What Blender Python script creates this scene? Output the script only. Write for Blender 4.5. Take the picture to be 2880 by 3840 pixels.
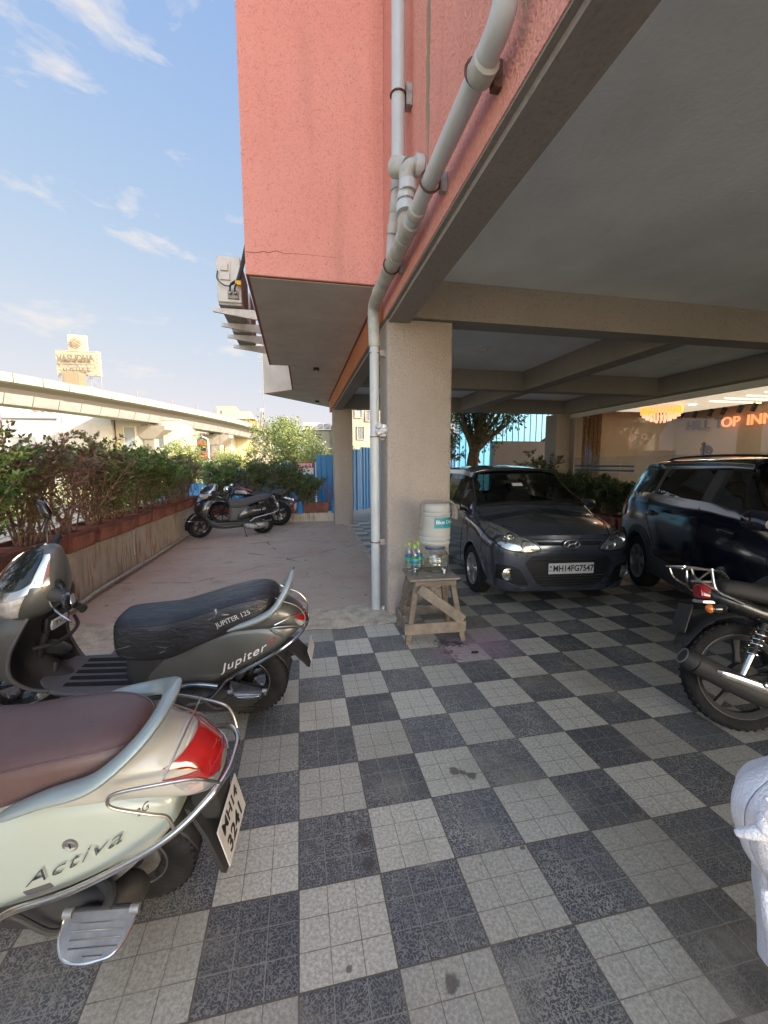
import bpy, bmesh, math, random
from math import sin, cos, pi, radians as R, sqrt
from mathutils import Vector, Matrix, noise
from mathutils.bvhtree import BVHTree
random.seed(7)
for o in list(bpy.data.objects): bpy.data.objects.remove(o)
S = bpy.context.scene
C = S.collection
# ---------------- camera, sky, sun, exposure ----------------
cam = bpy.data.cameras.new('camera'); co = bpy.data.objects.new('camera', cam); C.objects.link(co); S.camera = co
cam.sensor_fit = 'VERTICAL'; cam.sensor_height = 36; cam.lens = 14.449; cam.clip_start = .02; cam.clip_end = 3000
rx = Vector((0.97965618, -0.20066966, -0.00233766)); dn = Vector((-0.02547968, -0.11281902, -0.99328881)); fw = Vector((0.1990592, 0.97314108, -0.11563685))
mw = Matrix((rx, -dn, -fw)).transposed().to_4x4(); mw.translation = (0.0404, -1.0549, 1.5314); co.matrix_world = mw
SUN_AZ, SUN_EL = R(130), R(30)      # azimuth clockwise from +Y
sd = Vector((sin(SUN_AZ)*cos(SUN_EL), cos(SUN_AZ)*cos(SUN_EL), sin(SUN_EL)))
sl = bpy.data.lights.new('sun', 'SUN'); so = bpy.data.objects.new('sun', sl); C.objects.link(so)
sl.energy = 2.0; sl.angle = R(.5); sl.color = (1, .91, .78)
so.rotation_euler = sd.to_track_quat('Z', 'Y').to_euler()
W = bpy.data.worlds.new('World'); S.world = W; W.use_nodes = True
nt = W.node_tree; N = nt.nodes; LK = nt.links; N.clear()
out = N.new('ShaderNodeOutputWorld'); bg = N.new('ShaderNodeBackground'); sky = N.new('ShaderNodeTexSky')
sky.sky_type = 'NISHITA'; sky.sun_disc = False; sky.sun_elevation = SUN_EL; sky.sun_rotation = SUN_AZ
sky.air_density = 1.0; sky.dust_density = 1.0; sky.ozone_density = 1.0; sky.altitude = 300
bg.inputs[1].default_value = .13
tc = N.new('ShaderNodeTexCoord'); mp = N.new('ShaderNodeMapping'); mp.inputs['Scale'].default_value = (1, 1, 2.6)
nz = N.new('ShaderNodeTexNoise'); nz.inputs['Scale'].default_value = 6.5; nz.inputs['Detail'].default_value = 8; nz.inputs['Roughness'].default_value = .58; nz.inputs['Distortion'].default_value = .3
cr = N.new('ShaderNodeValToRGB'); cr.color_ramp.elements[0].position = .56; cr.color_ramp.elements[1].position = .76
cr.color_ramp.elements[0].color = (0, 0, 0, 1); cr.color_ramp.elements[1].color = (.9, .9, .9, 1)
mx = N.new('ShaderNodeMixRGB'); mx.inputs[2].default_value = (1.22, 1.28, 1.36, 1)
LK.new(tc.outputs['Generated'], mp.inputs[0]); LK.new(mp.outputs[0], nz.inputs['Vector']); LK.new(nz.outputs['Fac'], cr.inputs[0])
LK.new(cr.outputs[0], mx.inputs[0]); ad = N.new('ShaderNodeVectorMath'); ad.operation = 'ADD'; ad.inputs[1].default_value = (2.1, 1.25, .22); LK.new(sky.outputs[0], ad.inputs[0])
dv = N.new('ShaderNodeVectorMath'); dv.operation = 'DIVIDE'; LK.new(sky.outputs[0], dv.inputs[0]); LK.new(ad.outputs[0], dv.inputs[1])
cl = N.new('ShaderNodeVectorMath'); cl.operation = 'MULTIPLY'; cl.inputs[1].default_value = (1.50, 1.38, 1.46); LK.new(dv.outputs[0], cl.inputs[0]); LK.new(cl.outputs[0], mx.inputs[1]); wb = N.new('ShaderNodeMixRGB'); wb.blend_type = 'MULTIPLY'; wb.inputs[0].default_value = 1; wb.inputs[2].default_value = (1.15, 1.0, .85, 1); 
gd = N.new('ShaderNodeVectorMath'); gd.operation = 'DOT_PRODUCT'; gd.inputs[1].default_value = (sin(SUN_AZ), cos(SUN_AZ), .25); LK.new(tc.outputs['Generated'], gd.inputs[0])   # sun-side half of the sky, boosted and warmed as added shade fill
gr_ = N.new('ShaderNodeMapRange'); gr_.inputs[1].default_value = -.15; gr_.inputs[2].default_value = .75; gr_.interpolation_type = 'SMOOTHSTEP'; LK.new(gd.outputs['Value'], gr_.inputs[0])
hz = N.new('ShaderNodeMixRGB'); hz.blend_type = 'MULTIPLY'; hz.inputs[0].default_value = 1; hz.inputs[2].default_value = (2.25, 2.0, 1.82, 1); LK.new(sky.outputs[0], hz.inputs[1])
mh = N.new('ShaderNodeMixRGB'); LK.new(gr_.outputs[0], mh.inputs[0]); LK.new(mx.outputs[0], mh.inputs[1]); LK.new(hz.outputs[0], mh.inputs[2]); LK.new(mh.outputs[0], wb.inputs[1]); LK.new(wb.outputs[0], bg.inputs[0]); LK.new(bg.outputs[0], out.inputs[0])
S.view_settings.view_transform = 'Standard'; S.view_settings.look = 'None'; S.view_settings.gamma = 1; S.view_settings.exposure = 2.48
S.render.engine = 'CYCLES'; S.render.resolution_x = 768; S.render.resolution_y = 1024
try: S.cycles.max_bounces = 8; S.cycles.transparent_max_bounces = 12; S.cycles.use_denoising = True
except Exception: pass

# ---------------- materials ----------------
MATS = {}
def mat(name, col, rough=.6, metal=0., var=.0, vs=8., bump=0., bs=40., spec=.5, coat=0., var2=None, det=4.):
    if name in MATS: return MATS[name]
    m = bpy.data.materials.new(name); m.use_nodes = True; t = m.node_tree; b = t.nodes['Principled BSDF']
    b.inputs['Base Color'].default_value = (*col, 1); b.inputs['Roughness'].default_value = rough; b.inputs['Metallic'].default_value = metal
    b.inputs['Specular IOR Level'].default_value = spec
    if coat: b.inputs['Coat Weight'].default_value = coat; b.inputs['Coat Roughness'].default_value = .04
    tc = t.nodes.new('ShaderNodeTexCoord')
    if var:
        n = t.nodes.new('ShaderNodeTexNoise'); n.inputs['Scale'].default_value = vs; n.inputs['Detail'].default_value = det + 3; n.inputs['Roughness'].default_value = .6
        t.links.new(tc.outputs['Object'], n.inputs['Vector'])
        r = t.nodes.new('ShaderNodeValToRGB'); e = r.color_ramp.elements
        e[0].position = .32; e[1].position = .68
        c2 = var2 or tuple(min(1, c*(1+var)) for c in col)
        e[0].color = (*[c*(1-var) for c in col], 1); e[1].color = (*c2, 1)
        t.links.new(n.outputs['Fac'], r.inputs[0]); t.links.new(r.outputs[0], b.inputs['Base Color'])
    if bump:
        n = t.nodes.new('ShaderNodeTexNoise'); n.inputs['Scale'].default_value = bs; n.inputs['Detail'].default_value = det
        t.links.new(tc.outputs['Object'], n.inputs['Vector'])
        u = t.nodes.new('ShaderNodeBump'); u.inputs['Strength'].default_value = bump; u.inputs['Distance'].default_value = .02
        t.links.new(n.outputs['Fac'], u.inputs['Height']); t.links.new(u.outputs[0], b.inputs['Normal'])
    MATS[name] = m; return m
class NG:                                         # tiny node-graph helper
    def __init__(s, name):
        s.m = bpy.data.materials.new(name); s.m.use_nodes = True; s.t = s.m.node_tree; s.b = s.t.nodes['Principled BSDF']; MATS[name] = s.m
        s.tc = s.t.nodes.new('ShaderNodeTexCoord'); s.P = s.tc.outputs['Object']
    def n(s, k, **kw):
        o = s.t.nodes.new(k)
        for a, v in kw.items(): setattr(o, a, v)
        return o
    def set(s, sock, v):
        if hasattr(v, 'is_output') or isinstance(v, bpy.types.NodeSocket): s.t.links.new(v, sock)
        else: sock.default_value = v
    def math(s, op, a, b=0., c=None):
        o = s.n('ShaderNodeMath', operation=op); s.set(o.inputs[0], a); s.set(o.inputs[1], b)
        if c is not None: s.set(o.inputs[2], c)
        return o.outputs[0]
    def mix(s, f, a, b, mode='MIX'):
        o = s.n('ShaderNodeMixRGB', blend_type=mode); s.set(o.inputs[0], f)
        s.set(o.inputs[1], (*a, 1) if isinstance(a, tuple) else a); s.set(o.inputs[2], (*b, 1) if isinstance(b, tuple) else b); return o.outputs[0]
    def noise(s, sc, det=4, vec=None, rough=.55, dist=0.):
        o = s.n('ShaderNodeTexNoise'); o.inputs['Scale'].default_value = sc; o.inputs['Detail'].default_value = det; o.inputs['Roughness'].default_value = rough; o.inputs['Distortion'].default_value = dist
        s.t.links.new(vec or s.P, o.inputs['Vector']); return o.outputs['Fac']
    def vor(s, sc, vec=None, f='F1', out='Distance'):
        o = s.n('ShaderNodeTexVoronoi', feature=f); o.inputs['Scale'].default_value = sc; s.t.links.new(vec or s.P, o.inputs['Vector']); return o.outputs[out]
    def ramp(s, f, a, b, lo=0., hi=1.):
        o = s.n('ShaderNodeMapRange'); s.set(o.inputs[0], f); o.inputs[1].default_value = a; o.inputs[2].default_value = b; o.inputs[3].default_value = lo; o.inputs[4].default_value = hi; return o.outputs[0]
    def xyz(s):
        o = s.n('ShaderNodeSeparateXYZ'); s.t.links.new(s.P, o.inputs[0]); return o.outputs
    def map(s, sc):
        o = s.n('ShaderNodeMapping'); o.inputs['Scale'].default_value = sc; s.t.links.new(s.P, o.inputs[0]); return o.outputs[0]
    def bump(s, h, st=.5, d=.01):
        o = s.n('ShaderNodeBump'); o.inputs['Strength'].default_value = st; o.inputs['Distance'].default_value = d; s.set(o.inputs['Height'], h); s.t.links.new(o.outputs[0], s.b.inputs['Normal'])
    def col(s, c): s.set(s.b.inputs['Base Color'], c)

def glass(name, tint=(.75, .82, .82), refl=1.0, rough=.0, ior=1.5):   # thin sheet: see-through tint plus Fresnel reflection
    m = bpy.data.materials.new(name); m.use_nodes = True; t = m.node_tree; t.nodes.clear()
    o = t.nodes.new('ShaderNodeOutputMaterial'); tr = t.nodes.new('ShaderNodeBsdfTransparent'); g = t.nodes.new('ShaderNodeBsdfGlossy')
    tr.inputs[0].default_value = (*tint, 1); g.inputs['Roughness'].default_value = rough
    lw = t.nodes.new('ShaderNodeLayerWeight'); lw.inputs[0].default_value = .5; pw = t.nodes.new('ShaderNodeMath'); pw.operation = 'POWER'; pw.inputs[1].default_value = 5; t.links.new(lw.outputs['Facing'], pw.inputs[0]); f = t.nodes.new('ShaderNodeMath'); f.operation = 'MULTIPLY_ADD'; f.inputs[1].default_value = .95; f.inputs[2].default_value = .045; t.links.new(pw.outputs[0], f.inputs[0])
    k = t.nodes.new('ShaderNodeMath'); k.operation = 'MULTIPLY'; k.inputs[1].default_value = refl; k.use_clamp = True
    mx = t.nodes.new('ShaderNodeMixShader'); t.links.new(f.outputs[0], k.inputs[0]); t.links.new(k.outputs[0], mx.inputs[0])
    t.links.new(tr.outputs[0], mx.inputs[1]); t.links.new(g.outputs[0], mx.inputs[2]); t.links.new(mx.outputs[0], o.inputs[0])
    MATS[name] = m; return m
def emit(name, col, st):
    m = mat(name, col, .5); b = m.node_tree.nodes['Principled BSDF']; b.inputs['Emission Color'].default_value = (*col, 1); b.inputs['Emission Strength'].default_value = st; return m

# ---------------- geometry helpers ----------------
def cat(P, n=8, closed=False):                      # catmull-rom through tuples of any size
    P = [tuple(map(float, p)) for p in P]; m = len(P); o = []
    rng = range(m) if closed else range(m-1)
    for i in rng:
        g = lambda k: P[k % m] if closed else P[min(max(k, 0), m-1)]
        a, b, c, d = g(i-1), g(i), g(i+1), g(i+2)
        for j in range(n):
            t = j/n; t2 = t*t; t3 = t2*t
            o.append(tuple(.5*(2*b[k]+(c[k]-a[k])*t+(2*a[k]-5*b[k]+4*c[k]-d[k])*t2+(3*b[k]-a[k]-3*c[k]+d[k])*t3) for k in range(len(b))))
    if not closed: o.append(P[-1])
    return o
class MB:
    def __init__(s): s.v = []; s.f = []; s.tag = []
    def add(s, vs, fs, M=None):
        k = len(s.v)
        s.v += [tuple(M @ Vector(v)) if M else tuple(v) for v in vs]; s.f += [tuple(i+k for i in f) for f in fs]; return s
    def box(s, x0, x1, y0, y1, z0, z1, M=None):
        v = [(x, y, z) for z in (z0, z1) for y in (y0, y1) for x in (x0, x1)]
        return s.add(v, [(0,2,3,1), (4,5,7,6), (0,1,5,4), (2,6,7,3), (0,4,6,2), (1,3,7,5)], M)
    def ring(s, rings, closed=True, cap0=True, cap1=True, M=None):
        n = len(rings[0]); v = [p for r in rings for p in r]; f = []
        for i in range(len(rings)-1):
            for j in range(n if closed else n-1):
                a = i*n+j; b = i*n+(j+1) % n; f.append((a, b, b+n, a+n))
        if closed and cap0: f.append(tuple(range(n-1, -1, -1)))
        if closed and cap1: f.append(tuple(range((len(rings)-1)*n, len(rings)*n)))
        return s.add(v, f, M)
    def tube(s, P, r, seg=10, n=0, closed=False, caps=True, flat=1., M=None):
        if n: P = cat(P, n, closed)
        P = [Vector(p[:3]) for p in P]; m = len(P)
        rr = r if isinstance(r, (list, tuple)) else [r]*m
        if len(rr) != m: rr = [rr[min(int(i*(len(rr)-1)/(m-1)), len(rr)-1)]*(1-((i*(len(rr)-1)/(m-1)) % 1))+rr[min(int(i*(len(rr)-1)/(m-1))+1, len(rr)-1)]*((i*(len(rr)-1)/(m-1)) % 1) for i in range(m)]
        rings = []; up = None
        for i, p in enumerate(P):
            a = P[i-1] if i or closed else p; b = P[(i+1) % m] if i < m-1 or closed else p
            t = (b-a).normalized()
            if up is None: up = t.orthogonal().normalized() if abs(t.z) > .95 else Vector((0, 0, 1))
            x = up.cross(t)
            if x.length < 1e-4: x = t.orthogonal()
            x.normalize(); up = t.cross(x).normalized()
            rings.append([p+(x*cos(2*pi*j/seg)+up*sin(2*pi*j/seg)*flat)*rr[i] for j in range(seg)])
        if closed: rings.append(rings[0]); caps = False
        return s.ring(rings, True, caps, caps, M)
    def lathe(s, prof, seg=24, M=None, cap=True):      # (r, z) pairs round the z axis
        return s.ring([[(r*cos(2*pi*j/seg), r*sin(2*pi*j/seg), z) for j in range(seg)] for r, z in prof], True, cap, cap, M)
    def cyl(s, a, b, r, seg=16, r2=None): return s.tube([a, b], [r, r if r2 is None else r2], seg)
    def prism(s, pts, d0, d1, M=None):                 # outline in xy, from z=d0 to z=d1
        a = sum(pts[i][0]*pts[(i+1) % len(pts)][1]-pts[(i+1) % len(pts)][0]*pts[i][1] for i in range(len(pts)))
        if a < 0: pts = pts[::-1]
        return s.ring([[(x, y, d0) for x, y in pts], [(x, y, d1) for x, y in pts]], True, True, True, M)
    def ell(s, c, r, seg=20, rg=12, M=None):
        return s.add([(c[0]+r[0]*sin(pi*i/rg)*cos(2*pi*j/seg), c[1]+r[1]*sin(pi*i/rg)*sin(2*pi*j/seg), c[2]+r[2]*cos(pi*i/rg)) for i in range(rg+1) for j in range(seg)],
                     [(i*seg+j, (i+1)*seg+j, (i+1)*seg+(j+1) % seg, i*seg+(j+1) % seg) for i in range(rg) for j in range(seg)], M)
    def build(s, name, m, parent=None, ang=35, bevel=0, sub=0, loc=None, clean=False):
        me = bpy.data.meshes.new(name); me.from_pydata(s.v, [], s.f); me.validate()
        if clean:
            b = bmesh.new(); b.from_mesh(me); bmesh.ops.remove_doubles(b, verts=b.verts, dist=1e-5); bmesh.ops.recalc_face_normals(b, faces=b.faces); b.to_mesh(me); b.free()
        o = bpy.data.objects.new(name, me); C.objects.link(o)
        me.materials.append(MATS[m] if isinstance(m, str) else m)
        if ang: me.polygons.foreach_set('use_smooth', [True]*len(me.polygons)); me.set_sharp_from_angle(angle=R(ang))
        if loc: o.location = loc
        if parent: o.parent = parent
        if bevel:
            d = o.modifiers.new('b', 'BEVEL'); d.width = bevel; d.segments = 2; d.limit_method = 'ANGLE'; d.angle_limit = R(40)
        if sub: d = o.modifiers.new('s', 'SUBSURF'); d.levels = d.render_levels = sub
        return o
def tagt(o, label, cat, group=None, kind=None):
    if label: o['label'] = label
    if cat: o['category'] = cat
    if group: o['group'] = group
    if kind: o['kind'] = kind
    return o
def thing(name, label, cat, loc=(0, 0, 0), rot=(0, 0, 0), group=None):
    o = bpy.data.objects.new(name, None); C.objects.link(o); o.location = loc; o.rotation_euler = rot; o.empty_display_size = .1
    return tagt(o, label, cat, group)
def struct(o): o['kind'] = 'structure'; return o
def B(x0, x1, y0, y1, z0, z1, name, m, parent=None, bevel=0): return MB().box(x0, x1, y0, y1, z0, z1).build(name, m, parent, 30, bevel)
def copy_tree(o, parent=None):
    c = o.copy(); C.objects.link(c)
    if parent: c.parent = parent
    for ch in list(o.children): copy_tree(ch, c)
    return c
def text_mesh(body, size=1., depth=.01, bevel=0., shear=0., space=1., font=None, align='CENTER', offset=0., xs=1.):
    cu = bpy.data.curves.new('t', 'FONT'); cu.body = body; cu.size = size; cu.extrude = depth/2; cu.bevel_depth = bevel; cu.shear = shear; cu.space_character = space
    cu.align_x = align; cu.align_y = 'CENTER'; cu.offset = offset
    o = bpy.data.objects.new('t', cu); C.objects.link(o); dg = bpy.context.evaluated_depsgraph_get(); dg.update()
    me = bpy.data.meshes.new_from_object(o.evaluated_get(dg)); v = [(p.co.x*xs, p.co.y, p.co.z) for p in me.vertices]; f = [tuple(q.vertices) for q in me.polygons]
    bpy.data.objects.remove(o); bpy.data.curves.remove(cu); bpy.data.meshes.remove(me)
    return v, f
def frame(o, u, v):                                     # matrix with local x=u, y=v, z=u x v at o
    u = Vector(u).normalized(); v = Vector(v); w = u.cross(v).normalized(); v = w.cross(u)
    m = Matrix((u, v, w)).transposed().to_4x4(); m.translation = Vector(o); return m
def text_at(body, o, u, v, size, m, parent, name='lettering', **k):
    vs, fs = text_mesh(body, size, **k); return MB().add(vs, fs, frame(o, u, v)).build(name, m, parent, 30)
def bvh_of(*objs):
    vs = []; fs = []
    for o in objs:
        k = len(vs); vs += [v.co.copy() for v in o.data.vertices]; fs += [tuple(i+k for i in p.vertices) for p in o.data.polygons]
    return BVHTree.FromPolygons(vs, fs)
def wrap(bv, vs, fs, M, off=.003, far=1., sub=0, maxlen=.03):   # lay flat mesh (x,y in plane, z = thickness) on a surface, looking along -z of M
    b = bmesh.new(); bv_ = [b.verts.new(v) for v in vs]
    for f in fs:
        try: b.faces.new([bv_[i] for i in f])
        except ValueError: pass
    if sub:
        bmesh.ops.triangulate(b, faces=b.faces)
        for _ in range(sub):
            ed = [e for e in b.edges if e.calc_length() > maxlen]
            if not ed: break
            bmesh.ops.subdivide_edges(b, edges=ed, cuts=1); bmesh.ops.triangulate(b, faces=[f for f in b.faces if len(f.verts) > 3])
    n = (M.to_3x3() @ Vector((0, 0, 1))).normalized(); last = None; res = []
    b.verts.ensure_lookup_table()
    for v in b.verts:
        p = M @ Vector((v.co.x, v.co.y, 0)); h = bv.ray_cast(p+n*far, -n)
        if h[0] is not None: d = (h[0]-p).dot(n); last = d
        else:
            q = bv.find_nearest(p+n*(last or 0)); d = last if last is not None else ((q[0]-p).dot(n) if q[0] is not None else 0)
        res.append(p+n*(d+off+v.co.z))
    b.verts.index_update(); f2 = [tuple(v.index for v in f.verts) for f in b.faces]; b.free()
    return res, f2
def decal(bv, outline, M, name, m, parent, off=.003, th=.004, maxlen=.03, smooth=0, ang=40):
    if smooth: outline = cat(outline, smooth, True)
    a = sum(outline[i][0]*outline[(i+1) % len(outline)][1]-outline[(i+1) % len(outline)][0]*outline[i][1] for i in range(len(outline)))
    if a < 0: outline = outline[::-1]
    bm = bmesh.new(); vs = [bm.verts.new((x, y, th)) for x, y in outline]; fc = bm.faces.new(vs)
    bmesh.ops.triangulate(bm, faces=[fc])
    for _ in range(7):
        ed = [e for e in bm.edges if e.calc_length() > maxlen]
        if not ed: break
        bmesh.ops.subdivide_edges(bm, edges=ed, cuts=1); bmesh.ops.triangulate(bm, faces=[f for f in bm.faces if len(f.verts) > 3])
    bd = [e for e in bm.edges if e.is_boundary]
    r = bmesh.ops.extrude_edge_only(bm, edges=bd)
    for g in r['geom']:
        if isinstance(g, bmesh.types.BMVert): g.co.z = -.012
    bm.verts.index_update(); V_ = [tuple(v.co) for v in bm.verts]; F_ = [tuple(v.index for v in f.verts) for f in bm.faces]; bm.free()
    v, f = wrap(bv, V_, F_, M, off)
    return MB().add(v, f).build(name, m, parent, ang)
# ---------------- ground materials ----------------
def m_tiles():
    g = NG('tiles'); X, Y, Z = g.xyz()
    fl = lambda s, k: g.math('FLOOR', g.math('DIVIDE', s, k))
    par = g.math('FLOORED_MODULO', g.math('ADD', fl(X, .3), fl(Y, .3)), 2.)      # 0 = pale tile, 1 = dark tile
    def line(s, k, w): return g.math('LESS_THAN', g.math('ABSOLUTE', g.math('SUBTRACT', g.math('FLOORED_MODULO', g.math('ADD', s, k/2), k), k/2)), w)
    cid = g.n('ShaderNodeCombineXYZ'); g.set(cid.inputs[0], fl(X, .3)); g.set(cid.inputs[1], fl(Y, .3))
    wn = g.n('ShaderNodeTexWhiteNoise'); g.t.links.new(cid.outputs[0], wn.inputs['Vector'])
    big = g.noise(1.1, 5); mid = g.noise(6., 5, rough=.65); fine = g.noise(420., 2); gr = g.noise(85., 3, rough=.75)
    # worm-like terrazzo network
    wv = g.noise(88., 2, dist=.0, rough=.4); net = g.ramp(g.math('ABSOLUTE', g.math('SUBTRACT', wv, .5)), .02, .075)
    wear = g.ramp(g.noise(1.7, 4, rough=.6), .42, .62)
    wr2 = g.ramp(g.noise(3.1, 4, rough=.7), .46, .6)
    light = g.mix(g.ramp(gr, .35, .65), (.37, .34, .27), (.66, .60, .485))
    light = g.mix(g.ramp(mid, .3, .75), light, (.47, .445, .375), 'MIX'); light = g.mix(.55, light, g.mix(g.ramp(gr, .4, .62), (.38, .35, .28), (.72, .665, .545)))
    dark = g.mix(net, g.mix(wear, (.24, .235, .225), (.42, .395, .34)), (.068, .070, .074))
    dark = g.mix(g.math('MULTIPLY', wr2, .45), dark, (.15, .145, .135)); dark = g.mix(g.math('MULTIPLY', g.ramp(fine, .62, .75), .35), dark, (.3, .3, .29))
    c = g.mix(par, light, dark)
    tint = g.ramp(wn.outputs['Value'], 0, 1, .74, 1.16); tt = g.n('ShaderNodeCombineXYZ')
    for i in range(3): g.set(tt.inputs[i], tint)
    c = g.mix(1., c, tt.outputs[0], 'MULTIPLY')
    ln = g.math('MAXIMUM', line(X, .1, .0016), line(Y, .1, .0016)); LN = g.math('MAXIMUM', line(X, .3, .0028), line(Y, .3, .0028))
    c = g.mix(g.math('MULTIPLY', ln, g.ramp(mid, .3, .6, .5, 1.)), c, g.mix(par, (.17, .145, .105), (.30, .28, .23)))
    c = g.mix(LN, c, (.13, .105, .075))
    c = g.mix(g.ramp(big, .50, .68, 0, .42), c, (.24, .20, .14)); c = g.mix(g.ramp(g.noise(2.3, 6, rough=.75), .55, .68, 0, .35), c, (.42, .38, .30)); c = g.mix(g.ramp(g.noise(24., 3), .70, .76, 0, .5), c, (.10, .08, .06))
    dv = g.math('SUBTRACT', g.noise(28., 4), .5)
    def spot(x, y, r, col, k, soft=.35, wob=1.):
        nonlocal c
        d = g.n('ShaderNodeVectorMath', operation='DISTANCE'); g.t.links.new(g.P, d.inputs[0]); d.inputs[1].default_value = (x, y, 0)
        e = g.math('ADD', d.outputs['Value'], g.math('MULTIPLY', dv, r*1.6*wob))
        c = g.mix(g.ramp(e, r*(1-soft), r, k, 0), c, col)
    spot(1.55, 2.1, .42, (.42, .27, .34), .62, .8); spot(1.2, 1.95, .22, (.38, .24, .30), .5, .8)
    spot(1.22, 2.17, .10, (.05, .035, .045), .8, .6, 2); spot(1.34, 2.12, .07, (.04, .03, .04), .85, .6, 2); spot(1.20, 1.98, .06, (.10, .075, .06), .7, .5, 2.5); spot(1.19, 1.84, .05, (.12, .10, .07), .6, .5, 3)
    for x, y, r in ((.256, .452, .038), (.262, .345, .030), (.763, .735, .030), (.836, .691, .026), (.80, .72, .02), (.445, -.063, .028), (.485, .663, .010), (.88, .286, .012), (.15, .03, .012), (.6, 1.5, .012)):
        spot(x, y, r, (.075, .06, .045), .75, .3)
    for x, y, r in ((1.208, .461, .11), (.90, .79, .10), (.448, .699, .13), (.481, .369, .10), (.76, .372, .1), (1.1, .62, .12)):
        spot(x, y, r, (.36, .33, .26), .36, .9)
    g.col(c); g.b.inputs['Roughness'].default_value = .5; g.set(g.b.inputs['Roughness'], g.ramp(mid, .3, .7, .42, .66))
    h = g.math('ADD', g.math('MULTIPLY', g.noise(150., 3, rough=.6), .6), g.math('MULTIPLY', g.math('MAXIMUM', ln, LN), -.9)); g.bump(h, .35, .004)
m_tiles()
def m_slab():
    g = NG('red_slab'); a = g.noise(.9, 6, rough=.6); b = g.noise(5., 6, rough=.7); d = g.noise(60., 4)
    c = g.mix(g.ramp(a, .35, .65), (.46, .315, .245), (.48, .39, .30)); c = g.mix(g.ramp(b, .45, .75, 0, .6), c, (.40, .34, .26)); c = g.mix(g.ramp(d, .55, .75, 0, .35), c, (.17, .13, .10))
    st = g.noise(2.2, 5, vec=g.map((1, 2.5, 1)), rough=.7); c = g.mix(g.ramp(st, .58, .70, 0, .75), c, (.22, .205, .165)); c = g.mix(g.ramp(g.noise(1.3, 7, rough=.8), .52, .66, 0, .5), c, (.36, .22, .16)); c = g.mix(g.ramp(g.noise(14., 3), .66, .72, 0, .8), c, (.10, .08, .07)); ck_ = g.vor(.55, vec=None, f='DISTANCE_TO_EDGE'); c = g.mix(g.math('MULTIPLY', g.ramp(ck_, .002, .008, 1, 0), g.ramp(g.noise(1.9, 2), .5, .56)), c, (.12, .10, .08))
    g.col(c); g.b.inputs['Roughness'].default_value = .75; g.bump(g.math('ADD', b, g.math('MULTIPLY', d, .3)), .3, .02)
m_slab()
def m_rust_wall():
    g = NG('rusty_plaster'); v = g.noise(5., 6, vec=g.map((3.2, 3.2, .35)), rough=.65); b = g.noise(3., 6, rough=.65); v2 = g.noise(9., 4, vec=g.map((2.5, 2.5, .25)))
    c = g.mix(g.ramp(b, .35, .65), (.60, .54, .44), (.44, .38, .30)); k1 = g.ramp(g.noise(1.1, 3), .42, .58); c = g.mix(g.math('MULTIPLY', g.ramp(v, .50, .60, 0, .85), k1), c, (.36, .16, .06)); c = g.mix(g.math('MULTIPLY', g.ramp(v2, .58, .66, 0, .8), g.ramp(g.noise(1.7, 2), .45, .6)), c, (.14, .07, .035)); c = g.mix(g.ramp(g.noise(8., 6, rough=.8), .56, .7, 0, .5), c, (.25, .20, .14))
    g.col(c); g.b.inputs['Roughness'].default_value = .85; g.bump(g.noise(30., 5), .4, .01)
m_rust_wall()
def m_stucco(name, col, scale, st, dark=None, drips=(), colb=None, dist=.012):
    g = NG(name); v = g.vor(scale, f='SMOOTH_F1'); n = g.noise(scale*.9, 3, rough=.6); big = g.noise(.8, 5); stk = g.ramp(g.noise(2.2, 6, vec=g.map((1.6, 1.6, .16)), rough=.7), .50, .72, 0, .30); grime = g.ramp(g.noise(1.6, 7, rough=.75), .5, .7, 0, .22)
    c = g.mix(g.ramp(big, .35, .7), col, colb or tuple(x*.86 for x in col)); pit = g.ramp(n, .54, .66, 0, .5)
    c = g.mix(pit, c, dark or tuple(x*.55 for x in col))
    c = g.mix(stk, c, tuple(x*.62 for x in col)); c = g.mix(grime, c, tuple(min(1, x*.8+.06) for x in col))
    X, Y, Z = g.xyz()
    for y0, w, z0 in drips:                        # grey run-down stains below outlets on the wall (along z)
        e = g.math('ABSOLUTE', g.math('SUBTRACT', g.math('ADD', Y, g.math('MULTIPLY', g.math('SUBTRACT', g.noise(9., 3), .5), .06)), y0))
        f = g.math('MULTIPLY', g.ramp(e, w*.5, w, 1, 0), g.ramp(Z, z0, z0+.3, 0, 1)); c = g.mix(g.math('MULTIPLY', f, .8), c, (.27, .24, .17))
    g.col(c); g.b.inputs['Roughness'].default_value = .88; g.b.inputs['Specular IOR Level'].default_value = .25
    g.bump(g.math('ADD', g.math('MULTIPLY', v, .6), g.math('MULTIPLY', n, .8)), st, dist)
m_stucco('pink_stucco', (.72, .31, .25), 75, .8, (.46, .165, .125), ((1.62, .05, 3.40), (.46, .045, 2.95), (1.60, .02, 2.9)), (.77, .36, .29))
m_stucco('tan_stucco', (.45, .395, .35), 60, .8, (.33, .27, .215), dist=.022)
m_stucco('beam_paint', (.31, .28, .25), 40, .15)
m_stucco('orange_band', (.55, .22, .12), 60, .3, (.34, .12, .06))
mat('ceiling_white', (.74, .77, .78), .8, var=.13, vs=.9, bump=.15, bs=30, det=7)
mat('soffit_grey', (.60, .53, .46), .85, var=.12, vs=2.5, bump=.12, bs=50, det=6)
mat('trim_brown', (.30, .10, .065), .8)
mat('rough_concrete', (.45, .39, .30), .92, var=.3, vs=9, bump=.8, bs=45, det=8)
mat('far_concrete', (.27, .26, .24), .9, var=.12, vs=1.2, bump=.2, bs=20)
mat('pvc', (.50, .53, .54), .38, var=.08, vs=3, spec=.5); mat('pvc_dirty', (.42, .42, .38), .5, var=.25, vs=9)
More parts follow.
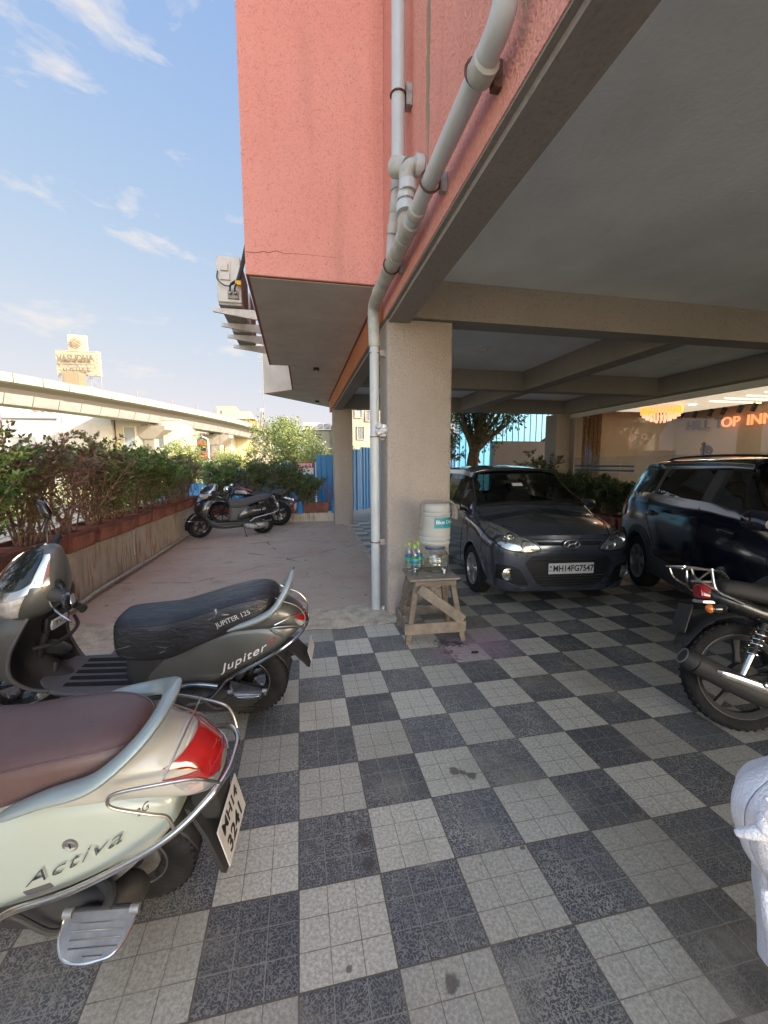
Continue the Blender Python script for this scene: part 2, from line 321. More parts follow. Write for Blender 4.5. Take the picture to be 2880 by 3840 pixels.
mat('rust', (.10, .05, .03), .8, var=.4, vs=40); mat('bracket_steel', (.30, .28, .26), .6, var=.35, vs=25, metal=.3)
mat('terracotta', (.21, .075, .052), .6, var=.4, vs=7, bump=.1, bs=60); mat('soil', (.10, .05, .03), .95, var=.5, vs=30, bump=.8, bs=40)
# ---------------- ground ----------------
tiles = MB(); XT0, XT1 = -9, 13
tiles.add([(-9, -12, 0), (7.6, -12, 0), (7.6, 12, 0), (1.12, 12, 0), (1.12, 3.1, 0), (1.12, 2.68, 0), (-9, 2.62, 0)], [(0, 1, 2, 3, 4, 5, 6)])
struct(tiles.build('floor', 'tiles', ang=0))
e = MB(); n = 60; top = []; bot = []
for i in range(n+1):
    x = -2.5+3.62*i/n; jig = .035*noise.noise((x*4, 0, 0))+.012*noise.noise((x*19, 3, 0))
    bot.append((x, 2.66+jig+.04*(x > .6)*(x-.6), .004)); top.append((x, 3.2, .022))
e.add(bot+[(p[0], p[1]+.03, .016+.008*noise.noise((p[0]*8, 1, 1))) for p in bot]+top, [(i, i+1, n+2+i, n+1+i) for i in range(n)]+[(n+1+i, n+2+i, 2*n+3+i, 2*n+2+i) for i in range(n)])
struct(e.build('kerb_strip', 'rough_concrete', ang=60))
s = MB(); sl_ = [(-2.32, 3.17), (.74, 3.12), (1.05, 3.30), (1.10, 5.4), (1.13, 8.8), (1.02, 9.9), (1.02, 10.2), (-2.32, 10.2)]
s.prism(sl_, -.05, .021); struct(s.build('pavement', 'red_slab', ang=30))
c = MB(); c.prism([(1.03, 3.2), (1.17, 3.3), (1.24, 8.8), (1.16, 10.2), (1.0, 10.2), (1.12, 8.8), (1.09, 5.4), (1.04, 3.3)], -.05, .017); struct(c.build('slab_edge', 'rough_concrete'))
struct(B(-40, 40, 12.0, 12.3, -1.8, -.02, 'terrace_edge', 'far_concrete')); struct(MB().add([(1.1, 9.75, .004), (14, 9.75, .004), (14, 13.6, .006), (1.1, 13.6, .006)], [(0, 1, 2, 3)]).build('concrete_yard', 'far_concrete'))
g = NG('field'); a = g.noise(.25, 6); b = g.noise(3., 5, rough=.7)
cc = g.mix(g.ramp(a, .42, .56), (.24, .25, .07), (.42, .36, .24)); cc = g.mix(g.ramp(b, .4, .7, 0, .7), cc, (.10, .15, .04)); g.col(cc); g.b.inputs['Roughness'].default_value = .95
struct(MB().add([(-700, -400, -1.5), (700, -400, -1.5), (700, 900, -1.5), (-700, 900, -1.5)], [(0, 1, 2, 3)]).build('ground', 'field', ang=0))
mat('asphalt', (.16, .15, .14), .9, var=.15, vs=2); rd = [(-34, -20), (-14, 40), (-2, 90), (14, 90), (2, 40), (-18, -20)]
struct(MB().add([(x, y, -1.46) for x, y in rd], [(0, 5, 4, 1), (1, 4, 3, 2)]).build('road', 'asphalt', ang=0))
# ---------------- the building ----------------
bld = thing('building', 'salmon pink textured stucco building raised on columns over the tiled parking bay', 'building')
PY0, PY1 = -9., 10.2
def P(mb, name, m, bevel=0, ang=30): return mb.build(name, m, bld, ang, bevel)
w = MB()                                                # dense vertical wall so the stains and relief stay on real geometry
w.box(.866, 1.0, PY0, PY1, 2.905, 12); P(w, 'wall', 'pink_stucco')
P(MB().box(1.0, 14, PY0, PY1, 3.45, 12), 'wall', 'pink_stucco')
P(MB().box(.93, 14, PY0, PY1, 3.25, 3.45), 'ceiling', 'ceiling_white')
P(MB().box(.872, 1.125, PY0, 9.7, 2.893, 3.248), 'beam', 'beam_paint'); P(MB().box(.90, 1.10, PY0, 9.7, 2.86, 2.893), 'beam', 'beam_paint')
for y0, y1, z in ((2.855, 3.10, 2.90), (6.22, 6.47, 2.905), (9.28, 9.55, 2.90)): P(MB().box(1.126, 7.2, y0, y1, z, 3.247), 'beam', 'beam_paint')
P(MB().box(4.20, 4.48, 3.101, 6.219, 2.897, 3.246), 'beam', 'beam_paint'); P(MB().box(4.20, 4.48, 6.471, 9.279, 2.897, 3.246), 'beam', 'beam_paint')
P(MB().box(7.2, 7.46, PY0, 9.6, 2.892, 3.2465), 'beam', 'beam_paint')
def column(x0, x1, y0, y1, z1, r=.035):
    pts = []
    for cx, cy, a0 in ((x1-r, y1-r, 0), (x0+r, y1-r, 90), (x0+r, y0+r, 180), (x1-r, y0+r, 270)):
        for k in range(4): a = R(a0+30*k); pts.append((cx+r*cos(a), cy+r*sin(a)))
    return MB().prism(pts, 0, z1)
P(column(.885, 1.545, 2.905, 3.30, 2.892), 'column', 'tan_stucco'); P(column(.885, 1.36, 9.25, 9.66, 2.892), 'column', 'tan_stucco'); P(column(7.03, 7.45, 9.3, 9.85, 2.89), 'column', 'tan_stucco')
P(column(.885, 1.545, -6.4, -6.0, 2.892), 'column', 'tan_stucco'); P(column(7.03, 7.45, -6.4, -6.0, 2.89), 'column', 'tan_stucco')
# projecting bay with soffit
bay = [(-.38, 2.955), (-.41, 6.35), (-.10, 6.345), (-.075, 8.68), (-.74, 9.33), (1.04, 11.5), (1.04, 10.2), (.864, 10.0), (.864, 2.955)]
P(MB().prism(bay[:3]+[(.864, 6.345), (.864, 2.955)], 3.205, 12), 'bay', 'pink_stucco')
P(MB().prism([(-.10, 6.346), (-.075, 8.68), (.864, 8.68), (.864, 6.346)], 3.205, 12), 'bay', 'pink_stucco')
sb = [(-.74, 9.33), (1.04, 11.5), (1.3, 10.2), (.864, 8.681), (-.075, 8.681)]
P(MB().prism(sb, 3.205, 4.42), 'side_wall', 'soffit_grey')
def inset(pts, d):
    o = []; n = len(pts); A = sum(pts[i][0]*pts[(i+1) % n][1]-pts[(i+1) % n][0]*pts[i][1] for i in range(n)); sg = 1 if A > 0 else -1
    for i in range(n):
        a, b, c_ = Vector(pts[i-1]), Vector(pts[i]), Vector(pts[(i+1) % n]); u = (b-a).normalized(); v = (c_-b).normalized()
        n1 = Vector((-u.y, u.x))*sg; n2 = Vector((-v.y, v.x))*sg; k = n1+n2; k = k/k.length_squared*2 if k.length > .1 else n1
        o.append(tuple(b+k*d))
    return o
so_ = [(-.38, 2.955), (-.41, 6.35), (-.10, 6.345), (-.075, 8.68), (-.74, 9.33), (1.04, 11.5), (1.04, 10.25), (.862, 10.2), (.862, 2.955)]
P(MB().prism(so_, 3.196, 3.2045), 'drip_edge', 'trim_brown'); P(MB().prism(inset(so_, .03), 3.19, 3.1955), 'soffit', 'soffit_grey')
P(MB().box(.858, .8655, 2.99, 9.7, 2.9, 3.19), 'band', 'orange_band')
cr_ = [(-.371, 3.386), (-.30, 3.383), (-.218, 3.401), (-.17, 3.396), (-.119, 3.417), (-.08, 3.409), (-.041, 3.399), (.05, 3.408), (.185, 3.411), (.32, 3.409), (.439, 3.406), (.569, 3.401)]
mat('crack_dark', (.20, .06, .04), .9)
P(MB().tube([(x, 2.956, z) for x, z in cr_], [.0038, .004, .0035, .0018, .001], 5), 'crack', 'crack_dark')
# glass front with lobby behind
mat('fascia', (.75, .73, .68), .6); mat('lobby_wall', (.40, .35, .28), .7, var=.08, vs=1.2); mat('lobby_wall_grey', (.60, .60, .58), .6); mat('marble', (.40, .36, .30), .25, var=.2, vs=2)
mat('brown_curtain', (.16, .10, .05), .8, var=.5, vs=18); glass('front_glass', (.92, .95, .95), 2.0); 
mf = bpy.data.materials.new('frosted'); mf.use_nodes = True; b_ = mf.node_tree.nodes['Principled BSDF']; b_.inputs['Base Color'].default_value = (.42, .50, .50, 1); b_.inputs['Roughness'].default_value = .35; b_.inputs['Alpha'].default_value = .30; MATS['frosted'] = mf
mat('blue_stripe', (.03, .16, .28), .5)
P(MB().box(7.46, 7.56, PY0, 9.6, 2.785, 3.2), 'fascia', 'fascia')
sf = MB().box(7.54, 7.56, PY0, 9.55, .05, .14).build('shopfront', 'fascia', bld, 30)
jn = [9.52, 8.784, 7.429, 6.442, 5.395, 4.1, 2.8, 1.5, .2, -1.1, -2.5]
for a, b in zip(jn, jn[1:]):
    MB().add([(7.505, b+.006, .14), (7.505, a-.006, .14), (7.505, a-.006, 2.784), (7.505, b+.006, 2.784)], [(0, 1, 2, 3)]).build('glass_pane', 'front_glass', sf, 0)
    MB().add([(7.4985, b+.008, .3), (7.4985, a-.008, .3), (7.4985, a-.008, 1.7), (7.4985, b+.008, 1.7)], [(0, 1, 2, 3)]).build('frosted_film', 'frosted', sf, 0)
for z0, z1 in ((1.45, 1.49), (1.345, 1.385)): MB().box(7.489, 7.493, 7.0, 9.06, z0, z1).build('stripe', 'blue_stripe', sf, 0)
P(MB().box(7.46, 7.7, 9.10, 9.30, 0, 2.784), 'pillar', 'tan_stucco')
P(MB().box(7.56, 13, 9.56, 9.7, 0, 3.2), 'wall', 'lobby_wall'); P(MB().box(11.2, 11.4, PY0, 9.56, 0, 3.24), 'wall', 'lobby_wall')
P(MB().box(7.57, 11.2, PY0, 9.56, -.02, .02), 'lobby_floor', 'marble'); P(MB().box(7.57, 11.2, PY0, 9.56, 3.0, 3.1), 'lobby_ceiling', 'lobby_wall_grey')
P(MB().box(7.57, 11.2, PY0-.1, PY0, 0, 3.24), 'wall', 'lobby_wall')
cu = MB()
for i in range(9): cu.cyl((8.0+.07*i, 9.5-.02*(i % 2), .05), (8.0+.07*i, 9.5-.02*(i % 2), 2.95), .045, 8)
P(cu, 'curtain', 'brown_curtain')
P(MB().box(11.14, 11.2, 5.6, 6.9, .8, 2.4), 'panel', 'lobby_wall_grey')
emit('lamp_white', (1, .97, .9), 4.); emit('lamp_warm', (1, .70, .35), 1.6); emit('letter_lit_orange', (1, .26, .10), .32)
mat('black_metal', (.012, .012, .013), .5); mat('letter_dimmed', (.10, .085, .07), .5)
for x, y in ((8.128, 7.513), (8.207, 6.284), (9.6, 7.6), (9.6, 4.5), (8.2, 4.2)):
    t = thing('downlight', {7.513: 'round white recessed downlight nearer the left edge of the lobby glass', 6.284: 'round white recessed downlight between the chandelier and the spotlights'}.get(y, {7.6: 'round white recessed downlight deeper inside the lobby, over the lettering end', 4.5: 'round white recessed downlight deep inside the lobby, nearest the right edge', 4.2: 'round white recessed downlight close behind the glass above the dark car'}.get(y)), 'ceiling light', (x, y, 2.995), group='lobby downlights')
    MB().lathe([(.10, 0), (.10, -.012), (.085, -.016)], 20).build('rim', 'fascia', t); MB().lathe([(.082, -.0165), (.082, -.019)], 20).build('diffuser', 'lamp_white', t)
for i, (y, x0) in enumerate(((7.15, 9.6), (6.72, 9.5), (6.33, 9.6), (5.9, 9.5))):
    tagt(MB().box(x0, x0+1.5, y-.012, y+.012, 2.985, 2.998).build('strip_light', 'lamp_warm', ang=0), 'thin warm strip light across the lobby ceiling, ' + ('lowest one in the picture', 'second from the bottom', 'third from the bottom', 'topmost one')[i], 'ceiling light', 'warm ceiling strips in the lobby')
ch = thing('chandelier', 'amber crystal chandelier glowing behind the lobby glass', 'chandelier', (9.2, 8.1, 2.995)); mat('crystal_pale', (.75, .42, .22), .2); emit('crystal_amber', (1, .34, .05), .30); emit('crystal_rose', (1, .45, .28), .25)
MB().lathe([(.34, 0), (.34, -.03)], 24).build('mount', 'black_metal', ch)
c1_ = MB(); c2_ = MB()
for k in range(40):
    a = 2*pi*k/40; c1_.cyl((.44*cos(a), .44*sin(a), -.03), (.44*cos(a), .44*sin(a), -.20), .02, 5)
for rr, z0, z1 in ((.40, -.20, -.27), (.32, -.25, -.33), (.22, -.31, -.38), (.1, -.35, -.42)):
    for k in range(int(80*rr)): a = 2*pi*k/int(80*rr); c2_.cyl((rr*cos(a), rr*sin(a), z0), (rr*cos(a), rr*sin(a), z1), .018, 5)
c1_.build('upper_tier', 'crystal_amber', ch); c2_.build('lower_tier', 'crystal_rose', ch)
for i, y in enumerate((9.07, 8.637, 8.184, 7.839, 7.424, 7.108)):
    o = ('leftmost', 'second from left', 'third from left', 'fourth from left', 'fifth from left', 'rightmost')[i]
    t = thing('spotlight', f'black ceiling spotlight aimed at the wall lettering, {o} of the row', 'spotlight', (10.85, y, 2.998), group='black spotlights over the lettering')
    MB().box(-.02, .02, -.02, .02, -.05, 0).build('mount', 'black_metal', t); MB().lathe([(.055, -.09), (.055, .09)], 14, Matrix.Translation((0, 0, -.12)) @ Matrix.Rotation(R(25), 4, 'X')).build('can', 'black_metal', t)
sg = thing('wall_lettering', 'raised capital letters HILL TOP INN on the lobby wall', 'sign')
M0 = frame((11.13, 9.1, 2.60), (0, -1, 0), (0, 0, 1))
def lett(s, y, m): v, f = text_mesh(s, .36, depth=.03, bevel=.004, align='LEFT'); MB().add(v, f, frame((11.12, y, 2.60), (0, -1, 0), (0, 0, 1))).build('lettering', m, sg)
lett('HILL', 9.12, 'letter_dimmed'); lett('T', 8.28, 'letter_dimmed'); lett('OP', 8.10, 'letter_lit_orange'); lett('INN', 7.46, 'letter_lit_orange')  # one sign: glass-reflection dimming and orange light put into two letter materials
# lobby light (the photo shows the lamps lit)
la = bpy.data.lights.new('lobby_lamp', 'AREA'); la.shape = 'RECTANGLE'; la.size = 2.2; la.size_y = 8; la.energy = 8; la.color = (1, .82, .6); lo = bpy.data.objects.new('lobby_lamp', la); C.objects.link(lo); lo.location = (9.6, 5., 2.96); lo.visible_camera = True
# detectors and soffit lamps
mat('white_plastic', (.62, .62, .60), .45)
for i, (x, y) in enumerate(((2.78, 4.9), (6.3, 5.0))):
    t = thing('smoke_detector', ('round white ceiling fitting just behind the first cross beam, above the hatchback', 'round dark ceiling fitting in the bay nearer the glass front')[i], 'ceiling fitting', (x, y, 3.25), group='round ceiling fittings')
    MB().lathe([(.13, 0), (.13, -.012), (.10, -.03)], 24).build('base', 'white_plastic', t); MB().lathe([(.07, -.0305), (.06, -.05), (.03, -.056)], 20).build('cover', 'white_plastic', t)
for i, (x, y) in enumerate(((.37, 6.39), (.545, 10.13))):
    t = thing('soffit_lamp', ('small black square lamp under the pink bay, the nearer of two', 'small black square lamp under the far end of the soffit')[i], 'lamp', (x, y, 3.19), group='black soffit lamps')
    MB().box(-.05, .05, -.05, .05, -.05, 0).build('housing', 'black_metal', t, bevel=.004); MB().lathe([(.03, -.0505), (.025, -.056)], 14).build('lens', 'white_plastic', t)
# ---------------- pipes ----------------
def elbow(a, b, c_, r=.05, n=8):                        # rounded corner through b
    a, b, c_ = Vector(a), Vector(b), Vector(c_); u = (a-b).normalized(); v = (c_-b).normalized(); return [tuple((1-t)**2*(b+u*r)+2*t*(1-t)*b+t*t*(b+v*r)) for t in [i/n for i in range(n+1)]]
PX = .772; r0 = .045
def collar(mb, p, d, r=.062, h=.05): d = Vector(d).normalized(); p = Vector(p); mb.tube([p-d*h, p-d*h*.8, p+d*h*.8, p+d*h], [r*.97, r, r, r*.97], 20)
dp = thing('drainpipe', 'grey PVC drainpipe running along the pink wall and down the corner of the column', 'drainpipe')
pp = MB(); pts = [(PX, .40, 7.), (PX, .40, 3.25)]+elbow((PX, .40, 3.3), (PX, .40, 3.06), (PX, .9, 3.06), .13)+[(PX, 1.7, 3.045)]
pp.tube(pts, r0, 20); pp.build('sloping_pipe', 'pvc', dp)
MB().tube([(PX, 1.66, 3.045), (PX, 2.90, 3.04)], .056, 20).build('wide_pipe', 'pvc_dirty', dp)
MB().tube([(PX, 2.80, 3.04)]+elbow((PX, 2.7, 3.04), (PX, 3.02, 3.03), (PX+.01, 3.02, 2.6), .12)+[(PX+.01, 3.02, 2.7)], .056, 20).build('elbow', 'pvc_dirty', dp)
MB().tube([(PX+.01, 3.02, 2.75), (PX+.012, 3.03, 1.4), (PX+.022, 3.06, .02)], .0465, 22).build('downpipe', 'pvc', dp)
def col1(par, m, *a): k = MB(); collar(k, *a); k.build('collar', m, par)
for y in (.60, 1.52, 1.66, 1.84, 2.08, 2.32, 2.72): col1(dp, 'pvc_dirty', (PX, y, 3.043), (0, 1, 0), .061 if y > 1.6 else .054, .035)
col1(dp, 'pvc_dirty', (PX, .40, 3.35), (0, 0, 1), .054, .04); col1(dp, 'pvc_dirty', (PX+.01, 3.02, 2.72), (0, 0, 1), .056, .06)
def clamp(parent, y, z, vert=False, m='bracket_steel', px=PX, wallx=.865, r=.056):
    b = MB(); b.box(px+.055, wallx, y-.02, y+.02, z-.05, z+.05) if not vert else b.box(px+.05, wallx, y-.035, y+.035, z-.07, z+.07)
    b.build('bracket', m, parent, bevel=.003)
    ring = [(px+r*cos(2*pi*i/20), y, z+r*sin(2*pi*i/20)) for i in range(20)] if not vert else [(px+r*cos(2*pi*i/20), y+r*sin(2*pi*i/20), z) for i in range(20)]
    MB().tube(ring, .006, 6, closed=True).build('clamp_ring', 'rust', parent)
clamp(dp, .64, 3.06, m='rust'); clamp(dp, 1.26, 3.05); clamp(dp, 2.21, 3.043, r=.063); 
for z in (2.60, 1.80, .74): 
    MB().tube([(PX+.012+.050*cos(2*pi*i/20), 3.03+.050*sin(2*pi*i/20), z) for i in range(20)], .005, 6, closed=True).build('clamp_ring', 'rust', dp); MB().box(PX+.06, .885, 3.0, 3.03, z-.03, z+.03).build('bracket', 'bracket_steel', dp)
vp = thing('drainpipe', 'tall straight pale grey pipe rising beside the inner corner of the pink bay', 'drainpipe')
MB().tube([(PX, 2.0, 7.), (PX, 2.0, 3.48)]+cat([(PX, 2.0, 3.46), (PX, 2.03, 3.38), (PX, 2.10, 3.27), (PX, 2.16, 3.18), (PX, 2.2, 3.06)], 5), .047, 22).build('pipe', 'pvc', vp)
for y, z in ((2.0, 3.47), (2.05, 3.36), (2.11, 3.25)): col1(vp, 'pvc_dirty', (PX, y, z), (0, -.35 if z < 3.45 else 0, 1), .054, .03)
clamp(vp, 2.0, 4.05, True, 'bracket_steel', r=.053)
bp = thing('pipe_branch', 'short dirty PVC bend coming out of the wall into the sloping pipe', 'pipe')
MB().tube([(.87, 1.70, 3.42), (.80, 1.70, 3.42)]+elbow((.85, 1.70, 3.42), (PX-.01, 1.72, 3.42), (PX-.01, 1.74, 3.1), .06)+[(PX-.01, 1.75, 3.2), (PX, 1.82, 3.06)], .050, 20).build('bend', 'pvc_dirty', bp)
for a_ in (((.835, 1.70, 3.42), (1, 0, 0), .062, .025), ((PX-.01, 1.74, 3.25), (0, 0, 1), .057, .02), ((PX-.012, 1.745, 3.18), (0, .2, 1), .061, .03), ((PX-.005, 1.715, 3.30), (0, 0, 1), .055, .03)): col1(bp, 'pvc', *a_)
MB().cyl((PX+.01, 1.78, 3.45), (PX-.06, 1.86, 3.50), .062, 20).build('cleanout_cap', 'pvc_dirty', bp)
# paper / foil ball caught behind the pipe
mat('foil', (.62, .62, .63), .4, metal=.3, var=.45, vs=45)
f = MB(); f.ell((.848, 2.975, 1.862), (.068, .055, .066), 26, 18); f.v = [tuple(Vector(v)+(Vector(v)-Vector((.848, 2.975, 1.862)))*.45*noise.noise(Vector(v)*34)) for v in f.v]
tagt(f.build('crumpled_foil', 'foil', ang=20), 'crumpled silvery paper ball stuck between pipe and column', 'litter')
tagt(MB().lathe([(.014, 0), (.014, .03), (.011, .033)], 14).build('bottle_cap', 'white_plastic', loc=(.86, 2.99, .036)), 'white bottle cap on the concrete beside the column foot', 'bottle cap')
# ---------------- two-wheelers ----------------
def m_paint(name, col, rough=.3, metal=0., dust=.25, dcol=(.25, .23, .2), coat=.6, ds=6.):
    g = NG(name); n = g.noise(ds, 6, rough=.7); n2 = g.noise(70., 3)
    X, Y, Z = g.xyz()
    c = g.mix(g.math('MULTIPLY', g.ramp(n, .25, .90), dust), col, dcol); c = g.mix(g.math('MULTIPLY', g.ramp(n2, .62, .72), dust*.6), c, dcol)
    g.col(c); g.set(g.b.inputs['Roughness'], g.ramp(n, .3, .75, rough*.92, min(1, rough*1.2+.03))); g.b.inputs['Metallic'].default_value = metal
    g.b.inputs['Coat Weight'].default_value = coat; g.b.inputs['Coat Roughness'].default_value = .08
    return name
m_paint('mint_paint', (.40, .455, .395), .32, 0, .22, (.38, .36, .30)); m_paint('silver_green', (.30, .36, .345), .38, .35, .25, (.3, .3, .27))
m_paint('pearl_white', (.46, .46, .41), .35, 0, .3, (.40, .36, .28)); m_paint('graphite_paint', (.075, .080, .075), .42, .35, .4, (.15, .145, .13)); m_paint('rail_silver', (.34, .38, .375), .35, .4, .3, (.25, .25, .23))
m_paint('black_paint', (.012, .013, .014), .25, 0, .25, (.06, .055, .05)); m_paint('matt_black', (.022, .022, .023), .6, 0, .5, (.07, .065, .058), 0)
m_paint('grey_plastic', (.085, .083, .085), .6, 0, .5, (.15, .14, .13), 0)
mat('chrome', (.62, .62, .60), .13, 1., var=.12, vs=12); mat('steel', (.50, .48, .44), .3, 1., var=.2, vs=20); mat('cast_metal', (.30, .30, .29), .5, .7, var=.3, vs=14)
mat('rubber', (.017, .017, .018), .85, spec=.25, var=.4, vs=14, bump=.25, bs=70); mat('grip', (.014, .014, .015), .6, bump=.5, bs=160)
mat('red_lens', (.36, .010, .010), .12, coat=1.); mat('clear_lens', (.48, .47, .44), .08, .35, coat=1., var=.3, vs=40); mat('orange_lens', (.75, .20, .02), .2, coat=1.); mat('smoke_lens', (.012, .014, .015), .06, coat=1.)
mat('pink_lens', (.55, .42, .38), .15, .2, coat=1., var=.15, vs=14)
mat('plate_white', (.66, .66, .64), .4, var=.1, vs=9); mat('ink', (.012, .012, .014), .5); mat('badge_red', (.35, .03, .03), .4); mat('emblem', (.55, .55, .54), .2, .9); mat('print_grey', (.42, .43, .43), .6)
def m_leather(name, col, top, rough=.42, wr=.0, tear=False):
    g = NG(name); n = g.noise(5., 6, rough=.65); f = g.noise(260., 3)
    c = g.mix(g.ramp(n, .35, .7), col, top)
    if tear:
        v = g.vor(3.2, vec=g.map((1., 2.4, 3.)), f='DISTANCE_TO_EDGE'); X, Y, Z = g.xyz()
        e = g.math('MULTIPLY', g.ramp(v, .004, .012, 1, 0), g.ramp(g.noise(6., 3), .55, .6)); c = g.mix(g.math('MULTIPLY', e, .7), c, (.45, .44, .42))
    g.col(c); g.set(g.b.inputs['Roughness'], g.ramp(n, .3, .7, rough*.85, rough*1.3)); h = g.math('MULTIPLY', f, .35)
    if wr: h = g.math('ADD', h, g.math('MULTIPLY', g.noise(7., 4, vec=g.map((1.2, 3., 3.)), rough=.6, dist=1.2), wr))
    g.bump(h, .35, .008)
m_leather('brown_leather', (.080, .043, .038), (.115, .072, .066), .36); m_leather('black_vinyl', (.014, .014, .016), (.026, .027, .030), .34, 4., True); m_leather('grey_seat', (.055, .052, .055), (.08, .076, .078), .7)
class Loft:
    # stations along x: (x, z_bottom, z_top, half width bottom, half width top, exponent); along z: (z, x centre, x radius front, x radius back, y radius, exponent)
    def __init__(s, st, kind='x', dens=8, asy=None): s.k = kind; s.st = st; s.m = len(st)-1; s.asy = asy
    def sta(s, t):
        u = min(max(t, 0), 1)*s.m; i = min(int(u), s.m-1); f = u-i; P_ = s.st; g = lambda k: P_[min(max(k, 0), s.m)]
        a, b, c, d = g(i-1), g(i), g(i+1), g(i+2); t2 = f*f; t3 = t2*f
        return [.5*(2*b[k]+(c[k]-a[k])*f+(2*a[k]-5*b[k]+4*c[k]-d[k])*t2+(3*b[k]-a[k]-3*c[k]+d[k])*t3) for k in range(len(b))]
    def pt(s, t, th):
        q = s.sta(t); c_, s_ = cos(th), sin(th)
        if s.k == 'x':
            x, zb, zt, wb, wt, e = q[:6]; e = max(e, 1.2); cy = math.copysign(abs(c_)**(2/e), c_); cz = math.copysign(abs(s_)**(2/e), s_)
            w = wb+(wt-wb)*(cz+1)/2; y0 = q[6] if len(q) > 6 else 0
            return Vector((x, y0+max(w, .001)*cy, (zb+zt)/2+(zt-zb)/2*cz))
        z, xc, rf, rb, ry, e = q[:6]; cx = math.copysign(abs(c_)**(2/e), c_); cy = math.copysign(abs(s_)**(2/e), s_)
        return Vector((xc+(rf if c_ > 0 else rb)*cx, max(ry, .001)*cy, z))
    def nrm(s, t, th):
        a = s.pt(min(t+.004, 1), th)-s.pt(max(t-.004, 0), th); b = s.pt(t, th+.03)-s.pt(t, th-.03); n = a.cross(b)
        if n.length < 1e-9: return Vector((0, 0, 1))
        n.normalize(); q = s.sta(t); c = Vector((q[0], 0, (q[1]+q[2])/2)) if s.k == 'x' else Vector((q[1], 0, q[0]))
        return n if n.dot(s.pt(t, th)-c) > 0 else -n
    def mb(s, ns=40, nt_=40): return MB().ring([[s.pt(i/ns, 2*pi*j/nt_) for j in range(nt_)] for i in range(ns+1)])
    def patch(s, a, b, t0, t1, off=.004, n=24, m=16, thick=.012):   # between station curves a(theta), b(theta), angles t0..t1
        fa = a if callable(a) else (lambda u: a); fb = b if callable(b) else (lambda u: b); g = []
        for j in range(m+1):
            u = j/m; th = t0+(t1-t0)*u; A, B_ = fa(u), fb(u)
            g.append([(A+(B_-A)*i/n, th) for i in range(n+1)])
        vs = []; fs = []
        for row in g:
            for t, th in row: vs.append(s.pt(t, th)+s.nrm(t, th)*off)
        W_ = n+1
        fs = [(j*W_+i, j*W_+i+1, (j+1)*W_+i+1, (j+1)*W_+i) for j in range(m) for i in range(n)]
        bd = [i for i in range(W_)]+[j*W_+n for j in range(1, m+1)]+[m*W_+i for i in range(n-1, -1, -1)]+[j*W_ for j in range(m-1, 0, -1)]
        k = len(vs); fl = [x for row in g for x in row]
        for i in bd: t, th = fl[i]; vs.append(s.pt(t, th)+s.nrm(t, th)*(off-thick))
        L_ = len(bd); fs += [(bd[i], bd[(i+1) % L_], k+(i+1) % L_, k+i) for i in range(L_)]
        r = MB(); r.add(vs, fs); return r
RY = Matrix.Rotation(R(90), 4, 'X')                     # lathe axis z -> y
def wheel(parent, loc, r, w, rim, n, m='black_paint', M=None, style='star', lip='black_paint', spw=.03, clean=True):
    T = Matrix.Translation(loc) @ RY if M is None else M @ Matrix.Translation(loc) @ RY
    ty = MB(); pr = [(rim, -w*.36), (rim+.012, -w*.42)]
    for k in range(11): a = -pi/2+pi*k/10; pr.append((r-w*.42+w*.42*cos(a)**.8 if 0 < k < 10 else r-w*.42, w*.5*sin(a)))
    pr += [(rim+.012, w*.42), (rim, w*.36)]
    ty.lathe(pr, 56, T, cap=False)
    for sgn in (-1, 1):                                # tread blocks
        for k in range(44):
            a = 2*pi*k/44; b = MB().box(r-.012, r-.001, -.006, .006, .06*w, .36*w, None)
            ty.add([(v[0], v[1], v[2]*sgn) for v in b.v], b.f, T @ Matrix.Rotation(a+.04*sgn, 4, 'Z') @ Matrix.Rotation(.0, 4, 'X'))
    wh = MB(); wh.lathe([(rim-.002, -w*.38), (rim+.006, -w*.40), (rim+.006, -w*.3), (rim-.018, -w*.22), (rim-.018, w*.22), (rim+.006, w*.3), (rim+.006, w*.40), (rim-.002, w*.38), (rim-.026, w*.16), (rim-.026, -w*.16), (rim-.002, -w*.38)], 48, T, cap=False)
    wh.lathe([(.012, -w*.42), (.045, -w*.36), (.05, -.02), (.05, .02), (.045, w*.36), (.012, w*.42)], 24, T)
    for k in range(n):
        a = 2*pi*k/n+.3; q = T @ Matrix.Rotation(a, 4, 'Z')
        if style == 'star':
            wh.add(*(lambda b: (b.v, b.f))(MB().ring([[(.03, -spw*.9, -.013), (.03, spw*.9, -.013), (.03, spw*.9, .013), (.03, -spw*.9, .013)], [(rim*.55, -spw*.45, -.012), (rim*.55, spw*.45, -.012), (rim*.55, spw*.45, .012), (rim*.55, -spw*.45, .012)], [(rim-.018, -spw*.8, -.012), (rim-.018, spw*.8, -.012), (rim-.018, spw*.8, .012), (rim-.018, -spw*.8, .012)]])), q)
        else:
            for sg in (-1, 1):
                wh.add(*(lambda b: (b.v, b.f))(MB().ring([[(.03, -.012, -.013), (.03, .012, -.013), (.03, .012, .013), (.03, -.012, .013)], [(rim*.5, sg*.006-.009, -.011), (rim*.5, sg*.006+.009, -.011), (rim*.5, sg*.006+.009, .011), (rim*.5, sg*.006-.009, .011)], [(rim-.018, sg*spw*1.6-.009, -.01), (rim-.018, sg*spw*1.6+.009, -.01), (rim-.018, sg*spw*1.6+.009, .01), (rim-.018, sg*spw*1.6-.009, .01)]])), q)
    o = wh.build('wheel', m, parent, 35); ty.build('tyre', 'rubber', o, 40)
    for sg in (-1, 1): MB().tube([T @ Vector(((rim+.004)*cos(2*pi*k/48), (rim+.004)*sin(2*pi*k/48), sg*w*.40)) for k in range(48)], .0028, 6, closed=True).build('rim_lip', 'cast_metal', o, 60)
    return o
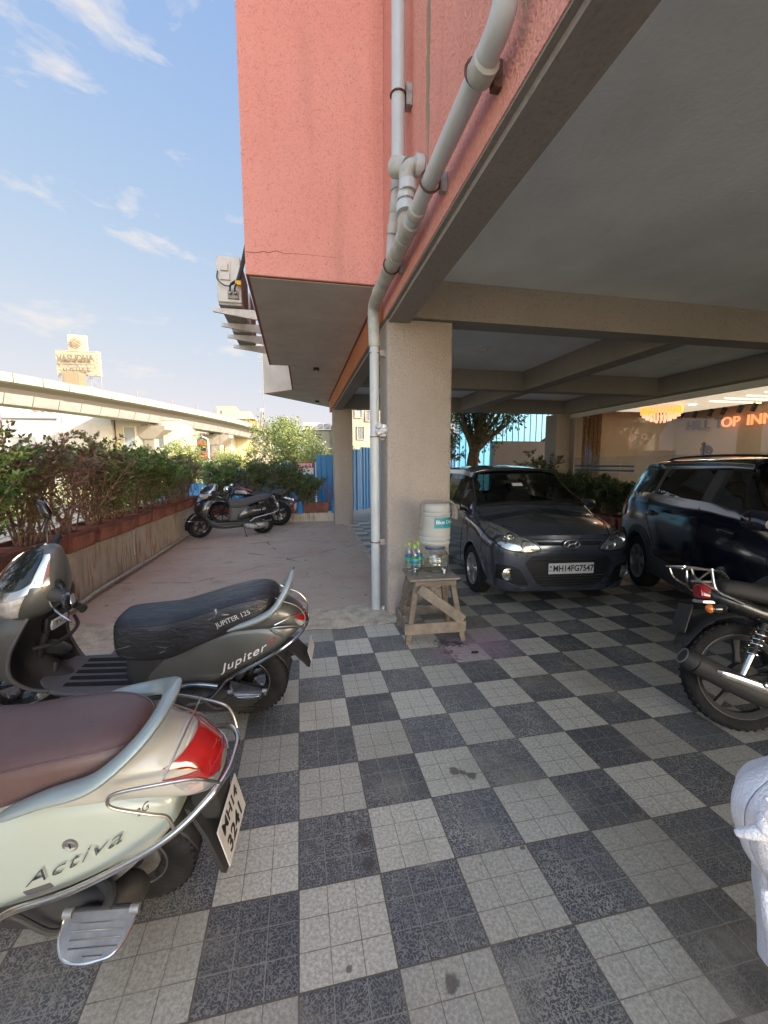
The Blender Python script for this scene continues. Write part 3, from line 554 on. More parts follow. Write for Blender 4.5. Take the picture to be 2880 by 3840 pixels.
def steerM(d, ax, tilt): u = Vector((-sin(tilt), 0, cos(tilt))); return Matrix.Translation(ax) @ Matrix.Rotation(d, 4, u) @ Matrix.Translation(-Vector(ax))
def mir(pts): return [(x, -y, z) for x, y, z in reversed(pts)]
def scooter(label, loc, head, lean, steer, c, g, group=None):
    t = thing('scooter', label, 'scooter', (loc[0], loc[1], .0+(loc[2] if len(loc) > 2 else 0)), (-lean, 0, head), group)
    fwx, fr = g['fw']; r = g['rr']
    wheel(t, (0, 0, r), r, g.get('tw', .10), r*.56, 5, 'black_paint', spw=.022)
    SM = steerM(steer, (fwx-.27, 0, .9), R(26)); I = lambda b: b
    def st(mb): mb.v = [tuple(SM @ Vector(v)) for v in mb.v]; return mb
    wheel(t, (fwx, 0, fr), fr, g.get('tw', .10), fr*.6, 5, 'black_paint', M=SM, spw=.022)
    # front mudguard following the tyre
    fm = MB(); rg = []
    for k in range(17):
        a = R(-12+165*k/16); rr = fr+.035+.02*sin(pi*k/16); w_ = .07*sin(pi*(k+1.2)/18.4)**.4; ring = []
        for j in range(9): b = -pi/2+pi*j/8; ring.append((fwx+(rr-.05*(1-cos(b)))*cos(a)+.01, w_*sin(b), fr+(rr-.05*(1-cos(b)))*sin(a)))
        rg.append(ring)
    fm.ring(rg, False); o = st(fm).build('front_mudguard', c['mud'], t, 50); md = o.modifiers.new('s', 'SOLIDIFY'); md.thickness = .004
    f = MB()
    for sy in (-1, 1): f.tube([(fwx, sy*.07, fr), (fwx-.05, sy*.075, fr+.10), (fwx-.17, sy*.05, fr+.36)], .018, 10)
    st(f).build('fork', 'matt_black', t)
    if g.get('guard'):
        st(MB().tube([(fwx-.12, .10, fr+.12), (fwx+.05, .11, fr+.14), (fwx+.24, .09, fr+.16), (fwx+.30, 0, fr+.17), (fwx+.24, -.09, fr+.16), (fwx+.05, -.11, fr+.14), (fwx-.12, -.10, fr+.12)], .008, 8, 6)).build('mudguard_bar', 'chrome', t)
    # leg shield
    sh = g['shield']; fo = MB(); fi = MB(); ro = []; ri = []
    dn_ = cat(sh, 5)
    for z, xe, ye, xf in dn_:
        ro.append([(xe+(xf-xe)*max(0, cos(u))**.75, ye*math.copysign(abs(sin(u))**.9, sin(u)), z) for u in [R(-90+180*j/24) for j in range(25)]])
        dp_ = min(.10, (xf-xe)*.35); tn = g.get('tunnel', .06)
        ri.append([(xe-.004+dp_*(1-abs(v)**3)-tn*math.exp(-(v/.34)**2), ye*.985*v, z) for v in [-1+2*j/24 for j in range(25)]])
    fo.ring(ro, False); fi.ring(ri, False); fo.build('front_apron', c['paint'], t, 50); fi.build('leg_shield', c['inner'], t, 50)
    rim = [(xe-.003, ye, z) for z, xe, ye, xf in dn_]; 
    MB().tube(rim[1:-1], .010, 8).build('shield_trim', c.get('trim', 'grey_plastic'), t); MB().tube([(a_, -b_, c_) for a_, b_, c_ in rim[1:-1]], .010, 8).build('shield_trim', c.get('trim', 'grey_plastic'), t)
    if c.get('glove'):
        gz = .69; MB().box(-.085, .085, -.045, .05, -.004, .012, frame((1.01, .02, gz), (0, -1, 0), (-.25, 0, 1))).build('glovebox', c['inner'], t, bevel=.01)
        # inner pocket lip
        MB().tube([(1.045, .17, .60), (.985, .10, .585), (.965, 0, .58), (.985, -.10, .585), (1.045, -.17, .60)], .010, 8, 5).build('pocket_lip', c['inner'], t)
        lid = MB(); lid.add(*(lambda b: (b.v, b.f))(MB().prism([(-.045, -.03), (.045, -.03), (.05, 0), (.045, .03), (-.045, .03), (-.05, 0)], 0, .012)), frame((.968, .06, .70), (-.2, -1, 0), (-.3, 0, 1))); lid.build('badge_plate', 'print_grey', t, bevel=.003)
        text_at('TVS', Vector((.955, .06, .70)), (-.2, -1, 0), (-.3, 0, 1), .04, 'ink', t, depth=.002)
    # apron front: headlamp-like side indicator lenses
    L1 = Loft([(z, (xe+xf)/2 if 0 else xe, xf-xe, .01, ye, 2.2) for z, xe, ye, xf in sh], 'z')
    for sg in (1, -1): L1.patch(.58, .74, sg*R(28), sg*R(62), .004, 8, 8).build('indicator', 'clear_lens', t, 40)
    # floorboard
    fl = Loft([(.40, .25, .315, .10, .15, 6), (.50, .255, .315, .14, .185, 6), (.75, .26, .318, .155, .195, 6), (1.0, .265, .325, .14, .18, 6), (1.10, .28, .36, .10, .13, 5)])
    fl.mb(20, 28).build('floorboard', c['floor'], t, 50); m_ = MB()
    for k in range(5): m_.box(.52, .98, -.13+.056*k, -.10+.056*k, .317, .324)
    m_.build('floor_mat', 'rubber', t)
    MB().tube([(.42, .10, .22), (.8, .11, .21), (1.05, .07, .26), (1.08, 0, .4)], .022, 10, 5).build('frame_tube', 'matt_black', t)
    # head cowl (steered)
    H = Loft(g['cowl'], 'z'); st(H.mb(24, 36)).build('handlebar_cowl', c['paint'], t, 50)
    st(H.patch(lambda u: .50+.14*abs(2*u-1)**2, lambda u: .93-.10*abs(2*u-1)**2, R(-58), R(58), .005, 14, 20)).build('visor', c['visor'], t, 40)
    st(H.patch(lambda u: .20+.12*abs(2*u-1)**1.5, lambda u: .40+.14*abs(2*u-1)**1.5, R(-62), R(62), .006, 8, 20)).build('headlight', 'clear_lens', t, 40)
    st(H.patch(lambda u: .41+.14*abs(2*u-1)**1.6, lambda u: .49+.145*abs(2*u-1)**1.8, R(-66), R(66), .010, 6, 20)).build('chrome_trim', 'chrome', t, 40)
    for sg in (1, -1): st(H.patch(.60, .88, sg*R(64), sg*R(98), .006, 8, 8)).build('cowl_side', c.get('cside', 'chrome'), t, 40)
    hx, hz = g['bar']
    for sg in (1, -1):
        st(MB().tube([(hx+.08, sg*.05, hz-.01), (hx+.03, sg*.16, hz), (hx-.03, sg*.24, hz+.005)], [.045, .045, .028], 14, 4)).build('cowl_arm', c['paint2'], t)
        o = st(MB().tube([(hx-.025, sg*.225, hz), (hx-.045, sg*.30, hz-.002), (hx-.065, sg*.345, hz-.004), (hx-.068, sg*.352, hz-.004)], [.0165, .0175, .0175, .021], 16)).build('grip', 'grip', t)
        st(MB().tube([(hx+.04, sg*.17, hz-.02), (hx+.05, sg*.21, hz-.03), (hx+.03, sg*.29, hz-.035), (hx-.0, sg*.345, hz-.05), (hx-.005, sg*.352, hz-.052)], [.006, .008, .006, .006, .011], 8, 5)).build('brake_lever', 'chrome', t)
        # mirror
        mz = g.get('mz', .20); a = Vector((hx-.01, sg*.17, hz+.035)); b = Vector((hx-.05, sg*.27, hz+mz)) if g.get('fold') != sg else Vector((hx-.02, sg*.30, hz+.06))
        st(MB().lathe([(.022, 0), (.020, .015), (.011, .045)], 14, Matrix.Translation(a))).build('mirror_boot', 'rubber', t)
        st(MB().tube([a+Vector((0, 0, .03)), (a*.5+b*.5)+Vector((0, 0, .02)), b], .0055, 8, 5)).build('mirror_stem', 'black_paint', t)
        q = Matrix.Translation(b+Vector((0, sg*.035, .035 if g.get('fold') != sg else 0))) @ Matrix.Rotation(R(-sg*12), 4, 'Z') @ Matrix.Rotation(sg*R(25), 4, 'X')
        mm = MB().ell((0, 0, 0), (.022, .07, .045), 20, 12, q); mm.v = [tuple(v) for v in mm.v]; o = st(mm).build('mirror', 'black_paint', t)
        st(MB().prism([(.058*cos(2*pi*i/20), .036*sin(2*pi*i/20)) for i in range(20)], 0, .002, q @ frame((-.021, 0, 0), (0, -1, 0), (0, 0, 1)))).build('mirror_glass', 'chrome', o)
    # rear body
    Bd = Loft(g['body']); bo = Bd.mb(44, 40).build('side_panel', c['paint'], t, 50)
    Ap = Loft(g['under']); Ap.mb(16, 28).build('seat_base', c['inner'], t, 50)
    Tl = Loft(g['tail']); to = Tl.mb(36, 40).build('tail_panel', c['tail'], t, 50)
    Se = Loft(g['seat']); so_ = Se.mb(50, 44).build('seat', c['seat'], t, 60)
    for th in (R(g.get('seam', 28)), R(180-g.get('seam', 28))): MB().tube([Se.pt(i/40, th)+Se.nrm(i/40, th)*.001 for i in range(1, 38)], .0028, 6).build('seam', c['seat'], so_)
    rl = g['rail']; MB().tube(rl+mir(rl)[1:], [g.get('railr', .016)*q for q in (.25, .8, 1, 1, 1, 1, 1, 1, 1, 1, .8, .25)], 14, 6, flat=g.get('rflat', .7)).build('grab_rail', c['rail'], t)
    # engine, exhaust, stand
    e = MB(); e.add(*(lambda b: (b.v, b.f))(Loft([(.42, .20, .27, .02, .02, 3, .10), (.34, .15, .28, .05, .05, 3, .12), (.18, .14, .28, .055, .05, 3, .13), (.05, .15, .29, .055, .05, 3, .135), (-.06, .17, .29, .05, .045, 2.6, .13), (-.10, .20, .26, .02, .02, 2.4, .12)]).mb(24, 24))); e.build('transmission_case', c.get('engine', 'cast_metal'), t, 50)
    MB().lathe([(.0, 0), (.055, 0), (.06, .01), (.03, .018), (.0, .02)], 20, Matrix.Translation((.02, .185, .225)) @ Matrix.Rotation(R(-90), 4, 'X')).build('case_cover', c.get('engine', 'cast_metal'), t)
    MB().tube([(.10, .20, .20), (.14, .215, .22), (.22, .21, .30), (.24, .225, .305), (.27, .225, .29)], .009, 8, 4).build('kick_lever', 'matt_black', t)
    MB().box(.05, .44, -.10, .10, .20, .38).build('engine', 'matt_black', t, bevel=.02)
    MB().tube([(.10, -.16, .20), (-.05, -.17, .25), (-.26, -.17, .33)], [.04, .055, .05], 16, 5).build('exhaust', 'matt_black', t)
    MB().tube([(.02, .105, .32), (-.09, .10, .50)], .022, 12).build('shock_absorber', 'matt_black', t)
    sh_ = MB(); rg = []
    for k in range(9):
        a = R(40+125*k/8); rg.append([(-(r+.03)*cos(pi-a)*1.0 if 0 else (r+.03)*cos(a), .055*sin(b), r+(r+.03-.02*(1-cos(b)))*sin(a)) for b in [-pi/2+pi*j/6 for j in range(7)]])
    sh_.ring(rg, False); o = sh_.build('inner_mudguard', 'matt_black', t, 60); o.modifiers.new('s', 'SOLIDIFY').thickness = .004
    fp = g['flap']; q = MB(); q.ring([[(x-.004, -w_, z), (x-.004, w_, z), (x+.012, w_, z+.004), (x+.012, -w_, z+.004)] for x, z, w_ in fp]); q.build('rear_flap', 'matt_black', t, 50)
    MB().tube([(.42, .12, .22), (.40, .19, .10), (.385, .235, .012 + .235*math.tan(lean))], .008, 8).build('side_stand', 'matt_black', t)
    MB().box(.36, .42, .21, .26, .235*math.tan(lean)+.0, .235*math.tan(lean)+.01).build('stand_foot', 'matt_black', t)
    return t, SM, Bd, bo, Tl, Se, so_
bvl = lambda o: bvh_of(o)
def on_side(t, obj, body, x, z, ang, size, m, name='lettering', yfar=.5, off=.001, **k):
    vs, fs = text_mesh(body, size, **k); v2, f2 = wrap(bvl(obj), vs, fs, frame((x, .1, z), (-cos(ang), 0, sin(ang)), (sin(ang), 0, cos(ang))), off, yfar)
    return MB().add(v2, f2).build(name, m, t, 30)
# --- graphite scooter
gj = dict(fw=(1.275, .255), rr=.25, tw=.105, bar=(.975, .955), mz=.19, fold=1, tunnel=.07, seam=35,
  shield=[(.30, 1.0, .13, 1.06), (.36, 1.09, .19, 1.18), (.46, 1.145, .225, 1.30), (.58, 1.13, .228, 1.36), (.70, 1.07, .215, 1.33), (.80, 1.02, .17, 1.22), (.88, .985, .10, 1.12)],
  cowl=[(.755, 1.12, .03, .03, .03, 2), (.80, 1.11, .11, .10, .12, 2.1), (.87, 1.08, .17, .15, .185, 2.2), (.94, 1.06, .165, .155, .20, 2.2), (1.01, 1.03, .125, .13, .175, 2.2), (1.07, 1.0, .08, .10, .125, 2.1), (1.115, .97, .035, .06, .06, 2), (1.13, .96, .005, .01, .01, 2)],
  body=[(.545, .30, .36, .10, .10, 4), (.50, .285, .42, .155, .135, 3.4), (.40, .285, .52, .18, .15, 3), (.28, .30, .585, .19, .15, 2.8), (.14, .31, .65, .195, .145, 3.4), (.02, .36, .685, .19, .135, 3.4), (-.10, .43, .685, .175, .12, 3.4), (-.22, .505, .675, .145, .10, 3.2), (-.32, .585, .66, .09, .07, 2.6), (-.36, .615, .645, .03, .03, 2)],
  under=[(.66, .30, .34, .06, .05, 3), (.625, .29, .50, .12, .10, 4), (.57, .29, .54, .14, .13, 4), (.45, .29, .54, .15, .13, 4), (.30, .32, .56, .14, .12, 4)],
  tail=[(.10, .60, .70, .13, .11, 3), (.0, .61, .745, .14, .11, 3), (-.12, .62, .79, .14, .105, 2.8), (-.22, .61, .80, .135, .09, 2.6), (-.30, .60, .765, .115, .07, 2.4), (-.35, .60, .71, .085, .045, 2.3), (-.375, .62, .67, .04, .02, 2)],
  seat=[(.672, .56, .66, .05, .04, 2.6), (.665, .515, .695, .12, .09, 3.2), (.63, .485, .715, .16, .12, 4), (.50, .475, .722, .182, .14, 4.4), (.36, .49, .735, .184, .145, 4.4), (.22, .555, .77, .180, .15, 4.4), (.06, .625, .82, .178, .15, 4.4), (-.08, .69, .848, .168, .145, 4.2), (-.17, .725, .85, .14, .12, 3.8), (-.21, .75, .835, .09, .08, 3), (-.222, .775, .81, .03, .03, 2.4)],
  rail=[(.04, .155, .665), (-.02, .158, .69), (-.14, .160, .735), (-.22, .155, .785), (-.27, .125, .85), (-.295, .075, .892), (-.30, 0, .90)], railr=.029, rflat=.62,
  flap=[(-.20, .50, .05), (-.30, .46, .075), (-.37, .38, .075), (-.385, .345, .06)])
cj = dict(paint='graphite_paint', paint2='matt_black', inner='matt_black', floor='grey_plastic', mud='graphite_paint', visor='smoke_lens', tail='graphite_paint', seat='black_vinyl', rail='rail_silver', engine='matt_black', glove=1, trim='grey_plastic')
jt, SM, Bj, bj, Tj, Sj, sj = scooter('graphite grey scooter with a torn black seat, just beyond the mint scooter', (-.298, 1.484), R(172.3), .17, R(42), cj, gj, 'scooters parked on the left')
def lights(t, T_, rx=.80):
    T_.patch(lambda u: .60+.22*(1-u), .97, R(-2), R(182) if 0 else R(38), .005, 16, 12).build('tail_light', 'red_lens', t, 40)
Tj.patch(lambda u: .70-.0*u+.06*(1-u), .985, R(8), R(30), .005, 14, 8).build('tail_light', 'red_lens', jt, 40); Tj.patch(lambda u: .70+.06*u, .985, R(150), R(172), .005, 14, 8).build('tail_light', 'red_lens', jt, 40)
Tj.patch(.88, .985, R(30), R(150), .005, 8, 20).build('tail_light', 'red_lens', jt, 40)
Tj.patch(lambda u: .70+.10*(1-u), .96, R(-16), R(7), .005, 14, 8).build('indicator', 'clear_lens', jt, 40); Tj.patch(lambda u: .70+.10*u, .96, R(173), R(196), .005, 14, 8).build('indicator', 'clear_lens', jt, 40)
gp = [(.30, .17, .205), (.17, .195, .25), (.09, .20, .335), (.03, .203, .40), (-.14, .197, .492), (-.28, .165, .568), (-.36, .10, .615), (-.385, 0, .64)]
MB().tube(gp+mir(gp)[1:], .0085, 10, 6).build('chrome_guard', 'chrome', jt)
lp = [(-.37, .07, .625), (-.375, .07, .70), (-.33, .075, .765), (-.25, .08, .80), (-.22, .08, .82)]
MB().tube(lp, .0035, 6, 4).build('guard_wire', 'steel', jt); MB().tube(mir(lp), .0035, 6, 4).build('guard_wire', 'steel', jt)
MB().tube([(-.372, .10, .63), (-.33, .128, .665), (-.22, .152, .675), (-.20, .153, .655), (-.27, .15, .61)], .0035, 6, 5).build('guard_wire', 'steel', jt)
MB().tube([(-.22, .150, .69), (-.30, .12, .715), (-.37, .05, .71), (-.372, -.05, .71), (-.30, -.12, .715)], .003, 6, 5).build('guard_wire', 'steel', jt)
st2 = Loft([(.34, .335, .352, .198, .198, 3), (.20, .352, .372, .203, .203, 3), (.10, .345, .362, .204, .204, 3)])
MB().tube([(.46, .185, .325), (.34, .198, .35), (.22, .206, .368), (.10, .207, .352)], .014, 10, 5, flat=.8).build('silver_strip', 'chrome', jt)
on_side(jt, bj, 'Jupiter', -.035, .495, R(25), .058, 'plate_white', depth=.005, shear=.5, space=1.12, off=.007, xs=1.5); on_side(jt, bj, '125', -.190, .575, R(26), .034, 'badge_red', depth=.005, shear=.3, off=.003)
on_side(jt, sj, 'JUPITER 125', -.005, .742, R(22), .038, 'print_grey', depth=.001, off=.001)
def footrest(t, x0, x1, y0, y1, z, dz=0., tilt=0.):
    n_ = 8; pts = [(x0, y0), (x0+.002, y0+.03), (x0+.01, y1-.035), (x0+.03, y1-.008), (x0+.06, y1), ((x0+x1)/2, y1+.004), (x1-.045, y1-.006), (x1-.012, y1-.045), (x1, y1-.09), (x1, y0+.01), (x1-.015, y0)]
    q = Matrix.Translation((0, 0, z)) @ Matrix.Translation((0, y0, 0)) @ Matrix.Rotation(tilt, 4, 'X') @ Matrix.Translation((0, -y0, 0))
    pts = [pts[0]]+cat(pts[1:-1], 4)+[pts[-1]]
    o = MB().prism(pts, 0, .008, q).build('footrest', 'cast_metal', t, bevel=.003)
    MB().tube([q @ Vector((x, y, .005)) for x, y in pts[1:-1]], .004, 8).build('footrest_edge', 'chrome', o)
    for k in range(5):
        yy = y0+.03+.017*k; a = x0+.022+(.03 if k == 4 else 0); b = x1-.03-(.006*k); MB().tube([q @ Vector((a, yy, .008)), q @ Vector((b if k < 4 else a+.05, yy, .008))], .0022, 6).build('ridge', 'chrome', o)
    MB().tube([q @ Vector((x0-.005, y0, .0)), q @ Vector((x1+.005, y0, .0))], .010, 10).build('hinge', 'matt_black', t)
    for xx in (x0+.008, x1-.008): MB().tube([q @ Vector((xx-.012, y0+.006, .010)), q @ Vector((xx+.012, y0+.006, .010))], .0125, 12).build('hinge_cap', 'cast_metal', o)
footrest(jt, -.17, .03, .235, .27, .335, tilt=R(-28)); MB().tube([(.0, .12, .30), (-.07, .2, .335), (-.07, .235, .335)], .014, 8).build('footrest_arm', 'matt_black', jt)
pm = frame((-.392, 0, .435), (0, -1, 0), (.25, 0, 1))
MB().box(-.085, .085, -.04, .04, 0, .003, pm).build('number_plate', 'plate_white', jt, bevel=.002)
# --- mint scooter in the foreground
ga = dict(fw=(1.238, .22), rr=.22, tw=.10, bar=(.93, .95), tunnel=.07, seam=32,
  shield=gj['shield'], cowl=gj['cowl'],
  body=[(.60, .24, .32, .10, .10, 4), (.52, .23, .40, .165, .15, 3.4), (.42, .225, .52, .195, .165, 3.2), (.30, .235, .585, .208, .17, 3.6), (.18, .28, .63, .214, .168, 3.8), (.05, .335, .645, .213, .16, 3.8), (-.08, .40, .645, .20, .145, 3.8), (-.17, .435, .63, .175, .125, 3.6), (-.225, .49, .61, .14, .105, 3.2), (-.238, .52, .60, .10, .08, 2.4)],
  under=[(.66, .26, .34, .06, .05, 3), (.62, .26, .52, .12, .10, 4), (.57, .26, .60, .14, .13, 4), (.45, .26, .62, .15, .13, 4), (.30, .32, .64, .14, .12, 4)],
  tail=[(.20, .60, .69, .150, .12, 3), (.08, .60, .73, .165, .12, 3), (-.04, .60, .755, .165, .115, 2.8), (-.14, .595, .765, .158, .105, 2.6), (-.22, .575, .75, .145, .09, 2.5), (-.28, .555, .72, .125, .07, 2.4), (-.325, .555, .68, .095, .05, 2.3), (-.345, .58, .64, .05, .02, 2)],
  seat=[(.70, .66, .69, .05, .04, 2.2), (.68, .60, .73, .12, .09, 2.8), (.60, .575, .755, .155, .125, 3.2), (.45, .575, .76, .168, .14, 3.4), (.30, .595, .762, .170, .142, 3.4), (.15, .64, .785, .168, .14, 3.4), (.02, .68, .80, .158, .13, 3.4), (-.07, .705, .80, .135, .11, 3.0), (-.125, .725, .79, .095, .075, 2.6), (-.145, .745, .77, .03, .03, 2)],
  rail=[(.19, .184, .650), (.15, .187, .675), (.05, .183, .715), (-.06, .175, .745), (-.12, .150, .775), (-.17, .11, .81), (-.195, .06, .83), (-.20, 0, .833)], railr=.034, rflat=.45,
  flap=[(-.25, .50, .08), (-.30, .40, .10), (-.325, .30, .105), (-.33, .20, .085), (-.328, .18, .05)])
ca = dict(paint='mint_paint', paint2='mint_paint', inner='matt_black', floor='grey_plastic', mud='mint_paint', visor='smoke_lens', tail='pearl_white', seat='brown_leather', rail='silver_green', engine='matt_black')
at, SMa, Ba, ba, Ta, Sa, sa = scooter('pale mint scooter with a maroon seat and chrome rear guard, nearest at the left', (-.548, .418), R(172.7), .22, R(30), ca, ga, 'scooters parked on the left')
# wide red lamp round the tail, clear corner lamps under it
Ta.patch(lambda u: .56+.14*sin(pi*u)**.7, .985, R(20), R(160), .006, 14, 36).build('tail_light', 'red_lens', at, 40)
for sg in (0, 1):
    f_ = (lambda d: R(180-d)) if sg else (lambda d: R(d)); lo_, hi_ = f_(4), f_(20.5)
    Ta.patch(lambda u: .80-.24*(1-u)*1.0 if 0 else .56+.24*u**.7, .985, lo_+0, hi_, .006, 16, 8).build('tail_light', 'red_lens', at, 40)
    o = Ta.patch(lambda u: .60+.12*(1-u), .965, f_(-18), f_(3.5), .008, 16, 10).build('indicator', 'clear_lens', at, 40)
    Ta.patch(.70, .80, f_(-13), f_(0), .010, 6, 5).build('bulb_cover', 'pink_lens', o, 40)
ap_ = [(.62, .14, .22), (.42, .20, .225), (.30, .218, .265), (.20, .226, .345), (.04, .226, .405), (-.13, .215, .490), (-.25, .185, .55), (-.33, .135, .60), (-.375, .07, .625), (-.385, 0, .632)]
MB().tube(ap_+mir(ap_)[1:], .0095, 14, 6).build('chrome_guard', 'chrome', at)
for s_ in (1, -1):
    w1 = [(-.365, .10*s_, .63), (-.345, .125*s_, .675), (-.31, .138*s_, .70), (-.20, .163*s_, .712), (-.13, .176*s_, .712), (-.105, .180*s_, .695), (-.115, .184*s_, .668), (-.20, .178*s_, .628), (-.24, .172*s_, .605), (-.255, .178*s_, .565)]
    MB().tube(w1, .0048, 10, 6).build('loop_guard', 'steel', at)
MB().tube([(-.24, .150, .722), (-.262, .06, .765), (-.262, -.06, .765), (-.24, -.150, .722)], .003, 8, 4).build('cross_wire', 'steel', at)
for k in (0, 1): 
    q = Ta; MB().tube([q.pt(.62+.05*k, R(90+d))+q.nrm(.62+.05*k, R(90+d))*(.002) for d in (-34, -20, -8, 6, 20, 34)], [.001, .006, .007, .007, .006, .001], 8, 4, flat=.6).build('raised_fin', 'pearl_white', at)
lk = Vector((0, 0, 0)); bb = bvl(ba); h = bb.ray_cast(Vector((.03, .6, .525)), Vector((0, -1, 0)))[0]
MB().lathe([(.021, -.004), (.021, .002), (.017, .004), (.015, .001)], 24, frame(h, (-1, 0, 0), (0, 0, 1))).build('seat_lock', 'cast_metal', at); MB().box(-.002, .002, -.008, .008, .001, .003, frame(h, (-1, 0, 0), (0, 0, 1))).build('keyhole', 'ink', at)
on_side(at, ba, 'Activa', .035, .478, R(23.5), .053, 'chrome', depth=.007, shear=.6, space=1.10, off=.005, xs=2.0, offset=-.0008); on_side(at, ba, '3G', -.155, .588, R(25), .026, 'ink', depth=.001, off=.001, shear=.2)
decal(bb, [(-.042, -.009), (.042, -.009), (.042, .009), (-.042, .009)], frame((.135, .1, .385), (-cos(R(20)), 0, sin(R(20))), (sin(R(20)), 0, cos(R(20)))), 'sticker', 'grey_plastic', at, .001, .001)
for k in range(2): MB().tube([bb.ray_cast(Vector((.33-.018*j+.006*k, .6, .33+.028*j)), Vector((0, -1, 0)))[0] for j in range(5)], [.0005, .0016, .0012, .0005], 5).build('scratch', 'grey_plastic', at)
# footrest folded out, arm, plate, flap
footrest(at, -.15, .045, .232, .338, .335, tilt=R(-8))
MB().tube([(.08, .10, .31), (-.05, .19, .34), (-.06, .235, .34)], .017, 10, 3).build('footrest_arm', 'matt_black', at)
MB().tube([(-.02, .13, .30), (-.10, .155, .40), (-.15, .15, .46)], .013, 8).build('bracket', 'cast_metal', at)
pm = frame((-.352, .022, .375), (0, -1, 0), (.14, 0, 1))
MB().box(-.10, .10, -.085, .075, 0, .004, pm).build('number_plate', 'plate_white', at, bevel=.003)
text_at('MH14', pm @ Vector((0, .035, .0045)), pm.to_3x3() @ Vector((1, 0, 0)), pm.to_3x3() @ Vector((0, 1, 0)), .06, 'ink', at, depth=.001, offset=.001); text_at('3241', pm @ Vector((0, -.04, .0045)), pm.to_3x3() @ Vector((1, 0, 0)), pm.to_3x3() @ Vector((0, 1, 0)), .075, 'ink', at, depth=.001, offset=.0015)
MB().box(-.335, -.25, -.06, .06, .42, .56).build('plate_bracket', 'matt_black', at, bevel=.01)
MB().lathe([(.10, -.03), (.10, .03)], 24, Matrix.Translation((0, .0, .22)) @ RY).build('brake_drum', 'cast_metal', at)
# ---------------- planters, walls, fences ----------------
mw_ = thing('planter_wall', 'low rust streaked plaster wall carrying the left row of terracotta planters', 'wall')
MB().box(-2.60, -2.325, -5, 10.0, -1.5, .62).build('wall', 'rusty_plaster', mw_, 0); MB().box(-2.62, -2.31, -5, 10.0, .60, .632).build('coping', 'rusty_plaster', mw_, 0)
bw = thing('planter_wall', 'very low stained kerb wall closing the far end of the red concrete', 'wall')
MB().box(-2.6, .95, 10.0, 10.4, -1.5, .235).build('wall', 'rusty_plaster', bw, 0)
tagt(MB().tube([(-2.28, -2, .075), (-2.27, 3.9, .075), (-2.275, 4.0, .085), (-2.27, 6.2, .075), (-2.29, 9.6, .075)], .020, 10).build('conduit', 'pvc_dirty'), 'thin dirty conduit pipe lying along the foot of the rust streaked wall', 'pipe')
tagt(MB().tube([(-2.315, 5.35, .60), (-2.31, 5.35, .25)], .014, 8).build('wall_pipe', 'pvc_dirty'), 'short white pipe stub running down the rust streaked wall', 'pipe')
def planter_mesh(L_):
    b = MB(); n = 14; w0, w1 = .155, .19; h = .205
    def ringrect(w, l, z): return [(-w, -l, z), (w, -l, z), (w, l, z), (-w, l, z)]
    b.ring([ringrect(w0, L_/2-.035, 0), ringrect(w1-.012, L_/2-.012, h-.03), ringrect(w1, L_/2, h-.03), ringrect(w1+.006, L_/2+.004, h), ringrect(w1-.022, L_/2-.022, h), ringrect(w1-.03, L_/2-.03, h-.07)], True, True, False)
    for k in range(n):
        y = -L_/2+.10+(L_-.20)*k/(n-1)
        for sg in (-1, 1): b.ring([[(sg*(w0+.001+.0), y-.009, .02), (sg*(w0+.001), y+.009, .02), (sg*(w0+.008), y+.006, .022), (sg*(w0+.008), y-.006, .022)], [(sg*(w1-.016), y-.009, h-.05), (sg*(w1-.016), y+.009, h-.05), (sg*(w1-.008), y+.006, h-.052), (sg*(w1-.008), y-.006, h-.052)]])
    return b
def soil_mesh(L_):
    b = MB(); nx, ny = 8, 20; v = []
    for j in range(ny+1):
        for i in range(nx+1): x = -.158+.316*i/nx; y = -(L_/2-.032)+(L_-.064)*j/ny; v.append((x, y, .165+.012*noise.noise((x*14, y*14, 0))))
    return b.add(v, [(j*(nx+1)+i, j*(nx+1)+i+1, (j+1)*(nx+1)+i+1, (j+1)*(nx+1)+i) for j in range(ny) for i in range(nx)])
WORDS = ('nearest the camera', 'second', 'third', 'fourth', 'fifth', 'sixth', 'seventh', 'eighth', 'ninth', 'tenth', 'eleventh', 'twelfth', 'thirteenth', 'fourteenth')
ys = [1.35, 1.97, 2.60, 3.23, 3.86, 4.49, 5.02, 5.66, 6.28, 6.90, 7.52, 8.12, 8.62]
p0 = thing('planter', '', 'planter'); planter_mesh(.60).build('trough', 'terracotta', p0, 25); soil_mesh(.60).build('soil', 'soil', p0, 60)
plist = []
for i, y in enumerate(ys):
    p_ = p0 if i == 0 else copy_tree(p0); p_.location = (-2.405+random.uniform(-.012, .012), y, .633); p_.rotation_euler = (0, 0, random.uniform(-.03, .03))
    p_['label'] = f'ribbed terracotta trough planter on the left wall, {WORDS[i]} counting from the front'; p_['group'] = 'terracotta planters along the left wall'; plist.append(p_)
for i, (x, y, r, z) in enumerate(((-1.9, 10.2, 90, .236), (-1.15, 10.2, 90, .236), (-.38, 10.2, 90, .236), (.46, 10.2, 90, .236))):
    p_ = copy_tree(p0); p_.location = (x, y, z); p_.rotation_euler = (0, 0, R(r)); p_.scale = (1, 1.18, 1.3)
    p_['label'] = f'terracotta trough planter on the low back kerb wall, {("leftmost", "second from left", "third from left", "beside the far column")[i]}'; p_['group'] = 'terracotta planters at the back'
for i, (x, y) in enumerate(((6.98, 8.5), (6.98, 7.75), (6.98, 7.0), (6.98, 6.25), (6.98, 5.5))):
    p_ = copy_tree(p0); p_.location = (x, y, 0.0); p_.scale = (1.15, 1.2, 1.8); p_['label'] = f'terracotta trough planter at the foot of the lobby glass, {("farthest", "second farthest", "middle", "second nearest", "nearest")[i]}'; p_['group'] = 'terracotta planters before the lobby glass'
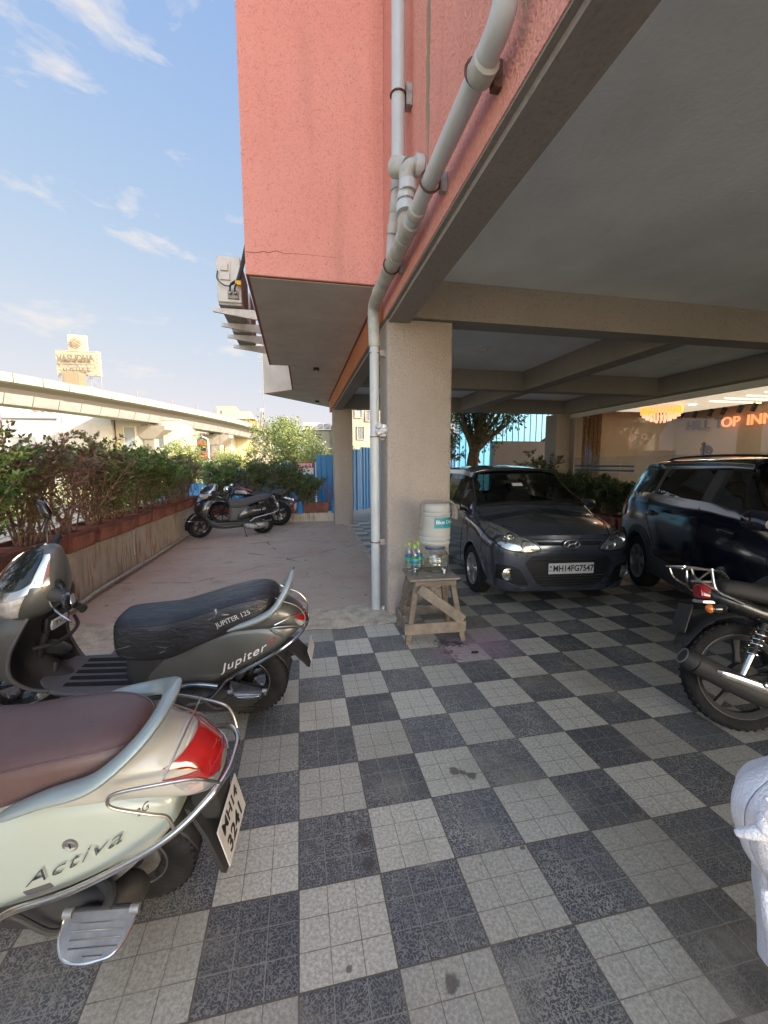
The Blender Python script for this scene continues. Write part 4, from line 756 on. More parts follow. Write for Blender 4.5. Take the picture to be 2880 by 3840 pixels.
mat('blue_cloth', (.03, .22, .50), .7)
for i, x in enumerate((.04, .90)): tagt(MB().prism([(-.05, -.32), (.05, -.32), (.03, 0), (-.03, 0)], 0, .006, frame((x, 9.965, .55), (1, 0, 0), (0, 0, 1))).build('blue_strap', 'blue_cloth'), ('blue cloth strip hanging over the back planter nearer the motorcycle', 'blue cloth strip hanging beside the far column')[i], 'strap', 'blue strips on the back planters')
# foliage
def leafmat(name, cols, rough=.5, tr=.25):
    g = NG(name); n = g.noise(2.6, 3); w = g.n('ShaderNodeTexWhiteNoise'); q = g.n('ShaderNodeVectorMath', operation='SNAP'); g.t.links.new(g.P, q.inputs[0]); q.inputs[1].default_value = (.07, .07, .07); g.t.links.new(q.outputs[0], w.inputs['Vector'])
    f = g.math('ADD', g.math('MULTIPLY', n, 1.5), g.math('MULTIPLY', g.math('SUBTRACT', w.outputs['Value'], .5), .55)); r = g.n('ShaderNodeValToRGB'); e = r.color_ramp.elements; k = len(cols)
    e[0].position = .42; e[0].color = (*cols[0], 1); e[1].position = 1.05 if k == 2 else .98; e[1].color = (*cols[-1], 1)
    for i in range(1, k-1): x = e.new(.42+.56*i/(k-1)); x.color = (*cols[i], 1)
    g.t.links.new(f, r.inputs[0]); g.col(r.outputs[0]); g.b.inputs['Roughness'].default_value = rough
    tl = g.n('ShaderNodeBsdfTranslucent'); g.t.links.new(r.outputs[0], tl.inputs[0]); m = g.n('ShaderNodeMixShader'); m.inputs[0].default_value = tr
    o = g.t.nodes['Material Output']; g.t.links.new(g.b.outputs[0], m.inputs[1]); g.t.links.new(tl.outputs[0], m.inputs[2]); g.t.links.new(m.outputs[0], o.inputs[0])
leafmat('leaf_green', [(.05, .10, .03), (.09, .17, .04), (.20, .28, .07)]); leafmat('leaf_mixed', [(.08, .12, .04), (.17, .09, .07), (.15, .19, .06)]); leafmat('leaf_red', [(.20, .085, .075), (.26, .13, .10), (.13, .13, .06)])
leafmat('leaf_dark', [(.045, .075, .03), (.08, .12, .045), (.12, .16, .06)]); leafmat('leaf_sun', [(.07, .12, .025), (.17, .22, .04), (.30, .32, .07)]); leafmat('leaf_tree', [(.05, .09, .03), (.12, .17, .05), (.26, .28, .08)])
mat('twig', (.20, .12, .085), .85, var=.4, vs=20); mat('bark', (.16, .115, .075), .95, var=.45, vs=9, bump=.8, bs=22)
def leaf(b, p, d, s, rnd):
    d = Vector(d).normalized(); u = d.cross(Vector((rnd.uniform(-1, 1), rnd.uniform(-1, 1), rnd.uniform(.2, 1)))).normalized(); n = u.cross(d)
    k = len(b.v); p = Vector(p); b.v += [tuple(p), tuple(p+d*s*.45+u*s*.24+n*s*.08), tuple(p+d*s), tuple(p+d*s*.45-u*s*.24+n*s*.08)]; b.f += [(k, k+1, k+2), (k, k+2, k+3)]
def shrub(parent, h, sp, seed, lm, nst=11, nsub=9, nl=13, ls=.055, low=.25, lean=(0, 0), thick=.011, twigr=.0035, sparse=0.):
    r = random.Random(seed); fo = MB(); tw = MB()
    for i in range(nst):
        a = r.uniform(0, 2*pi); rad = sp*sqrt(r.uniform(.02, 1)); hh = h*r.uniform(.72, 1.02)*(1-.18*(rad/sp)**2)
        p0_ = Vector((r.uniform(-.06, .06), r.uniform(-.2, .2)*(sp/.4), 0)); p3 = Vector((rad*cos(a)+lean[0], rad*sin(a)+lean[1], hh)); p1 = p0_.lerp(p3, .35)+Vector((r.uniform(-.05, .05), r.uniform(-.05, .05), .05)); p2 = p0_.lerp(p3, .7)+Vector((r.uniform(-.07, .07), r.uniform(-.07, .07), .02))
        st_ = cat([p0_, p1, p2, p3], 4); tw.tube(st_, [thick*.9, thick*.7, thick*.5, twigr], 5)
        for j in range(nsub):
            t = low+(1-low)*(j+r.random())/nsub; k = min(int(t*(len(st_)-1)), len(st_)-2); q = Vector(st_[k]).lerp(Vector(st_[k+1]), t*(len(st_)-1)-k)
            b = r.uniform(0, 2*pi); L_ = sp*r.uniform(.28, .62)*(1.15-.5*t); dv = Vector((cos(b), sin(b), r.uniform(.25, 1.1))).normalized(); e_ = q+dv*L_
            tw.tube([q, q.lerp(e_, .5)+Vector((0, 0, -.01)), e_], [twigr, twigr*.7, twigr*.4], 4)
            dens = nl if t > .45+sparse*.4 else int(nl*(.30-.28*sparse))+1
            for m_ in range(dens):
                u = r.uniform(.15, 1.08); pp_ = q.lerp(e_, u)+Vector((r.gauss(0, .018), r.gauss(0, .018), r.gauss(0, .018)))
                leaf(fo, pp_, dv*.6+Vector((r.uniform(-1, 1), r.uniform(-1, 1), r.uniform(-.5, .9))), ls*r.uniform(.65, 1.25), r)
    tw.build('stem', 'twig', parent, 60); fo.build('foliage', lm, parent, 0)
hd = []
spec = [(1.2, .42, 'leaf_green', 0, 13), (1.30, .44, 'leaf_mixed', .2, 14), (1.12, .44, 'leaf_red', .95, 13), (1.24, .44, 'leaf_mixed', .7, 16), (1.25, .44, 'leaf_green', .15, 17), (1.22, .42, 'leaf_red', 1., 11), (1.20, .42, 'leaf_green', .5, 15)]
protos = []
for k, (h, sp, lm, spa, nst) in enumerate(spec):
    t = thing('shrub', '', 'shrub'); shrub(t, h, sp*1.08, 40+k, lm, nst=nst+4, nsub=13, nl=16, ls=.062, low=.12, sparse=spa*.9); protos.append(t)
order = [0, 1, 0, 1, 2, 3, 4, 6, 4, 0, 6, 1, 3]; used = set()
desc = {0: 'leafy green', 1: 'mixed green and brown', 2: 'reddish thin leaved', 3: 'brown twiggy green topped', 4: 'dense dark green', 5: 'bare red', 6: 'green topped open stemmed'}
for i, y in enumerate(ys):
    k = order[i]; t = protos[k] if k not in used else copy_tree(protos[k]); used.add(k)
    t.location = (-2.41, y+random.uniform(-.05, .05), .79); t.rotation_euler = (0, 0, random.choice((0, pi))+random.uniform(-.3, .3)); s_ = random.uniform(.94, 1.06)*(1 if y < 7 else .93); t.scale = (s_, s_, .90*s_*(1-.008*i))
    t['label'] = f'{desc[k]} shrub in the {WORDS[i] if i else "nearest"} planter on the left wall'; t['group'] = 'shrubs in the left wall planters'
bpy.data.objects.remove(protos[5].children[0]); bpy.data.objects.remove(protos[5].children[0]); bpy.data.objects.remove(protos[5])
bk = [(-1.95, 1.05, .42, 'leaf_green', 60, 'bright green bushy shrub at the far left corner behind the motorcycle'), (-1.2, 1.22, .52, 'leaf_dark', 61, 'tall dense dark green shrub right behind the motorcycle tank'), (-.45, 1.12, .5, 'leaf_dark', 62, 'dense dark green shrub behind the motorcycle seat'), (.18, .70, .46, 'leaf_dark', 63, 'lower round dark green shrub under the red warning sign'), (.80, .85, .25, 'leaf_red', 64, 'thin nearly bare reddish shrub beside the far column')]
for x, h, sp, lm, sd_, lb in bk:
    t = thing('shrub', lb, 'shrub', (x, 10.2, .42), group='shrubs at the back of the terrace')
    if sd_ == 64: shrub(t, h, sp, sd_, lm, nst=5, nsub=6, nl=4, ls=.05)
    else: shrub(t, h*1.08, sp*1.25, sd_, lm, nst=26, nsub=14, nl=20, ls=.07, low=.05)
for i, (x, y, h, sp) in enumerate(((7.0, 8.5, 1.0, .4), (7.0, 7.75, 1.05, .42), (7.0, 7.0, .85, .4), (7.0, 6.25, .9, .42), (7.0, 5.5, .85, .4))):
    if i < 2: t = thing('shrub', '', 'shrub'); shrub(t, 1.0, .45, 80+i, 'leaf_dark', nst=22, nsub=13, nl=20, ls=.075, low=.05); pr_ = pr_+[t] if i else [t]
    else: t = copy_tree(pr_[i % 2])
    t.location = (x, y, .30); t.scale = (sp/.45, sp/.45*1.1, h); t.rotation_euler = (0, 0, i*1.1); t['label'] = f'dark green shrub before the lobby glass, {("farthest from the camera", "tallest, second farthest", "middle one", "behind the hatchback bonnet", "nearest, behind the dark car")[i]}'; t['group'] = 'shrubs before the lobby glass'
t = thing('shrub', 'open leafy dark shrub just left of the right rear column', 'shrub', (6.45, 9.1, 0)); shrub(t, 1.95, .55, 88, 'leaf_dark', nst=13, nsub=12, nl=15, ls=.085, low=.3, thick=.02)
# corrugated sheet fences
def m_sheet(name, col):
    g = NG(name); n = g.noise(2., 5, vec=g.map((1, 1, .4))); c = g.mix(g.ramp(n, .4, .7, 0, .35), col, tuple(x*.6+.05 for x in col)); g.col(c); g.b.inputs['Roughness'].default_value = .55
m_sheet('blue_sheet', (.035, .20, .42)); m_sheet('cyan_sheet', (.05, .25, .40)); mat('white_edge', (.6, .6, .58), .7)
def sheet(a, b, z0, z1, m='blue_sheet', parent=None, pitch=.19, name='sheet'):
    a = Vector((*a, 0)); b = Vector((*b, 0)); d = (b-a); L_ = d.length; d.normalize(); n = Vector((d.y, -d.x, 0)); pr = []; x = 0
    while x < L_-1e-6:
        for dx, o in ((0, 0), (.10, 0), (.12, .03), (.15, .03), (.17, 0)):
            if x+dx <= L_: pr.append((x+dx, o))
        x += pitch
    pr.append((L_, 0)); v = []
    for x, o in pr: p = a+d*x+n*o; v += [(p.x, p.y, z0), (p.x, p.y, z1)]
    o_ = MB().add(v, [(2*i, 2*i+2, 2*i+3, 2*i+1) for i in range(len(pr)-1)]).build(name, m, parent, 0); md = o_.modifiers.new('s', 'SOLIDIFY'); md.thickness = .004; return o_
f1 = thing('sheet_fence', 'blue corrugated sheet fence with the red warning sign behind the terrace shrubs', 'fence')
sheet((-4.6, 12.75), (-3.0, 12.9), -1.4, .95, parent=f1); sheet((-2.98, 12.95), (-.55, 13.0), -1.4, 1.35, parent=f1); sheet((-.53, 13.0), (.56, 13.02), -1.4, 1.60, parent=f1); sheet((.60, 12.98), (1.25, 12.9), -1.4, 1.84, parent=f1); MB().box(.565, .595, 12.97, 13.0, -1.4, 1.6).build('post', 'white_edge', f1)
f2 = thing('sheet_fence', 'tall blue corrugated sheet fence seen between the two columns', 'fence')
sheet((1.25, 11.9), (2.02, 12.62), -.1, 2.02, parent=f2); sheet((2.06, 12.66), (2.52, 13.2), -.1, 2.10, parent=f2); sheet((2.54, 13.22), (3.9, 14.8), -.1, 2.55, parent=f2); sheet((3.92, 14.82), (6.88, 16.28), -.1, 2.75, parent=f2); MB().box(2.025, 2.055, 12.63, 12.66, -.1, 2.05).build('post', 'white_edge', f2)
sgn = thing('warning_sign', 'red signboard reading सावधान in white on the blue sheet fence', 'sign', (.22, 12.93, 1.44)); mat('sign_red', (.42, .012, .02), .5); mat('sign_white', (.62, .60, .56), .5)
MB().box(-.28, .28, -.012, 0, -.02, .155).build('board', 'sign_red', sgn); MB().box(-.28, .28, -.012, 0, -.24, -.0205).build('lower_board', 'sign_white', sgn)
text_at('सावधान', sgn.location+Vector((0, -.018, .062)), (1, 0, 0), (0, 0, 1), .165, 'sign_white', None, depth=.006, offset=.003)
o = bpy.data.objects[-1] if 0 else [q for q in C.objects if q.name.startswith('lettering')][-1]; o.parent = sgn; o.matrix_parent_inverse = Matrix.Translation(-sgn.location)
# right rear: retaining wall, tree, sheets, yellow machine
tagt(B(6.55, 14, 12.0, 12.3, -.1, 2.30, 'retaining_wall', 'beam_paint'), 'plain tan retaining wall behind the hatchback', 'wall')
tagt(sheet((6.9, 16.3), (9.15, 16.4), -.5, 4.6, 'cyan_sheet', name='sheet_fence', pitch=.30), 'tall bright cyan sheet wall rising behind the retaining wall, left half', 'fence'); tagt(sheet((9.2, 16.41), (15, 16.6), -.5, 4.6, 'cyan_sheet', name='sheet_fence', pitch=.30), 'tall bright cyan sheet wall rising behind the retaining wall, right half', 'fence')
mat('machine_yellow', (.75, .32, .02), .4); ym = thing('digger', 'small orange yellow digger arm and body showing over the retaining wall', 'digger', (9.5, 13.2, 2.2))
MB().box(-.05, .8, -.2, .3, -.4, .42).build('body', 'machine_yellow', ym, bevel=.05); MB().tube([(-.45, 0, .15), (-.25, 0, .28), (.0, 0, .2)], .06, 8).build('arm', 'black_metal', ym); MB().tube([(-.15, 0, .3), (-.22, 0, .6)], .035, 8).build('lever', 'white_edge', ym)
def tree(label, loc, h, cr, lm, seed, nleaf=5200, ls=.16, trunk=.14, kind='tree', lean=(0, 0), zc=.62, ncl=46, group=None, asp=.75, forks=5, name='tree'):
    r = random.Random(seed); t = thing(name, label, kind, loc, group=group); tr = MB(); fo = MB(); top = Vector((lean[0], lean[1], h*zc*.72))
    tr.tube([(0, 0, -.1), (lean[0]*.2, lean[1]*.2, h*.2), (lean[0]*.6, lean[1]*.6, h*.4), tuple(top)], [trunk*1.3, trunk, trunk*.85, trunk*.55], 10, 4)
    cc = Vector((lean[0]*1.2, lean[1]*1.2, h*zc)); cl = []
    for i in range(ncl):
        while True:
            v = Vector((r.uniform(-1, 1), r.uniform(-1, 1), r.uniform(-1, 1)))
            if v.length < 1: break
        v = v*(.55+.45*v.length) if v.length > .1 else v
        p = cc+Vector((v.x*cr, v.y*cr, v.z*cr*asp)); p += Vector((noise.noise(p*.8)*.3*cr, 0, noise.noise(p*.9+Vector((5, 5, 5)))*.35*cr)); cl.append(p)
    for i, p in enumerate(cl):
        if i % 2 == 0: s_ = top.lerp(Vector((0, 0, h*.3)), r.uniform(0, .6)); tr.tube([s_, s_.lerp(p, .55)+Vector((0, 0, -.05*cr)), p], [trunk*.42, trunk*.25, trunk*.07], 6, 3)
        m_ = nleaf//ncl; R0 = cr*r.uniform(.20, .36)
        for _ in range(m_):
            d = Vector((r.gauss(0, 1), r.gauss(0, 1), r.gauss(0, .7))); d = d.normalized()*R0*r.uniform(.35, 1.05); leaf(fo, p+d, d.normalized()+Vector((r.uniform(-.7, .7), r.uniform(-.7, .7), r.uniform(-1, .3))), ls*r.uniform(.6, 1.2), r)
    tr.build('trunk', 'bark', t, 60); fo.build('foliage', lm, t, 0); return t
tr_ = tree('dark leaved tree with a thick leaning trunk behind the hatchback', (5.15, 10.9, 0), 4.8, 1.2, 'leaf_dark', 5, 4800, .12, .2, lean=(.30, 0), zc=.66, ncl=44, asp=1.0)
tree('slimmer dark tree close behind the front column, left of the thick trunk', (4.45, 11.3, 0), 4.2, 1.0, 'leaf_green', 6, 5200, .11, .12, lean=(-.25, 0), zc=.55, ncl=50, asp=1.5)
fl_ = MB(); mat('flower_red', (.55, .02, .05), .6)
for x, z in ((5.35, 1.62), (5.38, 1.58), (5.33, 1.66)): fl_.ell((x, 10.6, z), (.035, .03, .035), 8, 6)
fl_.build('flower', 'flower_red', None, 60); o = [q for q in C.objects if q.name.startswith('flower')][-1]; o.parent = tr_; o.matrix_parent_inverse = Matrix.Translation(-tr_.location)
# trees beyond the fences
T = [('broad sunlit tree behind the blue fence, right of the viaduct end', (-.9, 23.5, -1.5), 5.9, 2.2, 'leaf_tree', 11, 9000, .16, .12, .66, 70), ('tall yellowish young tree rising above the broad tree', (-.4, 26, -1.5), 6.3, 1.2, 'leaf_sun', 12, 3000, .14, .09, .80, 28), ('spreading tree in front of the weathered house', (1.3, 20.5, -1.5), 4.6, 1.35, 'leaf_tree', 13, 3400, .13, .1, .72, 34),
     ('low bushy tree under the viaduct pillar', (-4.0, 21, -1.5), 4.2, 1.6, 'leaf_tree', 14, 4600, .13, .1, .62, 40), ('round green tree behind the left hedge end', (-7.0, 27, -1.5), 5.0, 1.9, 'leaf_sun', 15, 5000, .16, .12, .6, 40), ('sunlit tree beyond the left hedge middle', (-13.5, 31, -1.5), 5.2, 2.4, 'leaf_sun', 16, 5000, .2, .12, .55, 40),
     ('yellow green tree low behind the nearest hedge', (-17.5, 24, -1.5), 4.0, 2.4, 'leaf_sun', 17, 4600, .2, .12, .5, 40), ('small tree beside the far street lamp', (-4.8, 34, -1.5), 5.2, 1.7, 'leaf_sun', 18, 4000, .17, .1, .62, 34), ('distant tree seen past the far column', (3.0, 27, -1.5), 5.0, 1.7, 'leaf_tree', 19, 3400, .17, .1, .62, 30),
     ('yellow green bush at the far left edge', (-14, 15, -1.5), 3.2, 1.9, 'leaf_sun', 20, 4200, .15, .1, .5, 36), ('sunlit bush below the left planters', (-9.5, 14, -1.5), 2.8, 1.7, 'leaf_sun', 21, 4200, .13, .08, .5, 36), ('sunlit bush beyond the middle of the left hedge', (-7.5, 18.5, -1.5), 3.0, 1.7, 'leaf_sun', 22, 4200, .13, .08, .52, 36)]
for lb, lo_, h, cr, lm, sd_, nl, ls, tk, zc, nc in T: tree(lb, lo_, h, cr, lm, sd_, nl, ls, tk, zc=zc, ncl=nc, group='trees beyond the terrace')
# ---------------- viaduct ----------------
def m_conc(name, a, b, k=.35):
    g = NG(name); n = g.noise(.5, 6, rough=.65); v = g.noise(1.6, 5, vec=g.map((1, 1, .25)), rough=.65); c = g.mix(g.ramp(n, .35, .7), a, b); c = g.mix(g.ramp(v, .5, .75, 0, k), c, tuple(x*.55 for x in b)); g.col(c); g.b.inputs['Roughness'].default_value = .9
m_conc('viaduct_concrete', (.185, .19, .185), (.14, .145, .14)); m_conc('parapet_concrete', (.23, .21, .175), (.18, .165, .135)); mat('joint_dark', (.09, .085, .08), .9)
vd = thing('viaduct', 'long curved concrete viaduct of precast box segments crossing behind the hedge', 'bridge')
vp_ = [(-38.5, 44.5), (-35.5, 49.2), (-32.58, 54.25), (-30.3, 58.2), (-28.1, 62.4), (-26.1, 67.0), (-24.2, 71.4), (-22.2, 76.4), (-20.2, 81.6), (-17.9, 88.2), (-15.3, 96.6), (-12.9, 106.0), (-10.6, 118), (-8.6, 133), (-7.0, 150)]
cv = [Vector((x, y, 0)) for x, y in cat(vp_, 30)]; ln_ = [0]
for a, b in zip(cv, cv[1:]): ln_.append(ln_[-1]+(b-a).length)
def at_len(s_):
    import bisect
    i = min(max(bisect.bisect(ln_, s_)-1, 0), len(cv)-2); f = (s_-ln_[i])/(ln_[i+1]-ln_[i]); d = (cv[i+1]-cv[i]).normalized(); return cv[i].lerp(cv[i+1], f), d, Vector((-d.y, d.x, 0))   # normal points away from camera
SEG = 3.15; nseg = int(ln_[-1]/SEG)
prof_box = [(0, 10.98), (0, 11.12), (7.6, 11.12), (7.6, 10.98), (6.3, 10.75), (5.75, 10.4), (5.3, 8.72), (2.3, 8.72), (1.85, 10.4), (1.3, 10.75)]
pc_ = [(0.02, 10.98)]+[(.5+.9*sin(a), 10.92-.0*a) for a in ()]+[(1.05, 10.80), (1.45, 10.62), (1.68, 10.3), (1.80, 9.9), (2.15, 8.95), (2.3, 8.72), (5.3, 8.72), (5.8, 10.3), (6.5, 10.8), (7.58, 10.98), (7.58, 11.1), (.02, 11.1)]
for i in range(nseg):
    s0, s1 = i*SEG+.055, (i+1)*SEG-.055; r2 = []; r3 = []
    for s_ in (s0, s1):
        p, d, n = at_len(s_); r2.append([tuple(p+n*a+Vector((0, 0, z))) for a, z in pc_]); r3.append([tuple(p+n*a+Vector((0, 0, z))) for a, z in ((-.02, 11.0), (.16, 11.0), (.16, 12.0), (-.02, 12.0))])
    if i < 100:
        MB().ring(r2).build('box_segment', 'viaduct_concrete', vd, 50); MB().ring(r3).build('parapet_panel', 'parapet_concrete', vd, 30)
co_ = []
for s_ in [k*2. for k in range(int(ln_[-1]/2))]: p, d, n = at_len(s_); co_.append([tuple(p+n*a+Vector((0, 0, z))) for a, z in ((.3, 11.02), (1.5, 10.5), (2.4, 8.8), (5.2, 8.8), (7.2, 11.0))])
MB().ring(co_).build('core', 'joint_dark', vd, 30)
gi = len(co_); MB().ring([[(p[0]+.02, p[1]+.02, 11.0+k) for k in (0, .95)]+[(p[0]-.0, p[1]+.1, 11.95), (p[0], p[1]+.1, 11.0)] for p in [c_[4] for c_ in co_]]).build('far_parapet', 'parapet_concrete', vd, 30)
def pier(s_, name='pillar'):
    p, d, n = at_len(s_); c_ = p+n*3.8; M_ = Matrix((d, n, Vector((0, 0, 1)))).transposed().to_4x4(); M_.translation = (c_.x, c_.y, 0)
    o = thing('viaduct_pillar', '', 'bridge pillar'); b = MB().box(-1.0, 1.0, -1.05, 1.05, -1.5, 6.2, M_); b.build('shaft', 'parapet_concrete', o, 30, .06)
    pr = [(-3.3, 8.25), (-3.3, 7.55), (-1.05, 6.0), (1.05, 6.0), (3.3, 7.55), (3.3, 8.25)]; q = MB(); q.ring([[tuple(M_ @ Vector((x, y, z))) for y, z in pr] for x in (-1.15, 1.15)]); q.build('pier_cap', 'parapet_concrete', o, 30)
    for y in (-1.2, 1.2): MB().box(-.5, .5, y-.4, y+.4, 8.2505, 8.72, M_).build('bearing', 'joint_dark', o)
    return o
import bisect
def s_near(x): return min(range(len(cv)), key=lambda i: abs(cv[i].x-x))
for lb, x in (('nearest viaduct pillar with a wide tapering cap, at the left edge', -34.3), ('second viaduct pillar, its stepped cap above the hedge', -21.6), ('third viaduct pillar, behind the broad tree', -14.6), ('farthest viaduct pillar, nearly hidden by trees', -9.8)):
    o = pier(ln_[s_near(x)]); o['label'] = lb; o['group'] = 'viaduct pillars'
mat('post_dark', (.14, .12, .10), .8)
for i, x in enumerate((-24.2, -21.2, -18.7, -16.6, -14.9, -13.4, -12.2)):
    s_ = ln_[s_near(x)]; p, d, n = at_len(s_)
    tagt(MB().cyl((p.x+n.x*.5, p.y+n.y*.5, 11.1), (p.x+n.x*.5, p.y+n.y*.5, 13.0+(.35 if i == 3 else 0)), .10, 6).build('post', 'post_dark'), f'thin dark post standing on the viaduct, {("leftmost", "second from left", "third from left", "thicker fourth from left", "fifth from left", "sixth from left", "rightmost")[i]} of the row', 'post', 'thin posts on the viaduct')
p, d, n = at_len(ln_[s_near(-10.6)]); lp_ = thing('mast_post', 'thick dark post with a small head on the viaduct near the yellow house', 'post', (p.x+.6, p.y, 11.1)); MB().cyl((0, 0, 0), (.5, 0, 5.0), .33, 8).build('pole', 'post_dark', lp_); MB().box(.1, 1.0, -.3, .3, 4.9, 5.5).build('head', 'white_edge', lp_)
# ---------------- far buildings ----------------
m_conc('cream_wall', (.31, .28, .22), (.26, .23, .18), .25); m_conc('yellow_wall', (.33, .30, .18), (.28, .25, .15), .2); m_conc('weathered_wall', (.29, .27, .21), (.18, .175, .135), .7); m_conc('pale_wall', (.38, .37, .34), (.33, .32, .30), .15); m_conc('pinkish_wall', (.38, .29, .235), (.33, .26, .21), .2)
m_conc('panel_grey', (.34, .34, .33), (.30, .30, .30), .2); mat('window_dark', (.05, .06, .07), .15); mat('window_grey', (.16, .18, .19), .2); mat('orange_paint', (.65, .16, .05), .7); mat('sign_letter', (.09, .075, .06), .7); mat('truss_grey', (.12, .12, .13), .6); mat('tank_brown', (.13, .11, .07), .8); mat('red_letter', (.65, .05, .05), .6)
def win(t, x0, x1, z0, z1, y, m='window_dark', fm='cream_wall', bars=0):
    f = MB(); d = .12*(1 if x1-x0 > 1 else .6)
    for a in ((x0-d, x0, z0-d, z1+d), (x1, x1+d, z0-d, z1+d), (x0, x1, z0-d, z0), (x0, x1, z1, z1+d)): f.box(a[0], a[1], y-.12, y-.002, a[2], a[3])
    o = f.build('window', fm, t); g_ = MB().box(x0, x1, y-.03, y-.003, z0, z1).build('pane', m, o, 0)
    if bars:
        b = MB()
        for k in range(1, bars): b.box(x0+(x1-x0)*k/bars-.02, x0+(x1-x0)*k/bars+.02, y-.07, y-.04, z0, z1)
        for k in range(1, 3): b.box(x0, x1, y-.072, y-.045, z0+(z1-z0)*k/3-.02, z0+(z1-z0)*k/3+.02)
        b.build('window_bars', 'truss_grey', o)
def house(label, x0, x1, y, dep, z1, m, z0=-1.5, wins=(), name='house', group=None):
    t = thing(name, label, 'building', group=group); MB().box(x0, x1, y, y+dep, z0, z1).build('wall', m, t, 30); MB().box(x0-.15, x1+.15, y-.15, y+dep+.15, z1+.001, z1+.25).build('parapet', m, t, 30)
    for a in wins: win(t, *a[:4], y, *(a[4:]))
    return t
h1 = house('weathered two storey house with a barred window and a railed roof, beyond the fence', .75, 3.4, 45, 7, 5.2, 'weathered_wall', wins=((1.65, 2.5, 4.2, 4.85, 'window_dark', 'weathered_wall', 6),))
fr = MB()
for x in (.6, 1.3, 2.0, 2.7, 3.45): fr.cyl((x, 44.8, 5.25), (x, 44.8, 5.95), .05, 6)
for z in (5.3, 5.93): fr.cyl((.6, 44.8, z), (3.45, 44.8, z), .045, 6)
for k in range(4): fr.cyl((.6+.71*k, 44.8, 5.3), (1.31+.71*k, 44.8, 5.93), .025, 4)
fr.build('roof_frame', 'white_edge', h1); MB().box(.6, 3.45, 45.2, 45.25, 5.3, 5.95).build('roof_screen', 'panel_grey', h1)
house('narrow greenish house just right of the weathered one', 3.45, 4.6, 46, 7, 5.6, 'yellow_wall', wins=((3.8, 4.2, 3.6, 4.4),))
house('tall stained yellow building seen between the columns', 5.0, 8.2, 38, 8, 7.6, 'weathered_wall', wins=((5.5, 6.1, 3.9, 5.0, 'window_grey', 'weathered_wall', 4), (6.3, 6.9, 5.6, 6.5, 'window_grey', 'weathered_wall', 4), (5.3, 5.9, 5.9, 6.6, 'window_grey')))
h3 = house('pale yellow house with a stepped roof showing above the far end of the viaduct', -21.4, -16.9, 120, 8, 17.0, 'yellow_wall', wins=((-20.8, -20.2, 15.2, 16.2),))
MB().box(-16.9, -12.8, 119.9, 127, -1.5, 16.0).build('wall', 'yellow_wall', h3); MB().box(-17, -11.6, 118.8, 126, 13.9, 14.4).build('balcony', 'cream_wall', h3); MB().box(-13, -11.2, 119, 126, 12.2, 13.4).build('wall', 'orange_paint', h3)
house('long cream building with tall windows behind the hedge and viaduct', -30.9, -20.6, 79, 12, 9.3, 'cream_wall', wins=((-29.6, -27.9, 4.4, 8.0, 'window_grey', 'pale_wall'), (-26.9, -25.6, 4.4, 8.6, 'window_grey', 'pinkish_wall'), (-24.7, -23.3, 4.4, 7.5, 'window_dark', 'pale_wall'), (-22.5, -21.5, 4.4, 7.6, 'window_grey', 'pale_wall')))
h5 = house('white walled building directly left of the long cream one', -38.5, -31.2, 78, 10, 10.4, 'pale_wall'); 
h6 = house('grey panelled shop block with red lettering under the viaduct', -46.5, -38.6, 77, 10, 11.4, 'panel_grey', wins=((-45.5, -42, 3, 6, 'window_grey'),)); text_at('पा व बा', (-40.6, 76.9, 10.35), (1, 0, 0), (0, 0, 1), 1.1, 'red_letter', h6, depth=.05)
MB().box(-46.5, -38.7, 76.8, 77, 8.9, 9.1).build('ledge', 'joint_dark', h6)
house('pinkish building at the far left below the viaduct', -58, -47, 74, 10, 8.5, 'pinkish_wall', wins=((-56, -53.5, 4, 6.5, 'window_grey'), (-51.5, -49.5, 4, 6.5, 'window_grey')))
h7 = house('cream apartment block with orange balconies right of the second pillar', -25.5, -17.0, 112, 10, 11.5, 'cream_wall', wins=((-24.5, -23.2, 8.2, 9.4), (-20, -18.6, 8.2, 9.4), (-24.5, -23.2, 5, 6.2), (-20, -18.6, 5, 6.2)))
for z in (7.4, 4.3): MB().box(-24.9, -21.6, 111.0, 111.9, z-.9, z).build('balcony', 'orange_paint', h7)
house('distant pale block behind the left trees', -14.5, -8.0, 130, 10, 8.6, 'cream_wall', wins=((-13.5, -12.5, 4.5, 6), (-11, -10, 4.5, 6)))
h8 = house('distant yellow block right of the broad tree', 9, 18, 60, 10, 8, 'yellow_wall', wins=((10, 11.5, 4, 5.5), (13, 14.5, 4, 5.5)))
# rooftop hoarding
hb = thing('rooftop_hoarding', 'rooftop hoarding reading VASUDHA HOUSE with a striped leaf emblem on steel legs', 'hoarding', (0, 0, 0))
m_conc('hoarding_panel', (.31, .27, .18), (.26, .225, .15), .2)
MB().box(-59.0, -49.1, 120, 120.6, 24.1, 30.1).build('panel', 'hoarding_panel', hb); MB().box(-56.1, -51.9, 120.05, 120.65, 30.1, 34.0).build('upper_panel', 'hoarding_panel', hb)
lg = MB()
for a, b in zip([-58.8, -56.4, -54, -51.6, -49.3], [-56.4, -54, -51.6, -49.3, None]):
    lg.cyl((a, 120.2, 14), (a, 120.2, 24.1), .12, 6)
    if b: lg.cyl((a, 120.2, 24.0), (b, 120.2, 20.5), .07, 5); lg.cyl((b, 120.2, 24.0), (a, 120.2, 20.5), .07, 5); lg.cyl((a, 120.2, 20.5), (b, 120.2, 20.5), .07, 5)
lg.build('legs', 'truss_grey', hb)
fr = MB()
for z in (29.75, 26.75, 25.9, 24.3): fr.box(-58.6, -50.0, 119.2, 119.35, z-.1, z+.1)
